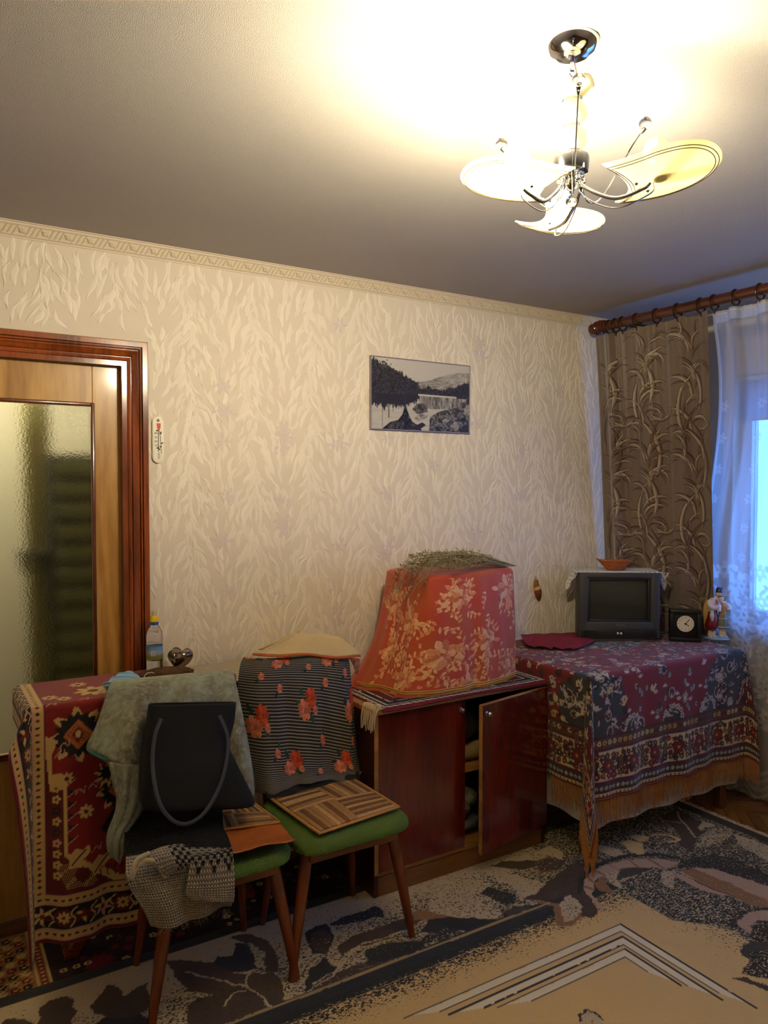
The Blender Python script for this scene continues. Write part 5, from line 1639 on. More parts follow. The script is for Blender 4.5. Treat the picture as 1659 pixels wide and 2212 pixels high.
# medallions
def medal(cx, cy, s):
    for a in np.linspace(0, 2 * PI, 8, endpoint=False):
        A.poly([(cx + s * 1.00 * math.cos(a - 0.22), cy + s * 1.05 * math.sin(a - 0.22)), (cx + s * 1.42 * math.cos(a - 0.02), cy + s * 1.42 * math.sin(a - 0.02)), (cx + s * 1.55 * math.cos(a + 0.12), cy + s * 1.5 * math.sin(a + 0.12)), (cx + s * 1.15 * math.cos(a + 0.25), cy + s * 1.2 * math.sin(a + 0.25)), (cx + s * 0.8 * math.cos(a + 0.3), cy + s * 0.8 * math.sin(a + 0.3))], r_cr)
    A.star(cx, cy, s * 1.25, 16, r_nv, 0.78)
    A.poly([(cx - s * 0.75, cy), (cx, cy + s * 0.8), (cx + s * 0.75, cy), (cx, cy - s * 0.8)], r_ro)
    for k in range(-6, 7):
        A.line([(cx + (k - 3) * s * 0.11, cy + (k + 3) * s * 0.11), (cx + (k + 3) * s * 0.11, cy + (k - 3) * s * 0.11)], 0.0028, r_mar) if abs(k) < 3 else None
    A.poly([(cx - s * 0.32, cy), (cx, cy + s * 0.42), (cx + s * 0.32, cy), (cx, cy - s * 0.42)], r_mar)
    A.poly([(cx - s * 0.14, cy - s * 0.1), (cx - s * 0.1, cy + s * 0.2), (cx + s * 0.1, cy + s * 0.22), (cx + s * 0.14, cy + s * 0.05), (cx + s * 0.05, cy - s * 0.2)], r_cr)
medal(0.432, BY0 - 0.125, 0.062)
medal(0.56, BY0 - 0.33, 0.050)
A.star(0.52, BY0 - 0.275, 0.05, 9, r_cr, 0.45); A.star(0.52, BY0 - 0.268, 0.035, 9, r_nv, 0.5)
A.poly([(0.50, BY0 - 0.45), (0.56, BY0 - 0.36), (0.62, BY0 - 0.45), (0.56, BY0 - 0.54)], r_nv)
for k in range(5):
    A.poly([(0.535 + k * 0.014, BY0 - 0.47 + k * 0.014), (0.55 + k * 0.014, BY0 - 0.47 + k * 0.014), (0.55 + k * 0.014, BY0 - 0.455 + k * 0.014), (0.535 + k * 0.014, BY0 - 0.455 + k * 0.014)], r_cr)
for (x, y, r_) in ((0.395, BY0 - 0.262, 0.022), (0.452, BY0 - 0.380, 0.024), (0.36, BY0 + 0.07, 0.026), (0.40, BY0 + 0.035, 0.024), (0.50, BY0 + 0.09, 0.06), (0.62, BY0 + 0.10, 0.03), (0.47, BY0 + 0.2, 0.03)):
    A.petals(x, y, r_, 8, r_cr, 0.22, cc=r_mar)
for (x, y) in ((0.36, BY0 - 0.19), (0.375, BY0 - 0.16), (0.42, BY0 - 0.32), (0.46, BY0 - 0.31), (0.34, BY0 - 0.02), (0.44, BY0 - 0.01), (0.56, BY0 - 0.03), (0.47, BY0 - 0.52)):
    A.line(cr([(x, y), (x + 0.014, y + 0.016), (x + 0.026, y + 0.002), (x + 0.030, y + 0.022)], 4), 0.0032, r_lt)
# borders
A.fill(r_mar, e < 0.165)
A.fill(r_nv, (e > 0.045) & (e < 0.128))
for ed in (0.030, 0.142):
    A.fill(r_cr, np.abs(e - ed) < 0.013)
    for i, (x, y, a) in enumerate(lpts(ed, 0.022)):
        A.ell(x, y, 0.006, 0.005, 0, r_red if i % 2 else r_nv)
for ed in (0.016, 0.045, 0.128, 0.158):
    A.fill(r_lt, np.abs(e - ed) < 0.0022)
for i, (x, y, a) in enumerate(lpts(0.086, 0.062)):
    if i % 3 == 2:
        A.star(x, y, 0.032, 9, r_mar, 0.85); A.petals(x, y, 0.020, 8, r_cr, 0.22, cc=r_red)
    else:
        for k in range(6):
            A.leafy(x, y, rnd.uniform(0.026, 0.038), 0.012, a + k * 1.05 + 0.4, rnd.choice((r_cr, r_cr, r_lt, r_mar)), 0.8)
        A.disc(x, y, 0.008, r_red)
    A.line(cr([(x + 0.02, y - 0.03), (x + 0.035, y - 0.01), (x + 0.022, y + 0.012), (x + 0.04, y + 0.03)], 4), 0.005, r_cr)
A.fill(lin(104, 14, 18), e < 0.014)
def rug_fold(cx, cy, ext, ux, uy):
    s = np.clip(ext / 0.75, 0, 1)
    return (0.012 * np.sin(cx * 30 + 1.5) * s ** 1.3 + 0.005 * np.sin(cx * 66 + 2) * s)
P = drape(U, V, rect2, BZ + 0.012, 0.022, 0.55, rug_fold, zmin=0.012)
P[..., 2] += 0.02 * sstep(0.42, 0.28, U) * sstep(0.3, 0.75, BY0 - V) 
c1, c2 = A.cols()
o = mk('red_carpet', grid(P), mat('red_carpet_pile', attr=True, rough=0.9, bump=0.35, bscale=420, sheen=0.2), col=c1, angle=180, solid=0.006)
tag(o, 'deep red carpet with navy leafy border hanging over the narrow board by the door', 'carpet')

# ================================================================== CURTAINS
def cur_surf(su, sv):
    """su metres across (0..0.72), sv metres down (0..1.58)"""
    u = np.clip(su / 0.72, 0, 1); v = np.clip(sv / 1.58, 0, 1)
    def at(u, v):
        g = v ** 0.85
        X0 = 3.095 + 0.165 * g; Y0 = 2.885 + 0.050 * g
        X1 = 3.095 + 0.400 * g; Y1 = 2.205 + 0.215 * g
        x, y = X0 + (X1 - X0) * u, Y0 + (Y1 - Y0) * u
        f = 0.021 * np.sin(u * 2 * PI * 3.6 + 0.6) * (0.6 + 0.4 * v) + 0.030 * np.exp(-((u - 0.20 - 0.05 * v) / 0.035) ** 2) - 0.022 * np.exp(-((u - 0.12 - 0.04 * v) / 0.05) ** 2) + 0.006 * np.sin(u * 2 * PI * 11 + 1) * (1 - v)
        return np.stack([x + f * 0.93, y + f * 0.30, 2.385 - 1.58 * v - 0.012 * np.abs(np.sin(u * PI * 5)) * (1 - v) ** 6], -1)
    P = at(u, v)
    e1 = at(u + 0.002, v) - P; e2 = at(u, v + 0.002) - P
    N = np.cross(e1, e2); N /= np.linalg.norm(N, axis=-1, keepdims=True) + 1e-12
    N = np.where((N[..., :1] > 0), -N, N)
    return P, N
SU, SV = np.meshgrid(np.linspace(0, 0.72, 170), np.linspace(0, 1.58, 60))
cu = thing('patterned_curtain', 'taupe curtain with woven swirling leaf pattern hanging beside the window', 'curtain', (3.2, 2.6, 0.80))
M_cur = mat('taupe_satin', lin(122, 104, 88), 0.45, var=0.15, vscale=80, vstretch=(1, 1, 0.1), bump=0.1, bscale=500, sheen=0.4)
mk('cloth', grid(cur_surf(SU, SV)[0]), M_cur, cu, angle=180)
items = []
cl, cd, cmid = np.array(lin(196, 178, 148)), np.array(lin(60, 42, 36)), np.array(lin(120, 96, 80))
def cleaf(x, y, L, ang, w, bend, tone):
    a, b = (cl, cd) if tone else (cmid * 1.15, cd)
    uvo = leaf_uv(x, y, L * 1.02, ang, bend, w * 1.30, 14, tip=1.1, skew=0.6)
    items.append((uvo, 0.0006, 0.0007, (cd, cd, cd)))
    items.append((leaf_uv(x, y, L, ang, bend, w, 14, tip=1.1, skew=0.6), 0.0012, 0.0018, (a, (a + b) / 2, b * 1.2)))
def motif(x0, y0, sc=1.0, mir=1):
    # sv grows downward: angle measured with v down
    def put(x, y, L, ang, w, bend, tone=1):
        if mir < 0: x, ang, bend = -x, PI - ang, -bend
        cleaf(x0 + x * sc, y0 + y * sc, L * sc * 1.25, ang, w * sc * 1.25, -bend * 1.3, tone)
    # main S stems
    put(0.055, 0.62, 0.34, -2.05, 0.022, 1.5); put(-0.035, 0.33, 0.30, -1.2, 0.020, -1.3); put(0.03, 0.60, 0.30, -1.75, 0.012, 1.2, 0)
    put(0.045, 0.22, 0.24, -2.0, 0.018, 1.3); put(-0.02, 0.42, 0.26, -1.0, 0.014, -1.4, 0)
    # leaves
    for (x, y, L, a, w, b, tn) in ((0.00, 0.52, 0.16, -2.75, 0.018, 1.6, 1), (0.02, 0.55, 0.19, -2.45, 0.016, 1.5, 0), (0.03, 0.50, 0.17, -0.55, 0.020, -1.5, 1), (0.03, 0.54, 0.15, -0.2, 0.014, -1.4, 0), (-0.01, 0.36, 0.15, -2.9, 0.018, 1.5, 0),
                              (0.00, 0.32, 0.17, -2.5, 0.014, 1.4, 1), (-0.03, 0.24, 0.18, -0.5, 0.021, -1.6, 0), (-0.02, 0.19, 0.16, -0.25, 0.016, -1.3, 1), (0.01, 0.15, 0.16, -2.6, 0.018, 1.6, 1), (0.03, 0.10, 0.15, -2.2, 0.013, 1.4, 0),
                              (0.03, 0.06, 0.15, -0.6, 0.018, -1.5, 1), (0.05, 0.29, 0.13, -0.3, 0.016, 1.5, 1), (0.06, 0.44, 0.11, -1.2, 0.014, -1.2, 0), (-0.04, 0.44, 0.12, -2.1, 0.014, 1.3, 1), (0.01, 0.27, 0.12, 0.3, 0.022, -1.7, 0), (0.02, 0.60, 0.13, 0.4, 0.020, -1.8, 1)):
        put(x, y, L, a, w, b, tn)
        put(x + 0.008, y - 0.012, L * 0.8, a + (0.28 if a > -1.57 else -0.28), w * 0.7, b * 0.9, 1 - tn)
        put(x - 0.004, y + 0.014, L * 0.62, a - (0.25 if a > -1.57 else -0.25), w * 0.55, b * 1.1, tn)
for x0, ph in ((0.065, 0.18), (0.315, -0.42), (0.600, -0.36)):
    k = 0
    y = ph
    while y < 1.5:
        motif(x0, y, 0.98, 1)
        y += 0.58
items = [it for it in items if it[0][..., 1].min() > 0.0 and it[0][..., 1].max() < 1.57 and it[0][..., 0].min() > 0.0 and it[0][..., 0].max() < 0.72]
g, c = leaves_on(cur_surf, items)
mk('leaf_weave', g, mat('leaf_weave', attr=True, rough=0.35, sheen=0.3), cu, col=c, kind='stuff')

# rod with turned finial
RX, RZ = 3.085, 2.418
M_rod = wood('rod_wood', lin(92, 44, 22), lin(62, 28, 14), rough=0.22, scale=9, axis=1, coat=0.6)
rod = thing('curtain_rod', 'thick dark wooden curtain rod below the ceiling above the window', 'curtain rod', (RX, 2.2, RZ))
mk('pole', tube([(RX, 0.4, RZ), (RX, 2.80, RZ)], 0.024, 20), M_rod, rod)
My = frame((RX, 2.80, RZ), (0, 0, 1), (1, 0, 0), (0, 1, 0))
mk('finial', xf(lathe([(0.024, 0.0), (0.033, 0.004), (0.035, 0.010), (0.030, 0.016), (0.024, 0.018), (0.036, 0.026), (0.038, 0.034), (0.032, 0.042), (0.025, 0.045), (0.034, 0.052), (0.036, 0.060), (0.031, 0.068), (0.024, 0.072), (0.028, 0.080), (0.029, 0.092), (0.024, 0.100), (0.0, 0.104)], 24), My), M_rod, rod)
mk('bracket', merge(bx(RX - 0.01, XW, 0.60, 0.63, RZ - 0.012, RZ + 0.012, 0.003), bx(RX + 0.018, XW - 0.001, 2.70, 2.72, RZ - 0.012, RZ + 0.012, 0.003)), M_rod, rod, smooth=False)
M_ring = mat('ring_wood', lin(48, 26, 16), 0.3, coat=0.5)
a = np.linspace(0, 2 * PI, 28, endpoint=False)
def ring_geo(y):
    return merge(tube(np.stack([RX + 0.034 * np.cos(a), np.full(28, y), RZ - 0.008 + 0.034 * np.sin(a)], -1), 0.0048, 8, closed=True), tube([(RX, y, RZ - 0.042), (RX + 0.002, y, RZ - 0.058)], 0.0035, 6))
for y in (2.775, 2.735, 2.690, 2.60, 2.48, 2.36, 2.235):
    mk('curtain_ring', ring_geo(y), M_ring, cu)

# lace
A = Art(0.0, 1.25, 0.0, 2.36, 0.006)
U, V = A.U, A.V
AL = np.full(U.shape, 0.46)
class _L: pass
def dot(x, y, rx, ry, ang, val):
    R = max(rx, ry)
    sl = A._sl(x - R, x + R, y - R, y + R)
    X, Y = A.U[sl] - x, A.V[sl] - y
    ca, sa = math.cos(ang), math.sin(ang)
    m = ((X * ca + Y * sa) / rx) ** 2 + ((-X * sa + Y * ca) / ry) ** 2 < 1
    AL[sl][m] = val
for j in range(22):
    for i in range(7):
        x, y = i * 0.19 + (j % 2) * 0.095 + 0.03, 0.42 + j * 0.072
        big = y > 1.15
        r_ = 0.022 if big else 0.013
        if not big and j % 2: continue
        for k in range(6):
            aa = k * 1.047 + j
            dot(x + r_ * 1.1 * math.cos(aa), y + r_ * 1.1 * math.sin(aa), r_, r_ * 0.5, aa, 0.80 if big else 0.62)
        dot(x, y, r_ * 0.4, r_ * 0.4, 0, 0.35)
        if big:
            for k in range(7):
                aa = rnd.uniform(0, 6.28)
                dot(x + 0.06 * math.cos(aa), y + 0.05 * math.sin(aa), 0.026, 0.010, aa + 0.7, 0.90)
AL[(V > 2.20) & (np.sin(V * 160 + 3 * np.sin(U * 40)) > 0.1)] = 0.92
AL[V < 0.05] = 0.93
AL[:, :3] = 0.9
def lace_pt(U, V):
    v = V / 2.36
    z = 2.372 - V
    X = 3.10 + 0.455 * (1 - np.exp(-(V / 0.9) ** 1.5)) / (1 - math.exp(-(2.36 / 0.9) ** 1.5))
    Yl = 2.185 + 0.30 * sstep(0.1, 1.3, V)
    gather = 1 - 0.0 * v
    f = 0.016 * np.sin(U * 44 + 0.8 * np.sin(V * 1.3)) + 0.010 * np.sin(U * 91 + 1.4) * (1 - 0.5 * v) + 0.006 * np.sin(U * 190) * np.exp(-V / 0.1)
    return np.stack([X + f, Yl - U * 1.0 + 0.4 * f, z + 0.012 * np.abs(np.sin(U * 38)) * (V > 2.355)], -1)
P = lace_pt(U, V)
P[-1, :, 2] += 0.010 * np.abs(np.sin(A.u * 34)) * 1.0
C = np.concatenate([np.broadcast_to(np.array(lin(222, 222, 222)), U.shape + (3,)), AL[..., None]], -1)
M_lace = mat('lace', attr=True, rough=0.85, transl=0.60, alpha='attr')
lace = thing('lace_curtain', 'white floral lace curtain glowing blue in front of the window', 'curtain', (3.3, 1.7, 0.02))
mk('lace', grid(P), M_lace, lace, col=C.reshape(-1, 4), angle=180)
mk('heading_tape', tube(lace_pt(np.linspace(0, 1.25, 200), np.full(200, 0.012)), 0.004, 5), mat('heading_tape', lin(214, 206, 190), 0.9), lace)
for y in (2.165, 2.06, 1.945, 1.83, 1.71, 1.59, 1.47):
    mk('curtain_ring', ring_geo(y), M_ring, lace)

# ================================================================== CHANDELIER
HX, HY = 1.181, 1.169
vf = np.array((HX, HY)) / math.hypot(HX, HY)
vr = np.array((vf[1], -vf[0]))
def hp(lat, fw, z):
    p = np.array((HX, HY)) + vr * lat + vf * fw
    return np.array((p[0], p[1], z))
M_chrome = mat('chrome', lin(200, 202, 206), 0.08, metal=1.0)
M_frost = mat('frosted_glass', lin(232, 228, 206), 0.30, transl=0.55, coat=0.3)
M_crys = mat('crystal', (0.97, 0.97, 0.93), 0.02, trans=1.0, ior=1.45)
M_shade = mat('cream_shade_glass', lin(234, 224, 192), 0.18, transl=0.60, coat=0.5, clear=0.34)
M_pin = mat('dark_stripe', lin(66, 50, 30), 0.4)
ch = thing('chandelier', 'chrome chandelier with three cream glass leaf shades under the ceiling', 'chandelier', (HX, HY, CZ))
mk('canopy', lathe([(0.0, CZ - 0.034), (0.012, CZ - 0.034), (0.030, CZ - 0.031), (0.034, CZ - 0.027), (0.044, CZ - 0.022), (0.052, CZ - 0.010), (0.055, CZ - 0.003), (0.055, CZ - 0.0005)], 40, (HX, HY, 0)), M_chrome, ch)
mk('hook', merge(tube([(HX, HY, CZ - 0.034), (HX, HY, CZ - 0.058)], 0.0045, 10), tube(np.array([(HX + 0.007 * math.cos(q), HY, CZ - 0.062 + 0.008 * math.sin(q)) for q in np.linspace(0, 6.0, 18)]), 0.0014, 6), tube(cr([(HX, HY, CZ - 0.068), (HX - 0.008, HY + 0.004, CZ - 0.076), (HX - 0.005, HY, CZ - 0.088), (HX + 0.002, HY, CZ - 0.094)], 5), 0.0014, 6)), M_chrome, ch)
mk('screw', merge(ball((HX - 0.012, HY - 0.004, CZ - 0.036), 0.004, 8, 6), ball((HX + 0.016, HY + 0.012, CZ - 0.034), 0.004, 8, 6)), M_chrome, ch)
mk('wire', tube(cr([(HX + 0.004, HY, CZ - 0.034), (HX + 0.010, HY - 0.002, CZ - 0.060), (HX + 0.007, HY, CZ - 0.080), (HX + 0.002, HY, CZ - 0.10)], 5), 0.0013, 6), mat('copper_wire', lin(190, 110, 40), 0.4), ch)
mk('stem_tube', tube([(HX, HY, 2.42), (HX, HY, 2.26)], 0.0065, 12), M_chrome, ch)
n = 32
rows_ = []
for r_, z_ in ((0.010, 2.378), (0.020, 2.382), (0.030, 2.392), (0.040, 2.405), (0.046, 2.411)):
    q = np.linspace(0, 2 * PI, n, endpoint=False)
    rows_.append(np.stack([HX + r_ * np.cos(q), HY + r_ * np.sin(q), z_ + 0.006 * (r_ / 0.046) ** 2 * np.cos(4 * q)], -1))
mk('glass_cup', grid(np.array(rows_), True), M_frost, ch, angle=180, solid=0.002)
mk('collar', lathe([(0.008, 2.388), (0.020, 2.386), (0.021, 2.381), (0.014, 2.377), (0.008, 2.376)], 20, (HX, HY, 0)), M_chrome, ch)
for zc in (2.354, 2.300):
    mk('glass_ball', lathe([(0.010, zc - 0.026), (0.022, zc - 0.022), (0.030, zc - 0.010), (0.0315, zc), (0.029, zc + 0.012), (0.021, zc + 0.022), (0.010, zc + 0.025)], 26, (HX, HY, 0)), M_frost, ch)
mk('collar', lathe([(0.008, 2.333), (0.016, 2.332), (0.017, 2.328), (0.012, 2.324), (0.008, 2.322)], 20, (HX, HY, 0)), M_chrome, ch)
mk('collar', lathe([(0.008, 2.279), (0.017, 2.278), (0.018, 2.272), (0.016, 2.268)], 20, (HX, HY, 0)), M_chrome, ch)
mk('hub', lathe([(0.0, 2.268), (0.030, 2.268), (0.036, 2.264), (0.037, 2.258), (0.035, 2.238), (0.034, 2.232), (0.028, 2.230), (0.0, 2.230)], 30, (HX, HY, 0)), M_chrome, ch)
for k in range(6):
    q = k * PI / 3 + 0.3
    dr_ = mk('crystal_drop', merge(tube([(HX + 0.024 * math.cos(q), HY + 0.024 * math.sin(q), 2.231), (HX + 0.024 * math.cos(q), HY + 0.024 * math.sin(q), 2.222)], 0.002, 6), ball((HX + 0.024 * math.cos(q), HY + 0.024 * math.sin(q), 2.214), 0.007, 10, 7)), M_crys, ch)
mk('finial_stem', lathe([(0.004, 2.231), (0.009, 2.226), (0.004, 2.220), (0.008, 2.210), (0.010, 2.205), (0.006, 2.199), (0.003, 2.196), (0.006, 2.192), (0.003, 2.188), (0.003, 2.184)], 14, (HX, HY, 0)), M_chrome, ch)
mk('finial_ball', ball((HX, HY, 2.173), 0.0125, 16, 10), M_crys, ch)

def make_shade(lat, fw, zc, rot, tilt, lit, roll=0.0, scale=1.0):
    """leaf shaped dish: rounded outer end, two tips and a concave edge on the hub side"""
    base = hp(lat, fw, zc)
    er = np.array((*(vr * math.cos(rot) + vf * math.sin(rot)), 0.0))
    et = np.array((-er[1], er[0], 0.0))
    up = np.array((0, 0, 1.0))
    er2 = er * math.cos(tilt) + up * math.sin(tilt)
    up2 = up * math.cos(tilt) - er * math.sin(tilt)
    et2 = et * math.cos(roll) + up2 * math.sin(roll)
    up3 = up2 * math.cos(roll) - et * math.sin(roll)
    M = frame(base, er2 * scale, et2 * scale, up3 * scale)
    def dish(a, b):
        """a 0..1 hub side to outer end, b -1..1 across"""
        A_ = -0.075 + 0.190 * a
        hw = 0.080 * np.sqrt(np.maximum(1 - np.maximum((a - 0.42) / 0.58, 0) ** 2.4, 0)) * (0.86 + 0.14 * np.minimum(a / 0.42, 1))
        B = b * hw
        A_ = A_ - 0.030 * (1 - a) ** 2 * (b ** 2 - 0.35) * 1.2
        Z = 2.4 * B ** 2 + 1.1 * (A_ - 0.015) ** 2 - 0.004
        return np.stack([A_, B, Z], -1)
    aa = 1 - (1 - np.linspace(0, 1, 26)) ** 1.6
    AA, BB = np.meshgrid(aa, np.linspace(-1, 1, 30), indexing='ij')
    V_, F_ = grid(dish(AA, BB))
    sh = mk('shade', xf((V_, F_), M), M_shade, ch, angle=180, solid=0.0035)
    for k_, s_ in ((0.93, 0.0), (0.86, 0.0)):
        ab = 1 - (1 - np.linspace(0, 1, 40)) ** 2
        q1 = dish(ab, np.full(40, -1.0)); q3 = dish(ab[::-1], np.full(40, 1.0))[1:]
        q4 = dish(np.zeros(20), np.linspace(1, -1, 20))[1:-1]
        loop = np.vstack([q1, q3, q4])
        loop[:, :2] = (loop[:, :2] - np.array((0.02, 0))) * k_ + np.array((0.02, 0))
        loop[:, 2] = 2.4 * loop[:, 1] ** 2 + 1.1 * (loop[:, 0] - 0.015) ** 2 - 0.004 - 0.0042
        mk('stripe', xf(tube(loop, 0.0009, 5, closed=True), M), M_pin, sh)
    mk('bolt', xf(merge(ball((-0.028, 0.020, -0.006), 0.0042, 8, 6), ball((-0.045, -0.012, -0.004), 0.0042, 8, 6)), M), M_chrome, sh)
    mk('lamp_holder', xf(lathe([(0.014, -0.002), (0.014, 0.024), (0.010, 0.028)], 16, (0.0, 0, 0)), M), M_chrome, ch)
    bm_ = MATS[('bulb_off', 'bulb_lit', 'bulb_lit_weak')[int(lit)]]
    mk('bulb', xf(merge(ball((0.0, 0, 0.062), 0.026, 18, 12), lathe([(0.010, 0.024), (0.012, 0.032), (0.017, 0.044)], 16)), M), bm_, ch)
    # curved arm and thin decorative wire
    p0 = np.array((HX, HY, 2.236)) + er * 0.016
    pe = base + er2 * -0.02 + up3 * -0.004
    q = cr([p0, p0 + er * 0.008 + np.array((0, 0, -0.035)), (p0 + pe) / 2 + np.array((0, 0, -0.045)) + er * 0.0, pe + np.array((0, 0, -0.010)) - er * 0.015, pe], 8)
    mk('arm', tube(q, 0.0042, 10), M_chrome, ch)
    q2 = cr([p0 + et * 0.006, p0 + er * 0.004 + np.array((0, 0, -0.05)), (p0 + pe) / 2 + np.array((0, 0, -0.065)), pe + np.array((0, 0, -0.022)), pe + er * 0.006], 8)
    mk('arm_wire', tube(q2, 0.0015, 6), M_chrome, ch)
mat('bulb_lit', lin(255, 240, 205), 0.4, emit=BULB_COLOR, estr=BULB_STRENGTH)
mat('bulb_lit_weak', lin(255, 240, 205), 0.4, emit=BULB_COLOR, estr=BULB_STRENGTH * 0.7)
mat('bulb_off', lin(238, 234, 220), 0.25, transl=0.3)
make_shade(-0.112, -0.070, 2.190, math.radians(180 + 28), 0.10, True, roll=0.10)
make_shade(0.172, -0.045, 2.188, math.radians(-12), 0.16, False, roll=-0.22)
make_shade(-0.020, 0.200, 2.192, math.radians(35), 0.02, 2, roll=-0.02, scale=0.92)
for (lat, fw) in ((0.012, -0.148), (0.150, 0.060), (-0.152, 0.085)):
    d_ = np.array((lat, fw)); 
    p = cr([hp(lat * 0.10, fw * 0.10, 2.232), hp(lat * 0.22, fw * 0.22, 2.175), hp(lat * 0.42, fw * 0.42, 2.185), hp(lat * 0.66, fw * 0.66, 2.25), hp(lat * 0.92, fw * 0.92, 2.318), hp(lat, fw, 2.328)], 7)
    an = mk('antenna', tube(p, 0.0015, 6), M_chrome, ch)
    mk('antenna_tip', tube([hp(lat * 0.95, fw * 0.95, 2.322), hp(lat, fw, 2.334)], [0.002, 0.005], 8), M_chrome, an)
    mk('glass_bead', ball(hp(lat * 1.01, fw * 1.01, 2.345), 0.0135, 16, 10), M_crys, an)

# ================================================================== ON THE WALL
# framed black and white landscape photograph
pw, ph = 0.556, 0.322
px0, pz0 = 1.752, 1.842
A = Art(0.0, 1.0, 0.0, 1.0, 1 / 230.0)
U, V = A.U, A.V        # V up
def ridge(f, seed, amp):
    r_ = np.random.default_rng(seed)
    y = np.zeros_like(U)
    for k in range(1, 24):
        y += amp / k ** 1.0 * np.sin(U * f * k + r_.uniform(0, 6.28))
    return y
tone = np.full(U.shape, 0.74) - 0.05 * (1 - V)
mt_ = 0.70 + 0.20 * sstep(0.40, 0.95, U) + ridge(3, 1, 0.006)
mm_ = (V < mt_) & (U > 0.36)
tx = vnoise(U + V * 1.3, V * 2.5 - U * 0.8, 26, 3)
tone[mm_] = (0.46 + 0.13 * tx + 0.1 * sstep(0.5, 0.9, U))[mm_]
tree_h = 0.93 - 0.50 * U + 0.05 * np.abs(vnoise(U * 3, U * 0, 24, 31)) + 0.04 * vnoise(U, U * 0, 9, 32)
tree_h = np.where(U > 0.46, 0.60 + 0.06 * np.abs(vnoise(U * 3, U * 0, 24, 33)) + 0.13 * sstep(0.72, 1.0, U), tree_h)
frst = (V < tree_h) & (V > 0.5)
tone[frst] = (0.13 + 0.07 * vnoise(U * 1.6, V, 60, 5))[frst]
lake = V <= 0.50
tone[lake] = (0.66 - 0.04 * vnoise(U * 0.3, V, 30, 6))[lake]
tone[(V > 0.495) & (V < 0.53) & (U > 0.46) & (U < 0.86)] = 0.72
refl = lake & (V > 0.36 + 0.12 * sstep(0.30, 0.52, U) - 0.07 * np.abs(vnoise(U * 3, U * 0, 22, 34))) & (U < 0.56)
tone[refl] = 0.11
r2 = lake & (U >= 0.47) & (V > 0.32 + 0.10 * np.abs(U - 0.6))
tone[r2] = (0.40 + 0.20 * vnoise(U * 3.0, V * 0.5, 24, 12))[r2]
def gp(pts, val, nz=0.0):
    P_ = np.array(pts)
    A.C[..., 0] = 0
    A.poly(P_, (1, 1, 1))
    m_ = A.C[..., 0] > 0.5
    tone[m_] = (val + 1.3 * nz * vnoise(U * 1.5, V, 34, 7))[m_]
gp([(0.40, 0.30), (0.44, 0.38), (0.50, 0.40), (0.54, 0.36), (0.56, 0.27), (0.44, 0.26)], 0.22, 0.10)
gp([(0.40, 0.30), (0.56, 0.27), (0.50, 0.25), (0.45, 0.235)], 0.30, 0.1)
gp([(0.58, 0.20), (0.66, 0.28), (0.76, 0.33), (0.86, 0.36), (1.0, 0.52), (1.0, 0.0), (0.57, 0.0)], 0.24, 0.16)
gp([(0.0, 0.50), (0.05, 0.44), (0.0, 0.36)], 0.14)
gp([(0.10, 0.0), (0.18, 0.10), (0.26, 0.14), (0.30, 0.22), (0.315, 0.30), (0.33, 0.42), (0.345, 0.30), (0.37, 0.20), (0.40, 0.12), (0.46, 0.07), (0.50, 0.0)], 0.13, 0.10)
gp([(0.30, 0.03), (0.46, 0.0), (0.54, 0.08), (0.50, 0.12), (0.42, 0.06)], 0.10)
gp([(0.44, 0.12), (0.55, 0.19), (0.56, 0.24), (0.48, 0.24), (0.42, 0.18)], 0.45, 0.2)
gp([(0.79, 0.02), (0.81, 0.12), (0.86, 0.16), (0.89, 0.10), (0.88, 0.02)], 0.42, 0.1)
gp([(0.70, 0.16), (0.74, 0.20), (0.78, 0.17), (0.75, 0.13)], 0.48, 0.1)
gp([(0.93, 0.28), (0.96, 0.40), (1.0, 0.42), (1.0, 0.26)], 0.5, 0.12)
gp([(0.9, 0.0), (0.93, 0.10), (1.0, 0.12), (1.0, 0.0)], 0.12)
for (x0_, x1_, y0_, y1_) in ((0.10, 0.105, 0.02, 0.33), (0.165, 0.172, 0.16, 0.33), (0.322, 0.332, 0.3, 0.62)):
    tone[(U > x0_) & (U < x1_) & (V > y0_) & (V < y1_)] = 0.15
for i in range(46):
    x, y = 0.13 + rnd.gauss(0, 0.022), 0.90 + rnd.gauss(0, 0.035)
    tone[(U - x) ** 2 + (V - y) ** 2 * 0.5 < 0.000045] = 0.2
tone = np.clip(tone + 0.02 * nrg.normal(size=tone.shape), 0.03, 0.9)
C = np.stack([tone ** 1.6 * 0.92, tone ** 1.6 * 0.84, tone ** 1.6 * 0.72 + 0.012], -1)
P = np.stack([px0 + U * pw, np.full_like(U, D - 0.0135), pz0 + V * ph], -1)
pic = thing('framed_photo', 'framed black and white photograph of a mountain lake on the wall', 'picture', (px0 + pw / 2, D, pz0))
mk('photo_print', grid(P[:, ::-1]), mat('photo_print', attr=True, rough=0.35), pic, col=C[:, ::-1].reshape(-1, 3), smooth=False)
M_pf = mat('picture_frame', lin(150, 140, 152), 0.35, metal=0.3)
f_ = 0.005
for (a0, a1, b0, b1) in ((px0 - f_, px0 + pw + f_, pz0 - f_, pz0), (px0 - f_, px0 + pw + f_, pz0 + ph, pz0 + ph + f_), (px0 - f_, px0, pz0, pz0 + ph), (px0 + pw, px0 + pw + f_, pz0, pz0 + ph)):
    mk('frame_strip', bx(a0, a1, D - 0.016, D - 0.003, b0, b1, 0.001), M_pf, pic, smooth=False)
mk('backing', bx(px0, px0 + pw, D - 0.013, D - 0.003, pz0, pz0 + ph), M_pf, pic, smooth=False)

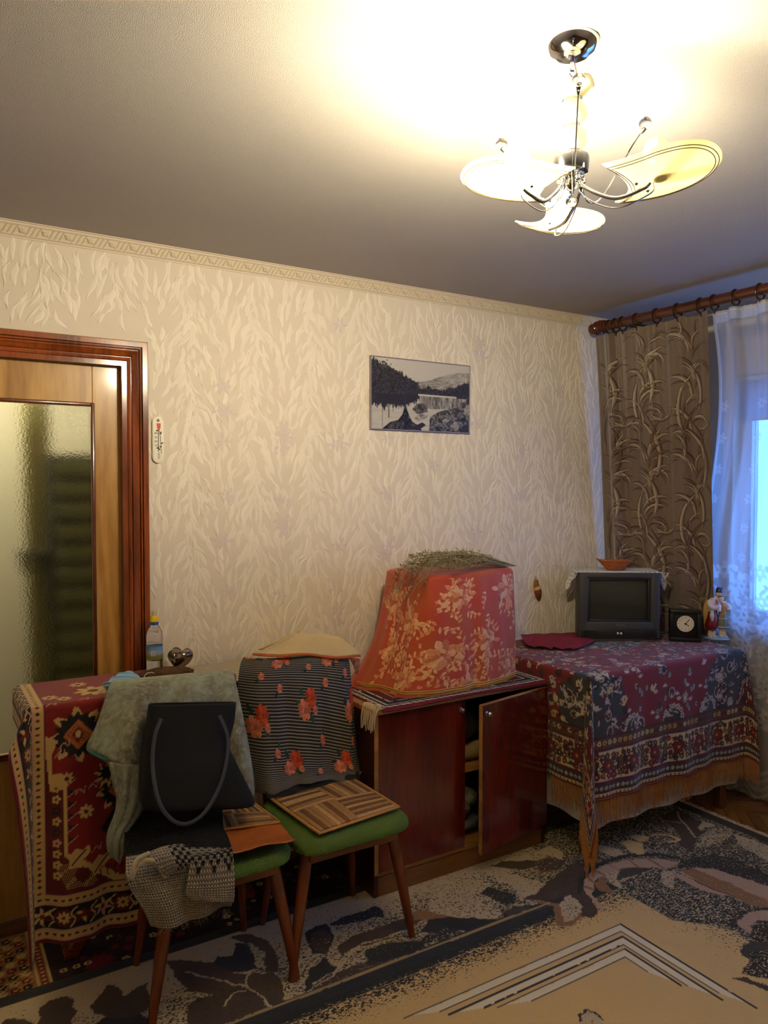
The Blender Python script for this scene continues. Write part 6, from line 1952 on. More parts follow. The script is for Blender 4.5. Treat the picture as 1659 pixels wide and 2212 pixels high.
# wall thermometer with a rose
tx_, tz_ = 0.797, 1.668
th_ = thing('wall_thermometer', 'white plastic thermometer with a red rose hanging beside the door frame', 'thermometer', (tx_, D, tz_))
def stadium(cx, z0, z1, r, n=12):
    return [(cx + r * math.cos(q), z1 - r + r * math.sin(q)) for q in np.linspace(0, PI, n)] + [(cx + r * math.cos(q), z0 + r + r * math.sin(q)) for q in np.linspace(PI, 2 * PI, n)]
M_tw = mat('white_plastic', lin(232, 222, 196), 0.4)
mk('plate', merge(prism(stadium(tx_, tz_, tz_ + 0.178, 0.0215), 0.008, frame((0, D - 0.010, 0), (1, 0, 0), (0, 1, 0), (0, 0, 1))), prism(stadium(tx_, tz_ + 0.003, tz_ + 0.175, 0.0190), 0.003, frame((0, D - 0.012, 0), (1, 0, 0), (0, 1, 0), (0, 0, 1)))), M_tw, th_, smooth=False)
def flat(poly, y, m, name, par):
    return mk(name, prism(poly, 0.0006, frame((0, y, 0), (1, 0, 0), (0, 1, 0), (0, 0, 1))), m, par, smooth=False)
yp = D - 0.0127
M_rose = mat('print_red', lin(206, 66, 46), 0.5); M_gr = mat('print_green', lin(46, 52, 38), 0.5); M_gy = mat('print_grey', lin(112, 100, 84), 0.5)
flat([(tx_ + 0.006 * math.cos(q), tz_ + 0.164 + 0.006 * math.sin(q)) for q in np.linspace(0, 6.1, 14)], yp, mat('hole_shadow', lin(150, 126, 96), 0.8), 'hanging_hole', th_)
flat([(tx_ - 0.006, tz_ + 0.153), (tx_ + 0.010, tz_ + 0.153), (tx_ + 0.009, tz_ + 0.136), (tx_ + 0.004, tz_ + 0.126), (tx_ - 0.002, tz_ + 0.128), (tx_ - 0.005, tz_ + 0.140)], yp, M_rose, 'rose_print', th_)
mk('stem_print', tube([(tx_ + 0.004, yp, tz_ + 0.126), (tx_ + 0.008, yp, tz_ + 0.10), (tx_ + 0.010, yp, tz_ + 0.06), (tx_ + 0.011, yp, tz_ + 0.036)], 0.0009, 5), M_gr, th_)
for (x, z, q, L) in ((0.006, 0.108, 1.2, 0.016), (0.010, 0.074, 0.7, 0.010), (0.008, 0.050, 2.6, 0.014), (-0.010, 0.124, 0.2, 0.012), (-0.008, 0.056, 0.5, 0.013), (0.004, 0.062, 0.3, 0.010)):
    uv = leaf_uv(tx_ + x, tz_ + z, L, q, 0.3, 0.006, 6)
    flat([tuple(p) for p in uv[:, 0]] + [tuple(p) for p in uv[::-1, 2]], yp, M_gr, 'leaf_print', th_)
mk('glass_tube', tube([(tx_ + 0.0005, D - 0.013, tz_ + 0.042), (tx_ + 0.0005, D - 0.013, tz_ + 0.128)], 0.0013, 8), M_gy, th_)
Mt = frame((0, 0, 0), (1, 0, 0), (0, 0, 1), (0, -1, 0))
for i, s_ in enumerate(('40', '30', '20', '10')):
    Mt2 = frame((tx_ - 0.010, yp, tz_ + 0.114 - i * 0.0155), (1, 0, 0), (0, 0, 1), (0, -1, 0))
    mk('numeral', text_geo(s_, 0.011, Mt2, 0.0002), M_gr, th_, smooth=False)
    mk('scale_mark', bx(tx_ - 0.004, tx_ - 0.001, yp - 0.0003, yp + 0.0003, tz_ + 0.1135 - i * 0.0155, tz_ + 0.1145 - i * 0.0155), M_gy, th_, smooth=False)
for i in range(5):
    mk('grille_bar', bx(tx_ - 0.003, tx_ + 0.006, yp - 0.0004, yp + 0.0004, tz_ + 0.018 + i * 0.0045, tz_ + 0.0195 + i * 0.0045), M_gy, th_, smooth=False)

# little woven shoe ornament by the corner
ox, oz = 2.763, 0.985
orn = thing('wall_ornament', 'small brown and yellow slipper shaped ornament hanging on the wall right of the red cover', 'ornament', (ox, D, oz))
M_wick = mat('wicker', lin(150, 108, 34), 0.7, var=0.5, vscale=120)
M_shoe = mat('shoe_brown', lin(122, 62, 26), 0.5, var=0.3, vscale=60)
mk('toe', tube(cr([(ox - 0.002, D - 0.012, oz + 0.062), (ox + 0.002, D - 0.016, oz + 0.042), (ox + 0.006, D - 0.016, oz + 0.018), (ox + 0.012, D - 0.012, oz - 0.004)], 6), [0.016, 0.020, 0.015, 0.004], 14), M_shoe, orn)
mk('band', tube(cr([(ox - 0.004, D - 0.012, oz + 0.070), (ox, D - 0.016, oz + 0.055)], 4), [0.0175, 0.0215], 14), mat('shoe_band', lin(206, 156, 90), 0.6), orn)
mk('back', tube(cr([(ox - 0.004, D - 0.010, oz + 0.066), (ox - 0.006, D - 0.010, oz + 0.085), (ox - 0.004, D - 0.009, oz + 0.108)], 5), [0.015, 0.015, 0.009], 14), M_wick, orn)
mk('loop', tube(np.array([(ox - 0.006 + 0.005 * math.cos(q), D - 0.006, oz + 0.116 + 0.006 * math.sin(q)) for q in np.linspace(0, 2 * PI, 14, endpoint=False)]), 0.001, 5, closed=True), M_wick, orn)

# ================================================================== ON THE NARROW BOARD
zt_ = BZ + 0.0005
hat = mk('knitted_hat', blob((0.765, 2.775, 0.0), 1.0, 21, 0.10, (0.100, 0.052, 0.020), 40, 22, 3.0), mat('brown_knit', lin(92, 62, 34), 0.95, var=0.4, vscale=40, bump=0.8, bscale=120))
hat.location.z = zt_ + 0.003
tag(hat, 'flattened brown knitted hat lying on the board under the bottle', 'hat')
bx_, by_ = 0.752, 2.868
bot = thing('water_bottle', 'clear plastic water bottle with yellow cap standing by the door frame', 'bottle', (bx_, by_, zt_))
zo = zt_ + 0.002
M_pet = mat('clear_plastic', (0.95, 0.97, 0.97), 0.03, trans=1.0, ior=1.12, spec=0.6)
mk('body', lathe([(0.0, zo), (0.026, zo), (0.030, zo + 0.004), (0.0305, zo + 0.07), (0.0295, zo + 0.11), (0.030, zo + 0.14), (0.027, zo + 0.160), (0.019, zo + 0.176), (0.0135, zo + 0.183), (0.0135, zo + 0.190)], 28, (bx_, by_, 0)), M_pet, bot)
mk('water', lathe([(0.0, zo + 0.002), (0.025, zo + 0.002), (0.0285, zo + 0.006), (0.0290, zo + 0.055), (0.0, zo + 0.055)], 26, (bx_, by_, 0)), mat('water', (0.93, 0.96, 0.97), 0.0, trans=1.0, ior=1.2), bot)
lbv = lathe([(0.0309, zo + 0.062), (0.0309, zo + 0.072), (0.0309, zo + 0.082), (0.0308, zo + 0.088), (0.0308, zo + 0.098), (0.0306, zo + 0.108)], 28, (bx_, by_, 0))
rowc = [lin(112, 122, 40), lin(120, 130, 60), lin(150, 168, 186), lin(150, 170, 190), lin(120, 150, 190), lin(96, 140, 196)]
mk('label', lbv, mat('bottle_label', attr=True, rough=0.4), bot, col=np.repeat(np.array(rowc), 28, 0))
qf = -2.0
ez = np.array((math.cos(qf), math.sin(qf), 0)); ey = np.array((0, 0, 1.0)); ex = np.cross(ey, ez)
c0 = np.array((bx_, by_, zo + 0.083)) + ez * 0.0311
bl_ = [bx(-0.007, 0.007, -0.009, 0.009, 0, 0.0003)]
mk('label_panel', xf(merge(*bl_), frame(c0, ex, ey, ez)), mat('label_white', lin(226, 226, 220), 0.5), bot, smooth=False)
mk('label_lines', xf(merge(*[bx(-0.0055, 0.0055, -0.007 + k * 0.004, -0.005 + k * 0.004, 0.0003, 0.0005) for k in range(4)]), frame(c0, ex, ey, ez)), mat('label_dark', lin(100, 100, 96), 0.5), bot, smooth=False)
mk('neck_ring', lathe([(0.0145, zo + 0.186), (0.0155, zo + 0.187), (0.0155, zo + 0.196), (0.0145, zo + 0.197)], 22, (bx_, by_, 0)), mat('blue_plastic', lin(30, 92, 170), 0.35), bot)
mk('cap', lathe([(0.0165, zo + 0.198), (0.0165, zo + 0.203), (0.0155, zo + 0.204), (0.0155, zo + 0.214), (0.011, zo + 0.220), (0.010, zo + 0.222), (0.0, zo + 0.222)], 24, (bx_, by_, 0)), mat('yellow_plastic', lin(232, 198, 20), 0.35), bot)
mk('spout_cover', lathe([(0.0100, zo + 0.222), (0.0105, zo + 0.234), (0.009, zo + 0.237), (0.0, zo + 0.237)], 20, (bx_, by_, 0)), mat('cloudy_plastic', lin(228, 210, 170), 0.25, transl=0.4), bot)
# heart shaped metal dish standing on its edge
hm = thing('metal_dish', 'heart shaped polished metal dish standing on edge beside the bottle', 'dish', (0.848, 2.852, zt_))
q = np.linspace(0, 2 * PI, 48, endpoint=False)
hxv, hzv = 16 * np.sin(q) ** 3 / 17.0, (13 * np.cos(q) - 5 * np.cos(2 * q) - 2 * np.cos(3 * q) - np.cos(4 * q)) / 17.0
rows_ = []
for (s_, d_) in ((0.0, 0.044), (0.5, 0.043), (0.80, 0.036), (0.93, 0.020), (0.985, 0.004), (1.06, 0.001), (1.07, -0.002), (1.0, -0.003)):
    rows_.append(np.stack([hxv * s_ * 0.050, hzv * s_ * 0.050, np.full(48, d_)], -1))
Rh = frame((0.848, 2.852, zt_ + 0.050), (0.61, -0.792, 0.0), (0.135, 0.104, 0.985), (-0.78, -0.601, 0.170))
g_ = xf(grid(np.array(rows_), True), Rh)
g_[0][:, 2] += max(0.0, zt_ + 0.001 - g_[0][:, 2].min())
M_dish = mat('dark_steel', lin(150, 138, 124), 0.14, metal=1.0)
mk('bowl', g_, M_dish, hm, angle=60, solid=0.001)
mk('rolled_rim', (lambda t_: (t_[0] + np.array((0, 0, max(0, zt_ + 0.0005 - t_[0][:, 2].min()))), t_[1]))(xf(tube(np.stack([hxv * 0.053, hzv * 0.053, np.full(48, 0.0)], -1), 0.0018, 6, closed=True), Rh)), M_steel, hm)
# face mask
rows = [((0.541, 2.701, 0.886), (0.635, 2.629, 0.886)), ((0.526, 2.660, 0.907), (0.655, 2.680, 0.888)), ((0.553, 2.670, 0.923), (0.665, 2.700, 0.899)), ((0.582, 2.690, 0.933), (0.657, 2.720, 0.908)), ((0.611, 2.710, 0.930), (0.644, 2.730, 0.916))]
rows = [((l[0], l[1], max(l[2], 0.888)), (r[0], r[1], max(r[2], 0.888))) for l, r in rows]
P, UU, VV = loft(rows, 40, 8, None, lambda u, v: np.stack([0 * u, 0.004 * np.sin(v * 30), 0.003 * np.sin(v * 26) + 0.006 * np.sin(PI * u)], -1))
fm = thing('face_mask', 'pale blue surgical face mask lying on the red carpet', 'mask', (0.60, 2.67, 0.886))
mk('fabric', grid(P), mat('mask_blue', lin(160, 200, 212), 0.8), fm, angle=180, solid=0.002)
mk('ear_loop', tube(cr([(0.665, 2.700, 0.895), (0.683, 2.720, 0.912), (0.711, 2.740, 0.909), (0.729, 2.740, 0.895), (0.733, 2.730, 0.876)], 6), 0.0013, 6), mat('elastic_white', lin(226, 212, 186), 0.8), fm)
mk('ear_loop', tube(cr([(0.529, 2.672, 0.888), (0.497, 2.648, 0.888), (0.525, 2.626, 0.888)], 6), 0.0013, 6), MATS['elastic_white'], fm)
o = mk('blue_packet', bx(0.535, 0.575, 2.655, 2.69, 0.8845, 0.898, 0.003), mat('blue_foil', lin(40, 72, 132), 0.25, coat=0.5)); tag(o, 'small shiny blue packet poking out under the face mask', 'packet')

# ================================================================== ON THE CORNER TABLE
ZT = TZ + 0.0235
# television
tvx, tvy = 3.015, 2.63
ey_ = np.array((0.571, 0.821, 0)); ex_ = np.array((0.821, -0.571, 0))
TVM = frame((tvx, tvy, ZT), ex_, ey_, (0, 0, 1))
tv = thing('television', 'small dark grey tube television on the corner table under a lace doily', 'television', (tvx, tvy, ZT))
M_tv = mat('tv_plastic', lin(62, 60, 56), 0.5, bump=0.08, bscale=600)
M_tvd = mat('tv_dark', lin(34, 33, 32), 0.45)
TW, TH = 0.408, 0.352
def tvf(g): return xf(g, TVM)
fx, fz0, fz1 = 0.155, 0.100, 0.318
mk('bezel', tvf(merge(bx(-TW / 2, -fx, 0, 0.075, 0.012, TH, 0.012, 3), bx(fx, TW / 2, 0, 0.075, 0.012, TH, 0.012, 3), bx(-fx - 0.02, fx + 0.02, 0.0, 0.075, fz1, TH, 0.010, 3), bx(-fx - 0.02, fx + 0.02, 0.0, 0.075, 0.012, fz0, 0.008, 3))), M_tv, tv)
mk('screen_surround', tvf(merge(bx(-fx - 0.002, -fx + 0.012, 0.010, 0.05, fz0 - 0.002, fz1 + 0.002, 0.004, 2), bx(fx - 0.012, fx + 0.002, 0.010, 0.05, fz0 - 0.002, fz1 + 0.002, 0.004, 2), bx(-fx, fx, 0.010, 0.05, fz1 - 0.010, fz1 + 0.002, 0.004, 2), bx(-fx, fx, 0.010, 0.05, fz0 - 0.002, fz0 + 0.010, 0.004, 2))), M_tvd, tv)
gu, gv = np.meshgrid(np.linspace(-1, 1, 30), np.linspace(-1, 1, 24))
P = np.stack([gu * 0.147, 0.016 + 0.016 * (gu ** 2 * 0.6 + gv ** 2 * 0.5), (fz0 + fz1) / 2 + gv * 0.102], -1)
mk('screen', tvf(grid(P[:, ::-1])), mat('tv_screen', lin(52, 54, 44), 0.08, spec=0.6), tv, angle=180)
# tapering back
secs = []
for (y, sx, z0, z1) in ((0.07, 0.198, 0.016, 0.345), (0.13, 0.195, 0.016, 0.340), (0.22, 0.150, 0.03, 0.30), (0.30, 0.105, 0.05, 0.25), (0.315, 0.09, 0.06, 0.24)):
    secs.append([(-sx, y, z0), (sx, y, z0), (sx, y, z1), (-sx, y, z1)])
V_, F_ = grid(np.array(secs), True)
F_ = [tuple(f) for f in F_.tolist()] + [(16, 17, 18, 19)]
mk('back_shell', tvf((V_, F_)), M_tv, tv, smooth=False)
mk('control_flap', tvf(bx(-0.19, 0.19, -0.006, 0.004, 0.022, 0.066, 0.004, 2)), M_tvd, tv)
mk('stand_foot', tvf(bx(-0.185, 0.185, 0.012, 0.12, 0.0, 0.013, 0.003)), mat('tv_foot', lin(92, 88, 80), 0.5), tv, smooth=False)
mk('speaker_grille', tvf(merge(*[bx(-0.178, -0.115, -0.0075, -0.0055, 0.030 + k * 0.0045, 0.0325 + k * 0.0045) for k in range(6)])), mat('tv_black', lin(16, 16, 16), 0.5), tv, smooth=False)
mk('speaker_grille', tvf(merge(*[bx(0.125, 0.178, -0.0075, -0.0055, 0.030 + k * 0.0045, 0.0325 + k * 0.0045) for k in range(6)])), MATS['tv_black'], tv, smooth=False)
mk('socket_recess', tvf(xf(lathe([(0.0, -0.0005), (0.015, -0.0005), (0.015, 0.002)], 18), frame((0.0, -0.0066, 0.046), (1.5, 0, 0), (0, 0, 0.62), (0, -1, 0)))), MATS['tv_black'], tv)
for s_ in (-0.009, 0.008):
    mk('socket_plug', tvf(ball((s_, -0.009, 0.043), 0.0068, 12, 8, (0.9, 0.7, 1.0))), mat('plug_cream', lin(222, 214, 178), 0.4), tv)
for k in range(5):
    mk('button', tvf(bx(0.030 + k * 0.016, 0.040 + k * 0.016, -0.009, -0.005, 0.042, 0.047, 0.001)), M_tvd, tv, smooth=False)
mk('power_button', tvf(bx(0.128, 0.162, -0.0105, -0.006, 0.038, 0.050, 0.002)), MATS['tv_black'], tv, smooth=False)
mk('brand_lettering', tvf(text_geo('Thomson', 0.013, frame((0.006, -0.0006, 0.083), (1, 0, 0), (0, 0, 1), (0, -1, 0)), 0.0003)), mat('brand_grey', lin(120, 118, 110), 0.5), tv, smooth=False)

# doily on top with pointed lace corners
gu, gv = np.meshgrid(np.linspace(-1, 1, 90), np.linspace(-1, 1, 90))
sc = 0.228
a_ = math.radians(43)
s_ = (gu * math.cos(a_) - gv * math.sin(a_)) * sc
t_ = (gu * math.sin(a_) + gv * math.cos(a_)) * sc + 0.085
rect3 = (-TW / 2 + 0.004, TW / 2 - 0.004, -0.001, 0.19)
Pd = drape(s_, t_, rect3, TH + 0.0035, 0.006, 0.35, lambda cx, cy, ext, ux, uy: 0.008 * np.abs(ux) * np.sin(cy * 60) * np.clip(ext / 0.05, 0, 1), zmin=0.0, lean=0.42)
Pd = np.where((t_ < 0.004)[..., None], np.stack([s_, np.full_like(s_, 0.002) - 0.002, TH + 0.0035 - np.clip(0.004 - t_, 0, 0.006)], -1), Pd)
e_ = 1 - np.maximum(np.abs(gu), np.abs(gv))
al = np.where((e_ < 0.42) & (np.sin(gu * 46) * np.sin(gv * 46) > 0.35) & (e_ > 0.03), 0.45, 0.99)
keep = np.concatenate([np.broadcast_to(np.array(lin(234, 228, 218)), gu.shape + (3,)), al[..., None]], -1)
do = mk('lace_doily', tvf(grid(Pd)), mat('doily_cotton', attr=True, rough=0.9, transl=0.2, alpha='attr'), col=keep.reshape(-1, 4), angle=180)
tag(do, 'white lace doily spread over the top of the television', 'doily')

# wicker basket on the doily
bkx, bky, bkz = (3.085, 2.731, 1.158)[0], (3.085, 2.731, 1.158)[1], ZT + TH + 0.006
bkx, bky = 3.035, 2.675
bs = thing('wicker_basket', 'small boat shaped orange wicker basket on top of the television', 'basket', (bkx, bky, bkz))
M_wk = mat('orange_wicker', lin(178, 96, 42), 0.55, var=0.3, vscale=80)
def bloop(h, n=40):
    q = np.linspace(0, 2 * PI, n, endpoint=False)
    rx, ry = 0.045 + 0.030 * h, 0.026 + 0.020 * h
    X = rx * np.cos(q); Y = ry * np.sin(q)
    ptt = np.clip(-np.cos(q), 0, 1) ** 14
    X = X - ptt * 0.022 * h
    Z = 0.004 + 0.044 * h + ptt * 0.010 * h
    return np.stack([bkx + X * ex_[0] + Y * ey_[0], bky + X * ex_[1] + Y * ey_[1], bkz + Z], -1)
mk('base', (lambda L_: (np.vstack([L_, L_.mean(0)[None]]), [(i, (i + 1) % 40, 40) for i in range(40)]))(bloop(0.0)), M_wk, bs, solid=0.003)
for k in range(9):
    L_ = bloop(k / 9.0)
    ctr = L_.mean(0)
    wv = 1 + 0.035 * np.cos(np.arange(40) * PI / 2 + k * PI)
    L_ = ctr + (L_ - ctr) * np.stack([wv, wv, np.ones(40)], 1)
    mk('weave_strand', tube(L_, 0.0021, 5, closed=True), M_wk, bs)
for i in range(0, 40, 2):
    mk('stake', tube([bloop(h)[i] for h in (0.0, 0.35, 0.7, 1.0)], 0.0016, 5), M_wk, bs)
mk('rim', merge(tube(bloop(1.0), 0.0036, 6, closed=True), tube(bloop(0.93), 0.0028, 6, closed=True)), M_wk, bs)

# black alarm clock
clx, cly = (3.293, 2.447, 0.797)[0], (3.293, 2.447, 0.797)[1]
ey2 = np.array((0.70, 0.714, 0.0)); ex2 = np.array((0.714, -0.70, 0.0))
CM = frame((clx, cly, ZT), ex2, ey2, (0, 0, 1))
ck = thing('alarm_clock', 'square black clock with a round white dial between television and figurine', 'clock', (clx, cly, ZT))
M_cb = mat('clock_black', lin(20, 20, 20), 0.35)
cw, chh = 0.149, 0.160
mk('case', xf(bx(-cw / 2, cw / 2, 0.012, 0.065, 0.0, chh, 0.004, 2), CM), M_cb, ck)
for (a0, a1, b0, b1) in ((-cw / 2, cw / 2, 0.0, 0.020), (-cw / 2, cw / 2, chh - 0.020, chh), (-cw / 2, -cw / 2 + 0.020, 0.018, chh - 0.018), (cw / 2 - 0.020, cw / 2, 0.018, chh - 0.018)):
    mk('front_frame', xf(bx(a0, a1, 0.0, 0.014, b0, b1, 0.003, 2), CM), M_cb, ck)
dz = 0.090
Mf = frame((0, 0.0105, dz), (1, 0, 0), (0, 0, 1), (0, -1, 0))
di = mk('dial', xf(xf(lathe([(0.0, 0.0), (0.041, 0.0), (0.0415, -0.002)], 40), Mf), CM), mat('dial_cream', lin(238, 224, 190), 0.4), ck)
mk('dial_ring', xf(xf(tube(np.array([(0.0425 * math.cos(q), 0.0425 * math.sin(q), -0.0005) for q in np.linspace(0, 2 * PI, 48, endpoint=False)]), 0.0014, 6, closed=True), Mf), CM), M_cb, ck)
M_num = mat('numeral_ink', lin(90, 78, 58), 0.6)
M_hand = mat('hand_black', lin(10, 10, 10), 0.4)
for i in range(1, 13):
    q = PI / 2 - i * PI / 6
    mk('numeral', xf(text_geo(str(i), 0.0105, frame((0.0325 * math.cos(q), 0.0108 - 0.0007, dz + 0.0325 * math.sin(q)), (1, 0, 0), (0, 0, 1), (0, -1, 0)), 0.0002), CM), M_num, di, smooth=False)
def hand(q, L, w):
    return xf(xf(box((L / 2 - 0.003, 0, 0.0016), (L + 0.006, w, 0.0008)), frame((0, 0.0105, dz), (math.cos(q), 0, math.sin(q)), (-math.sin(q), 0, math.cos(q)), (0, -1, 0))), CM)
mk('minute_hand', hand(PI / 2 - 6.5 / 60 * 2 * PI, 0.028, 0.0028), M_hand, ck, smooth=False)
mk('hour_hand', hand(PI / 2 - (4 + 0.1) / 12 * 2 * PI, 0.020, 0.0034), M_hand, ck, smooth=False)
mk('hand_pin', xf(xf(lathe([(0.0, 0.003), (0.004, 0.003), (0.004, 0.0)], 12), Mf), CM), M_hand, ck)

# porcelain couple
fgx, fgy = (3.455, 2.388, 0.797)[0], (3.455, 2.388, 0.797)[1]
FM = frame((fgx, fgy, ZT), ex2, ey2, (0, 0, 1))
fg = thing('porcelain_couple', 'porcelain figurine of an embracing couple in folk dress beside the clock', 'figurine', (fgx, fgy, ZT))
def pc(name, rgb, g_, rough=0.12):
    nm = 'porcelain_%d_%d_%d' % rgb
    m_ = MATS.get(nm) or mat(nm, lin(*rgb), rough, coat=0.6)
    return mk(name, xf(g_, FM), m_, fg)
def tb(pts, rs, n=14, sq=(1, 1)):
    return tube(cr(pts, 5), rs, n)
pc('base', (130, 160, 172), blob((0.004, 0.0, 0.013), 1.0, 3, 0.06, (0.064, 0.045, 0.0145), 30, 14))
# man on the left
pc('legs', (214, 190, 160), merge(tb([(-0.030, 0, 0.018), (-0.030, 0, 0.05), (-0.028, 0, 0.075)], [0.011, 0.010, 0.014]), tb([(-0.012, -0.004, 0.018), (-0.013, 0, 0.05), (-0.014, 0, 0.075)], [0.011, 0.010, 0.014]), ball((-0.032, -0.012, 0.022), 0.011, 10, 7, (0.9, 1.6, 0.7)), ball((-0.008, -0.014, 0.022), 0.011, 10, 7, (0.9, 1.6, 0.7))))
pc('trousers', (120, 16, 24), tb([(-0.024, 0, 0.058), (-0.024, -0.002, 0.075), (-0.020, -0.002, 0.105), (-0.018, 0, 0.135), (-0.018, 0, 0.160)], [0.024, 0.033, 0.031, 0.024, 0.019]))
pc('sash', (196, 186, 178), tb([(-0.026, -0.026, 0.158), (-0.028, -0.034, 0.130), (-0.026, -0.036, 0.105)], [0.008, 0.012, 0.005], 10))
pc('shirt', (220, 204, 204), merge(tb([(-0.018, 0, 0.152), (-0.020, -0.002, 0.172), (-0.016, -0.002, 0.198), (-0.006, 0, 0.216), (0.000, 0, 0.224)], [0.021, 0.026, 0.025, 0.017, 0.010]), tb([(-0.034, -0.006, 0.204), (-0.036, -0.020, 0.182), (-0.018, -0.030, 0.170), (0.004, -0.028, 0.178)], [0.012, 0.013, 0.012, 0.008])))
pc('embroidery', (186, 84, 66), tb([(-0.006, -0.022, 0.212), (-0.004, -0.028, 0.200), (-0.003, -0.030, 0.188)], [0.004, 0.005, 0.004], 8))
pc('cloak', (196, 160, 92), merge(tb([(-0.036, 0.006, 0.206), (-0.046, 0.008, 0.170), (-0.049, 0.008, 0.120), (-0.047, 0.006, 0.080), (-0.045, 0.004, 0.056)], [0.013, 0.016, 0.014, 0.012, 0.007]), tb([(-0.02, 0.022, 0.210), (-0.022, 0.026, 0.15), (-0.022, 0.024, 0.08)], [0.018, 0.022, 0.018])))
mh = pc('head', (226, 192, 150), merge(ball((0.008, -0.002, 0.236), 0.0155, 16, 12, (1, 1, 1.15)), ball((0.016, -0.016, 0.234), 0.004, 8, 6)))
mk('moustache', xf(tube([(0.006, -0.017, 0.228), (0.013, -0.019, 0.230), (0.020, -0.014, 0.227)], 0.0026, 6), FM), mat('porcelain_dark', lin(40, 30, 26), 0.2), mh)
mk('eyes', xf(merge(ball((0.007, -0.0165, 0.239), 0.0020, 6, 5), ball((0.017, -0.0145, 0.239), 0.0020, 6, 5)), FM), MATS['porcelain_dark'], mh)
pc('hat', (44, 46, 66), merge(lathe([(0.018, 0.246), (0.017, 0.252), (0.015, 0.266), (0.010, 0.272), (0.0, 0.274)], 18, (0.012, 0.002, 0)), ball((0.022, -0.004, 0.268), 0.006, 8, 6)))
# woman on the right
pc('woman_legs', (222, 200, 174), merge(tb([(0.022, 0, 0.018), (0.022, 0, 0.05), (0.021, 0, 0.078)], [0.010, 0.009, 0.012]), tb([(0.040, 0.002, 0.018), (0.036, 0.002, 0.05), (0.033, 0.002, 0.078)], [0.010, 0.009, 0.012]), ball((0.024, -0.010, 0.022), 0.010, 10, 7, (0.9, 1.5, 0.7)), ball((0.045, -0.008, 0.022), 0.010, 10, 7, (0.9, 1.5, 0.7))))
pc('skirt', (118, 118, 102), lathe([(0.029, 0.066), (0.031, 0.070), (0.028, 0.095), (0.024, 0.120), (0.018, 0.140), (0.016, 0.150)], 20, (0.028, 0, 0)))
pc('skirt_trim', (214, 200, 176), merge(tube(np.array([(0.028 + 0.0305 * math.cos(q), 0.0305 * math.sin(q), 0.074) for q in np.linspace(0, 2 * PI, 24, endpoint=False)]), 0.0022, 6, closed=True), tube(np.array([(0.028 + 0.0250 * math.cos(q), 0.0250 * math.sin(q), 0.116) for q in np.linspace(0, 2 * PI, 24, endpoint=False)]), 0.0018, 6, closed=True)))
pc('vest', (196, 132, 70), tb([(0.028, 0, 0.120), (0.028, -0.001, 0.150), (0.026, -0.002, 0.178), (0.026, 0, 0.194)], [0.020, 0.018, 0.020, 0.013]))
pc('sleeves', (222, 216, 214), merge(tb([(0.044, 0.0, 0.190), (0.055, -0.002, 0.172), (0.056, -0.010, 0.158)], [0.011, 0.014, 0.010]), tb([(0.012, -0.006, 0.186), (0.006, -0.020, 0.170), (0.008, -0.026, 0.152)], [0.011, 0.013, 0.009]), tb([(0.020, -0.004, 0.194), (0.034, -0.004, 0.196), (0.044, 0, 0.192)], [0.007, 0.008, 0.007])))
pc('collar', (206, 92, 40), ball((0.020, -0.014, 0.186), 0.008, 10, 7, (1, 0.6, 1)))
wh = pc('woman_head', (234, 206, 176), merge(ball((0.020, -0.004, 0.212), 0.0138, 16, 12, (1, 1, 1.12)), ball((0.015, -0.0175, 0.211), 0.003, 8, 6)))
mk('hair', xf(merge(ball((0.024, 0.003, 0.217), 0.0140, 14, 10, (1.0, 1.0, 1.0)), tube(cr([(0.034, 0.006, 0.212), (0.040, 0.008, 0.190), (0.038, 0.010, 0.165)], 4), [0.006, 0.005, 0.003], 8)), FM), mat('porcelain_hair', lin(150, 110, 70), 0.2), wh)
mk('eyes', xf(merge(ball((0.013, -0.0165, 0.215), 0.0018, 6, 5), ball((0.022, -0.0175, 0.215), 0.0018, 6, 5)), FM), MATS['porcelain_dark'], wh)

# crumpled red napkin
rows = [((2.584, 2.883, 0.830), (2.956, 2.882, 0.802)), ((2.518, 2.792, 0.822), (2.905, 2.761, 0.803)), ((2.501, 2.757, 0.814), (2.891, 2.679, 0.802)), ((2.493, 2.732, 0.806), (2.750, 2.614, 0.801)), ((2.499, 2.719, 0.803), (2.642, 2.581, 0.801))]
P, UU, VV = loft(rows, 60, 8, None, lambda u, v: np.stack([0.006 * np.sin(u * 18) * v, 0.012 * np.sin(u * 12) * v, 0.009 * np.abs(np.sin(u * 10 + 2)) * (0.4 + v)], -1))
P[..., 2] = np.maximum(P[..., 2], ZT + 0.002)
o = mk('napkin', grid(P), mat('rose_red_cloth', lin(150, 34, 52), 0.85, var=0.25, vscale=60, bump=0.4, bscale=180), angle=180, solid=0.002)
tag(o, 'crumpled rose red napkin lying on the carpet tablecloth beside the red cover', 'napkin')

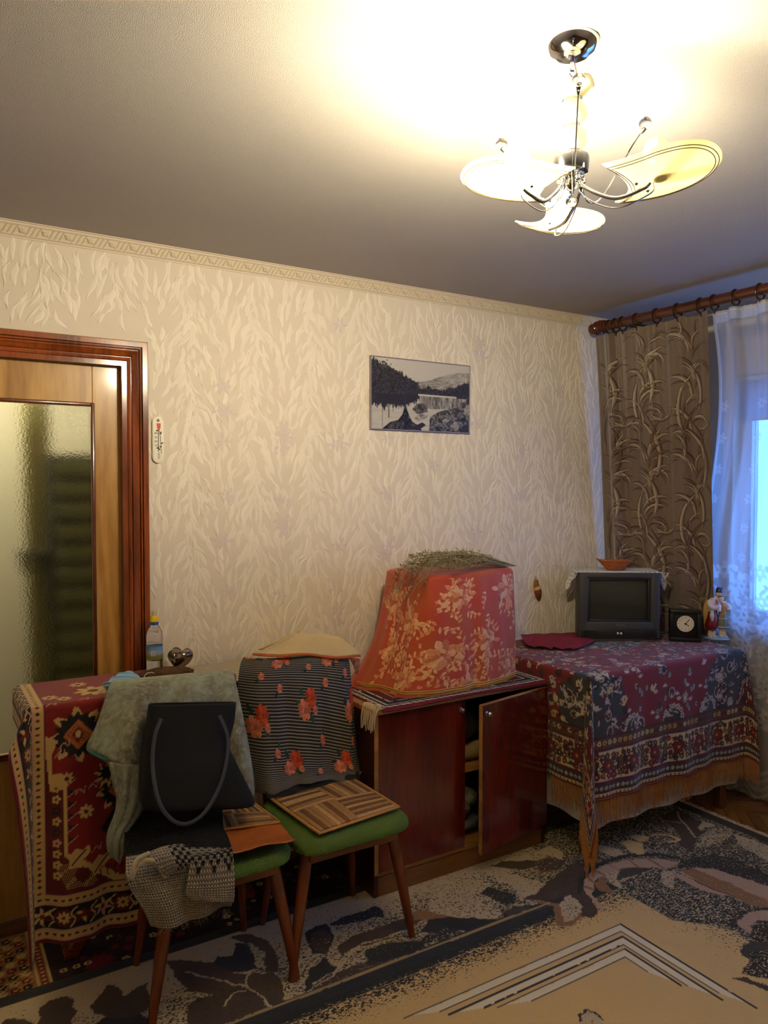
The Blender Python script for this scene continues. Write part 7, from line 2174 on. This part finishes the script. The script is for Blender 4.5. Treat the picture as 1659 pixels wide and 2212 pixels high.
# ================================================================== DRIED HERBS ON THE COVER
hb = thing('dried_herb_bunch', 'bunch of dry grey green herbs lying along the top of the red cover', 'dried herbs', (1.98, 2.62, 1.22))
M_herb = mat('dry_herb', lin(158, 148, 112), 0.9, var=0.3, vscale=80)
M_stalk = mat('dry_stalk', lin(104, 84, 52), 0.85)
for i in range(64):
    t0 = rnd.random()
    x0, y0 = 2.27 + rnd.uniform(-0.05, 0.02), 2.60 + rnd.uniform(-0.02, 0.05)
    L = rnd.uniform(0.28, 0.64)
    x1, y1 = x0 - L, 2.60 + rnd.uniform(-0.13, 0.14)
    zs = 1.228 + rnd.uniform(0, 0.050)
    droop = 0.0
    end = (x1, y1, zs + rnd.uniform(-0.004, 0.02))
    if x1 < 1.76:
        droop = (1.76 - x1)
        end = (1.752 - droop * 0.65, y1, 1.225 - droop * rnd.uniform(0.5, 1.5))
    mid = ((x0 + max(x1, 1.76)) / 2, (y0 + y1) / 2 + rnd.uniform(-0.02, 0.02), zs + 0.012)
    p = cr([(x0, y0, 1.222), mid, (max(x1, 1.76) + 0.02, y1, zs + 0.004), end], 6)
    gs = [tube(p, [0.0015, 0.0009], 3, caps=False)]
    for k in range(16):
        s = rnd.uniform(0.3, 1.0)
        c = p[int(s * (len(p) - 1))]
        b_ = c + np.array((rnd.uniform(-0.022, 0.004), rnd.uniform(-0.016, 0.016), rnd.uniform(-0.004, 0.016)))
        gs.append(tube([c, (c + b_) / 2 + np.array((0, 0, 0.003)), b_], 0.0004, 3, caps=False))
        for m_ in range(3):
            f_ = 0.5 + 0.25 * m_
            gs.append(ball(c + (b_ - c) * f_ + np.array((rnd.uniform(-0.002, 0.002),) * 3), rnd.uniform(0.0015, 0.0030), 4, 4))
    mk('sprig', merge(*gs), M_herb if i % 5 else M_stalk, hb)
o = mk('straw_heads', merge(tube(cr([(2.10, 2.70, 1.222), (2.18, 2.72, 1.245), (2.25, 2.74, 1.252), (2.29, 2.76, 1.246)], 6), [0.004, 0.009, 0.014, 0.008], 10), tube(cr([(2.05, 2.66, 1.224), (2.15, 2.68, 1.246), (2.24, 2.71, 1.240)], 6), [0.003, 0.007, 0.005], 8)), mat('straw_head', lin(196, 160, 124), 0.9, bump=0.5, bscale=150), hb)
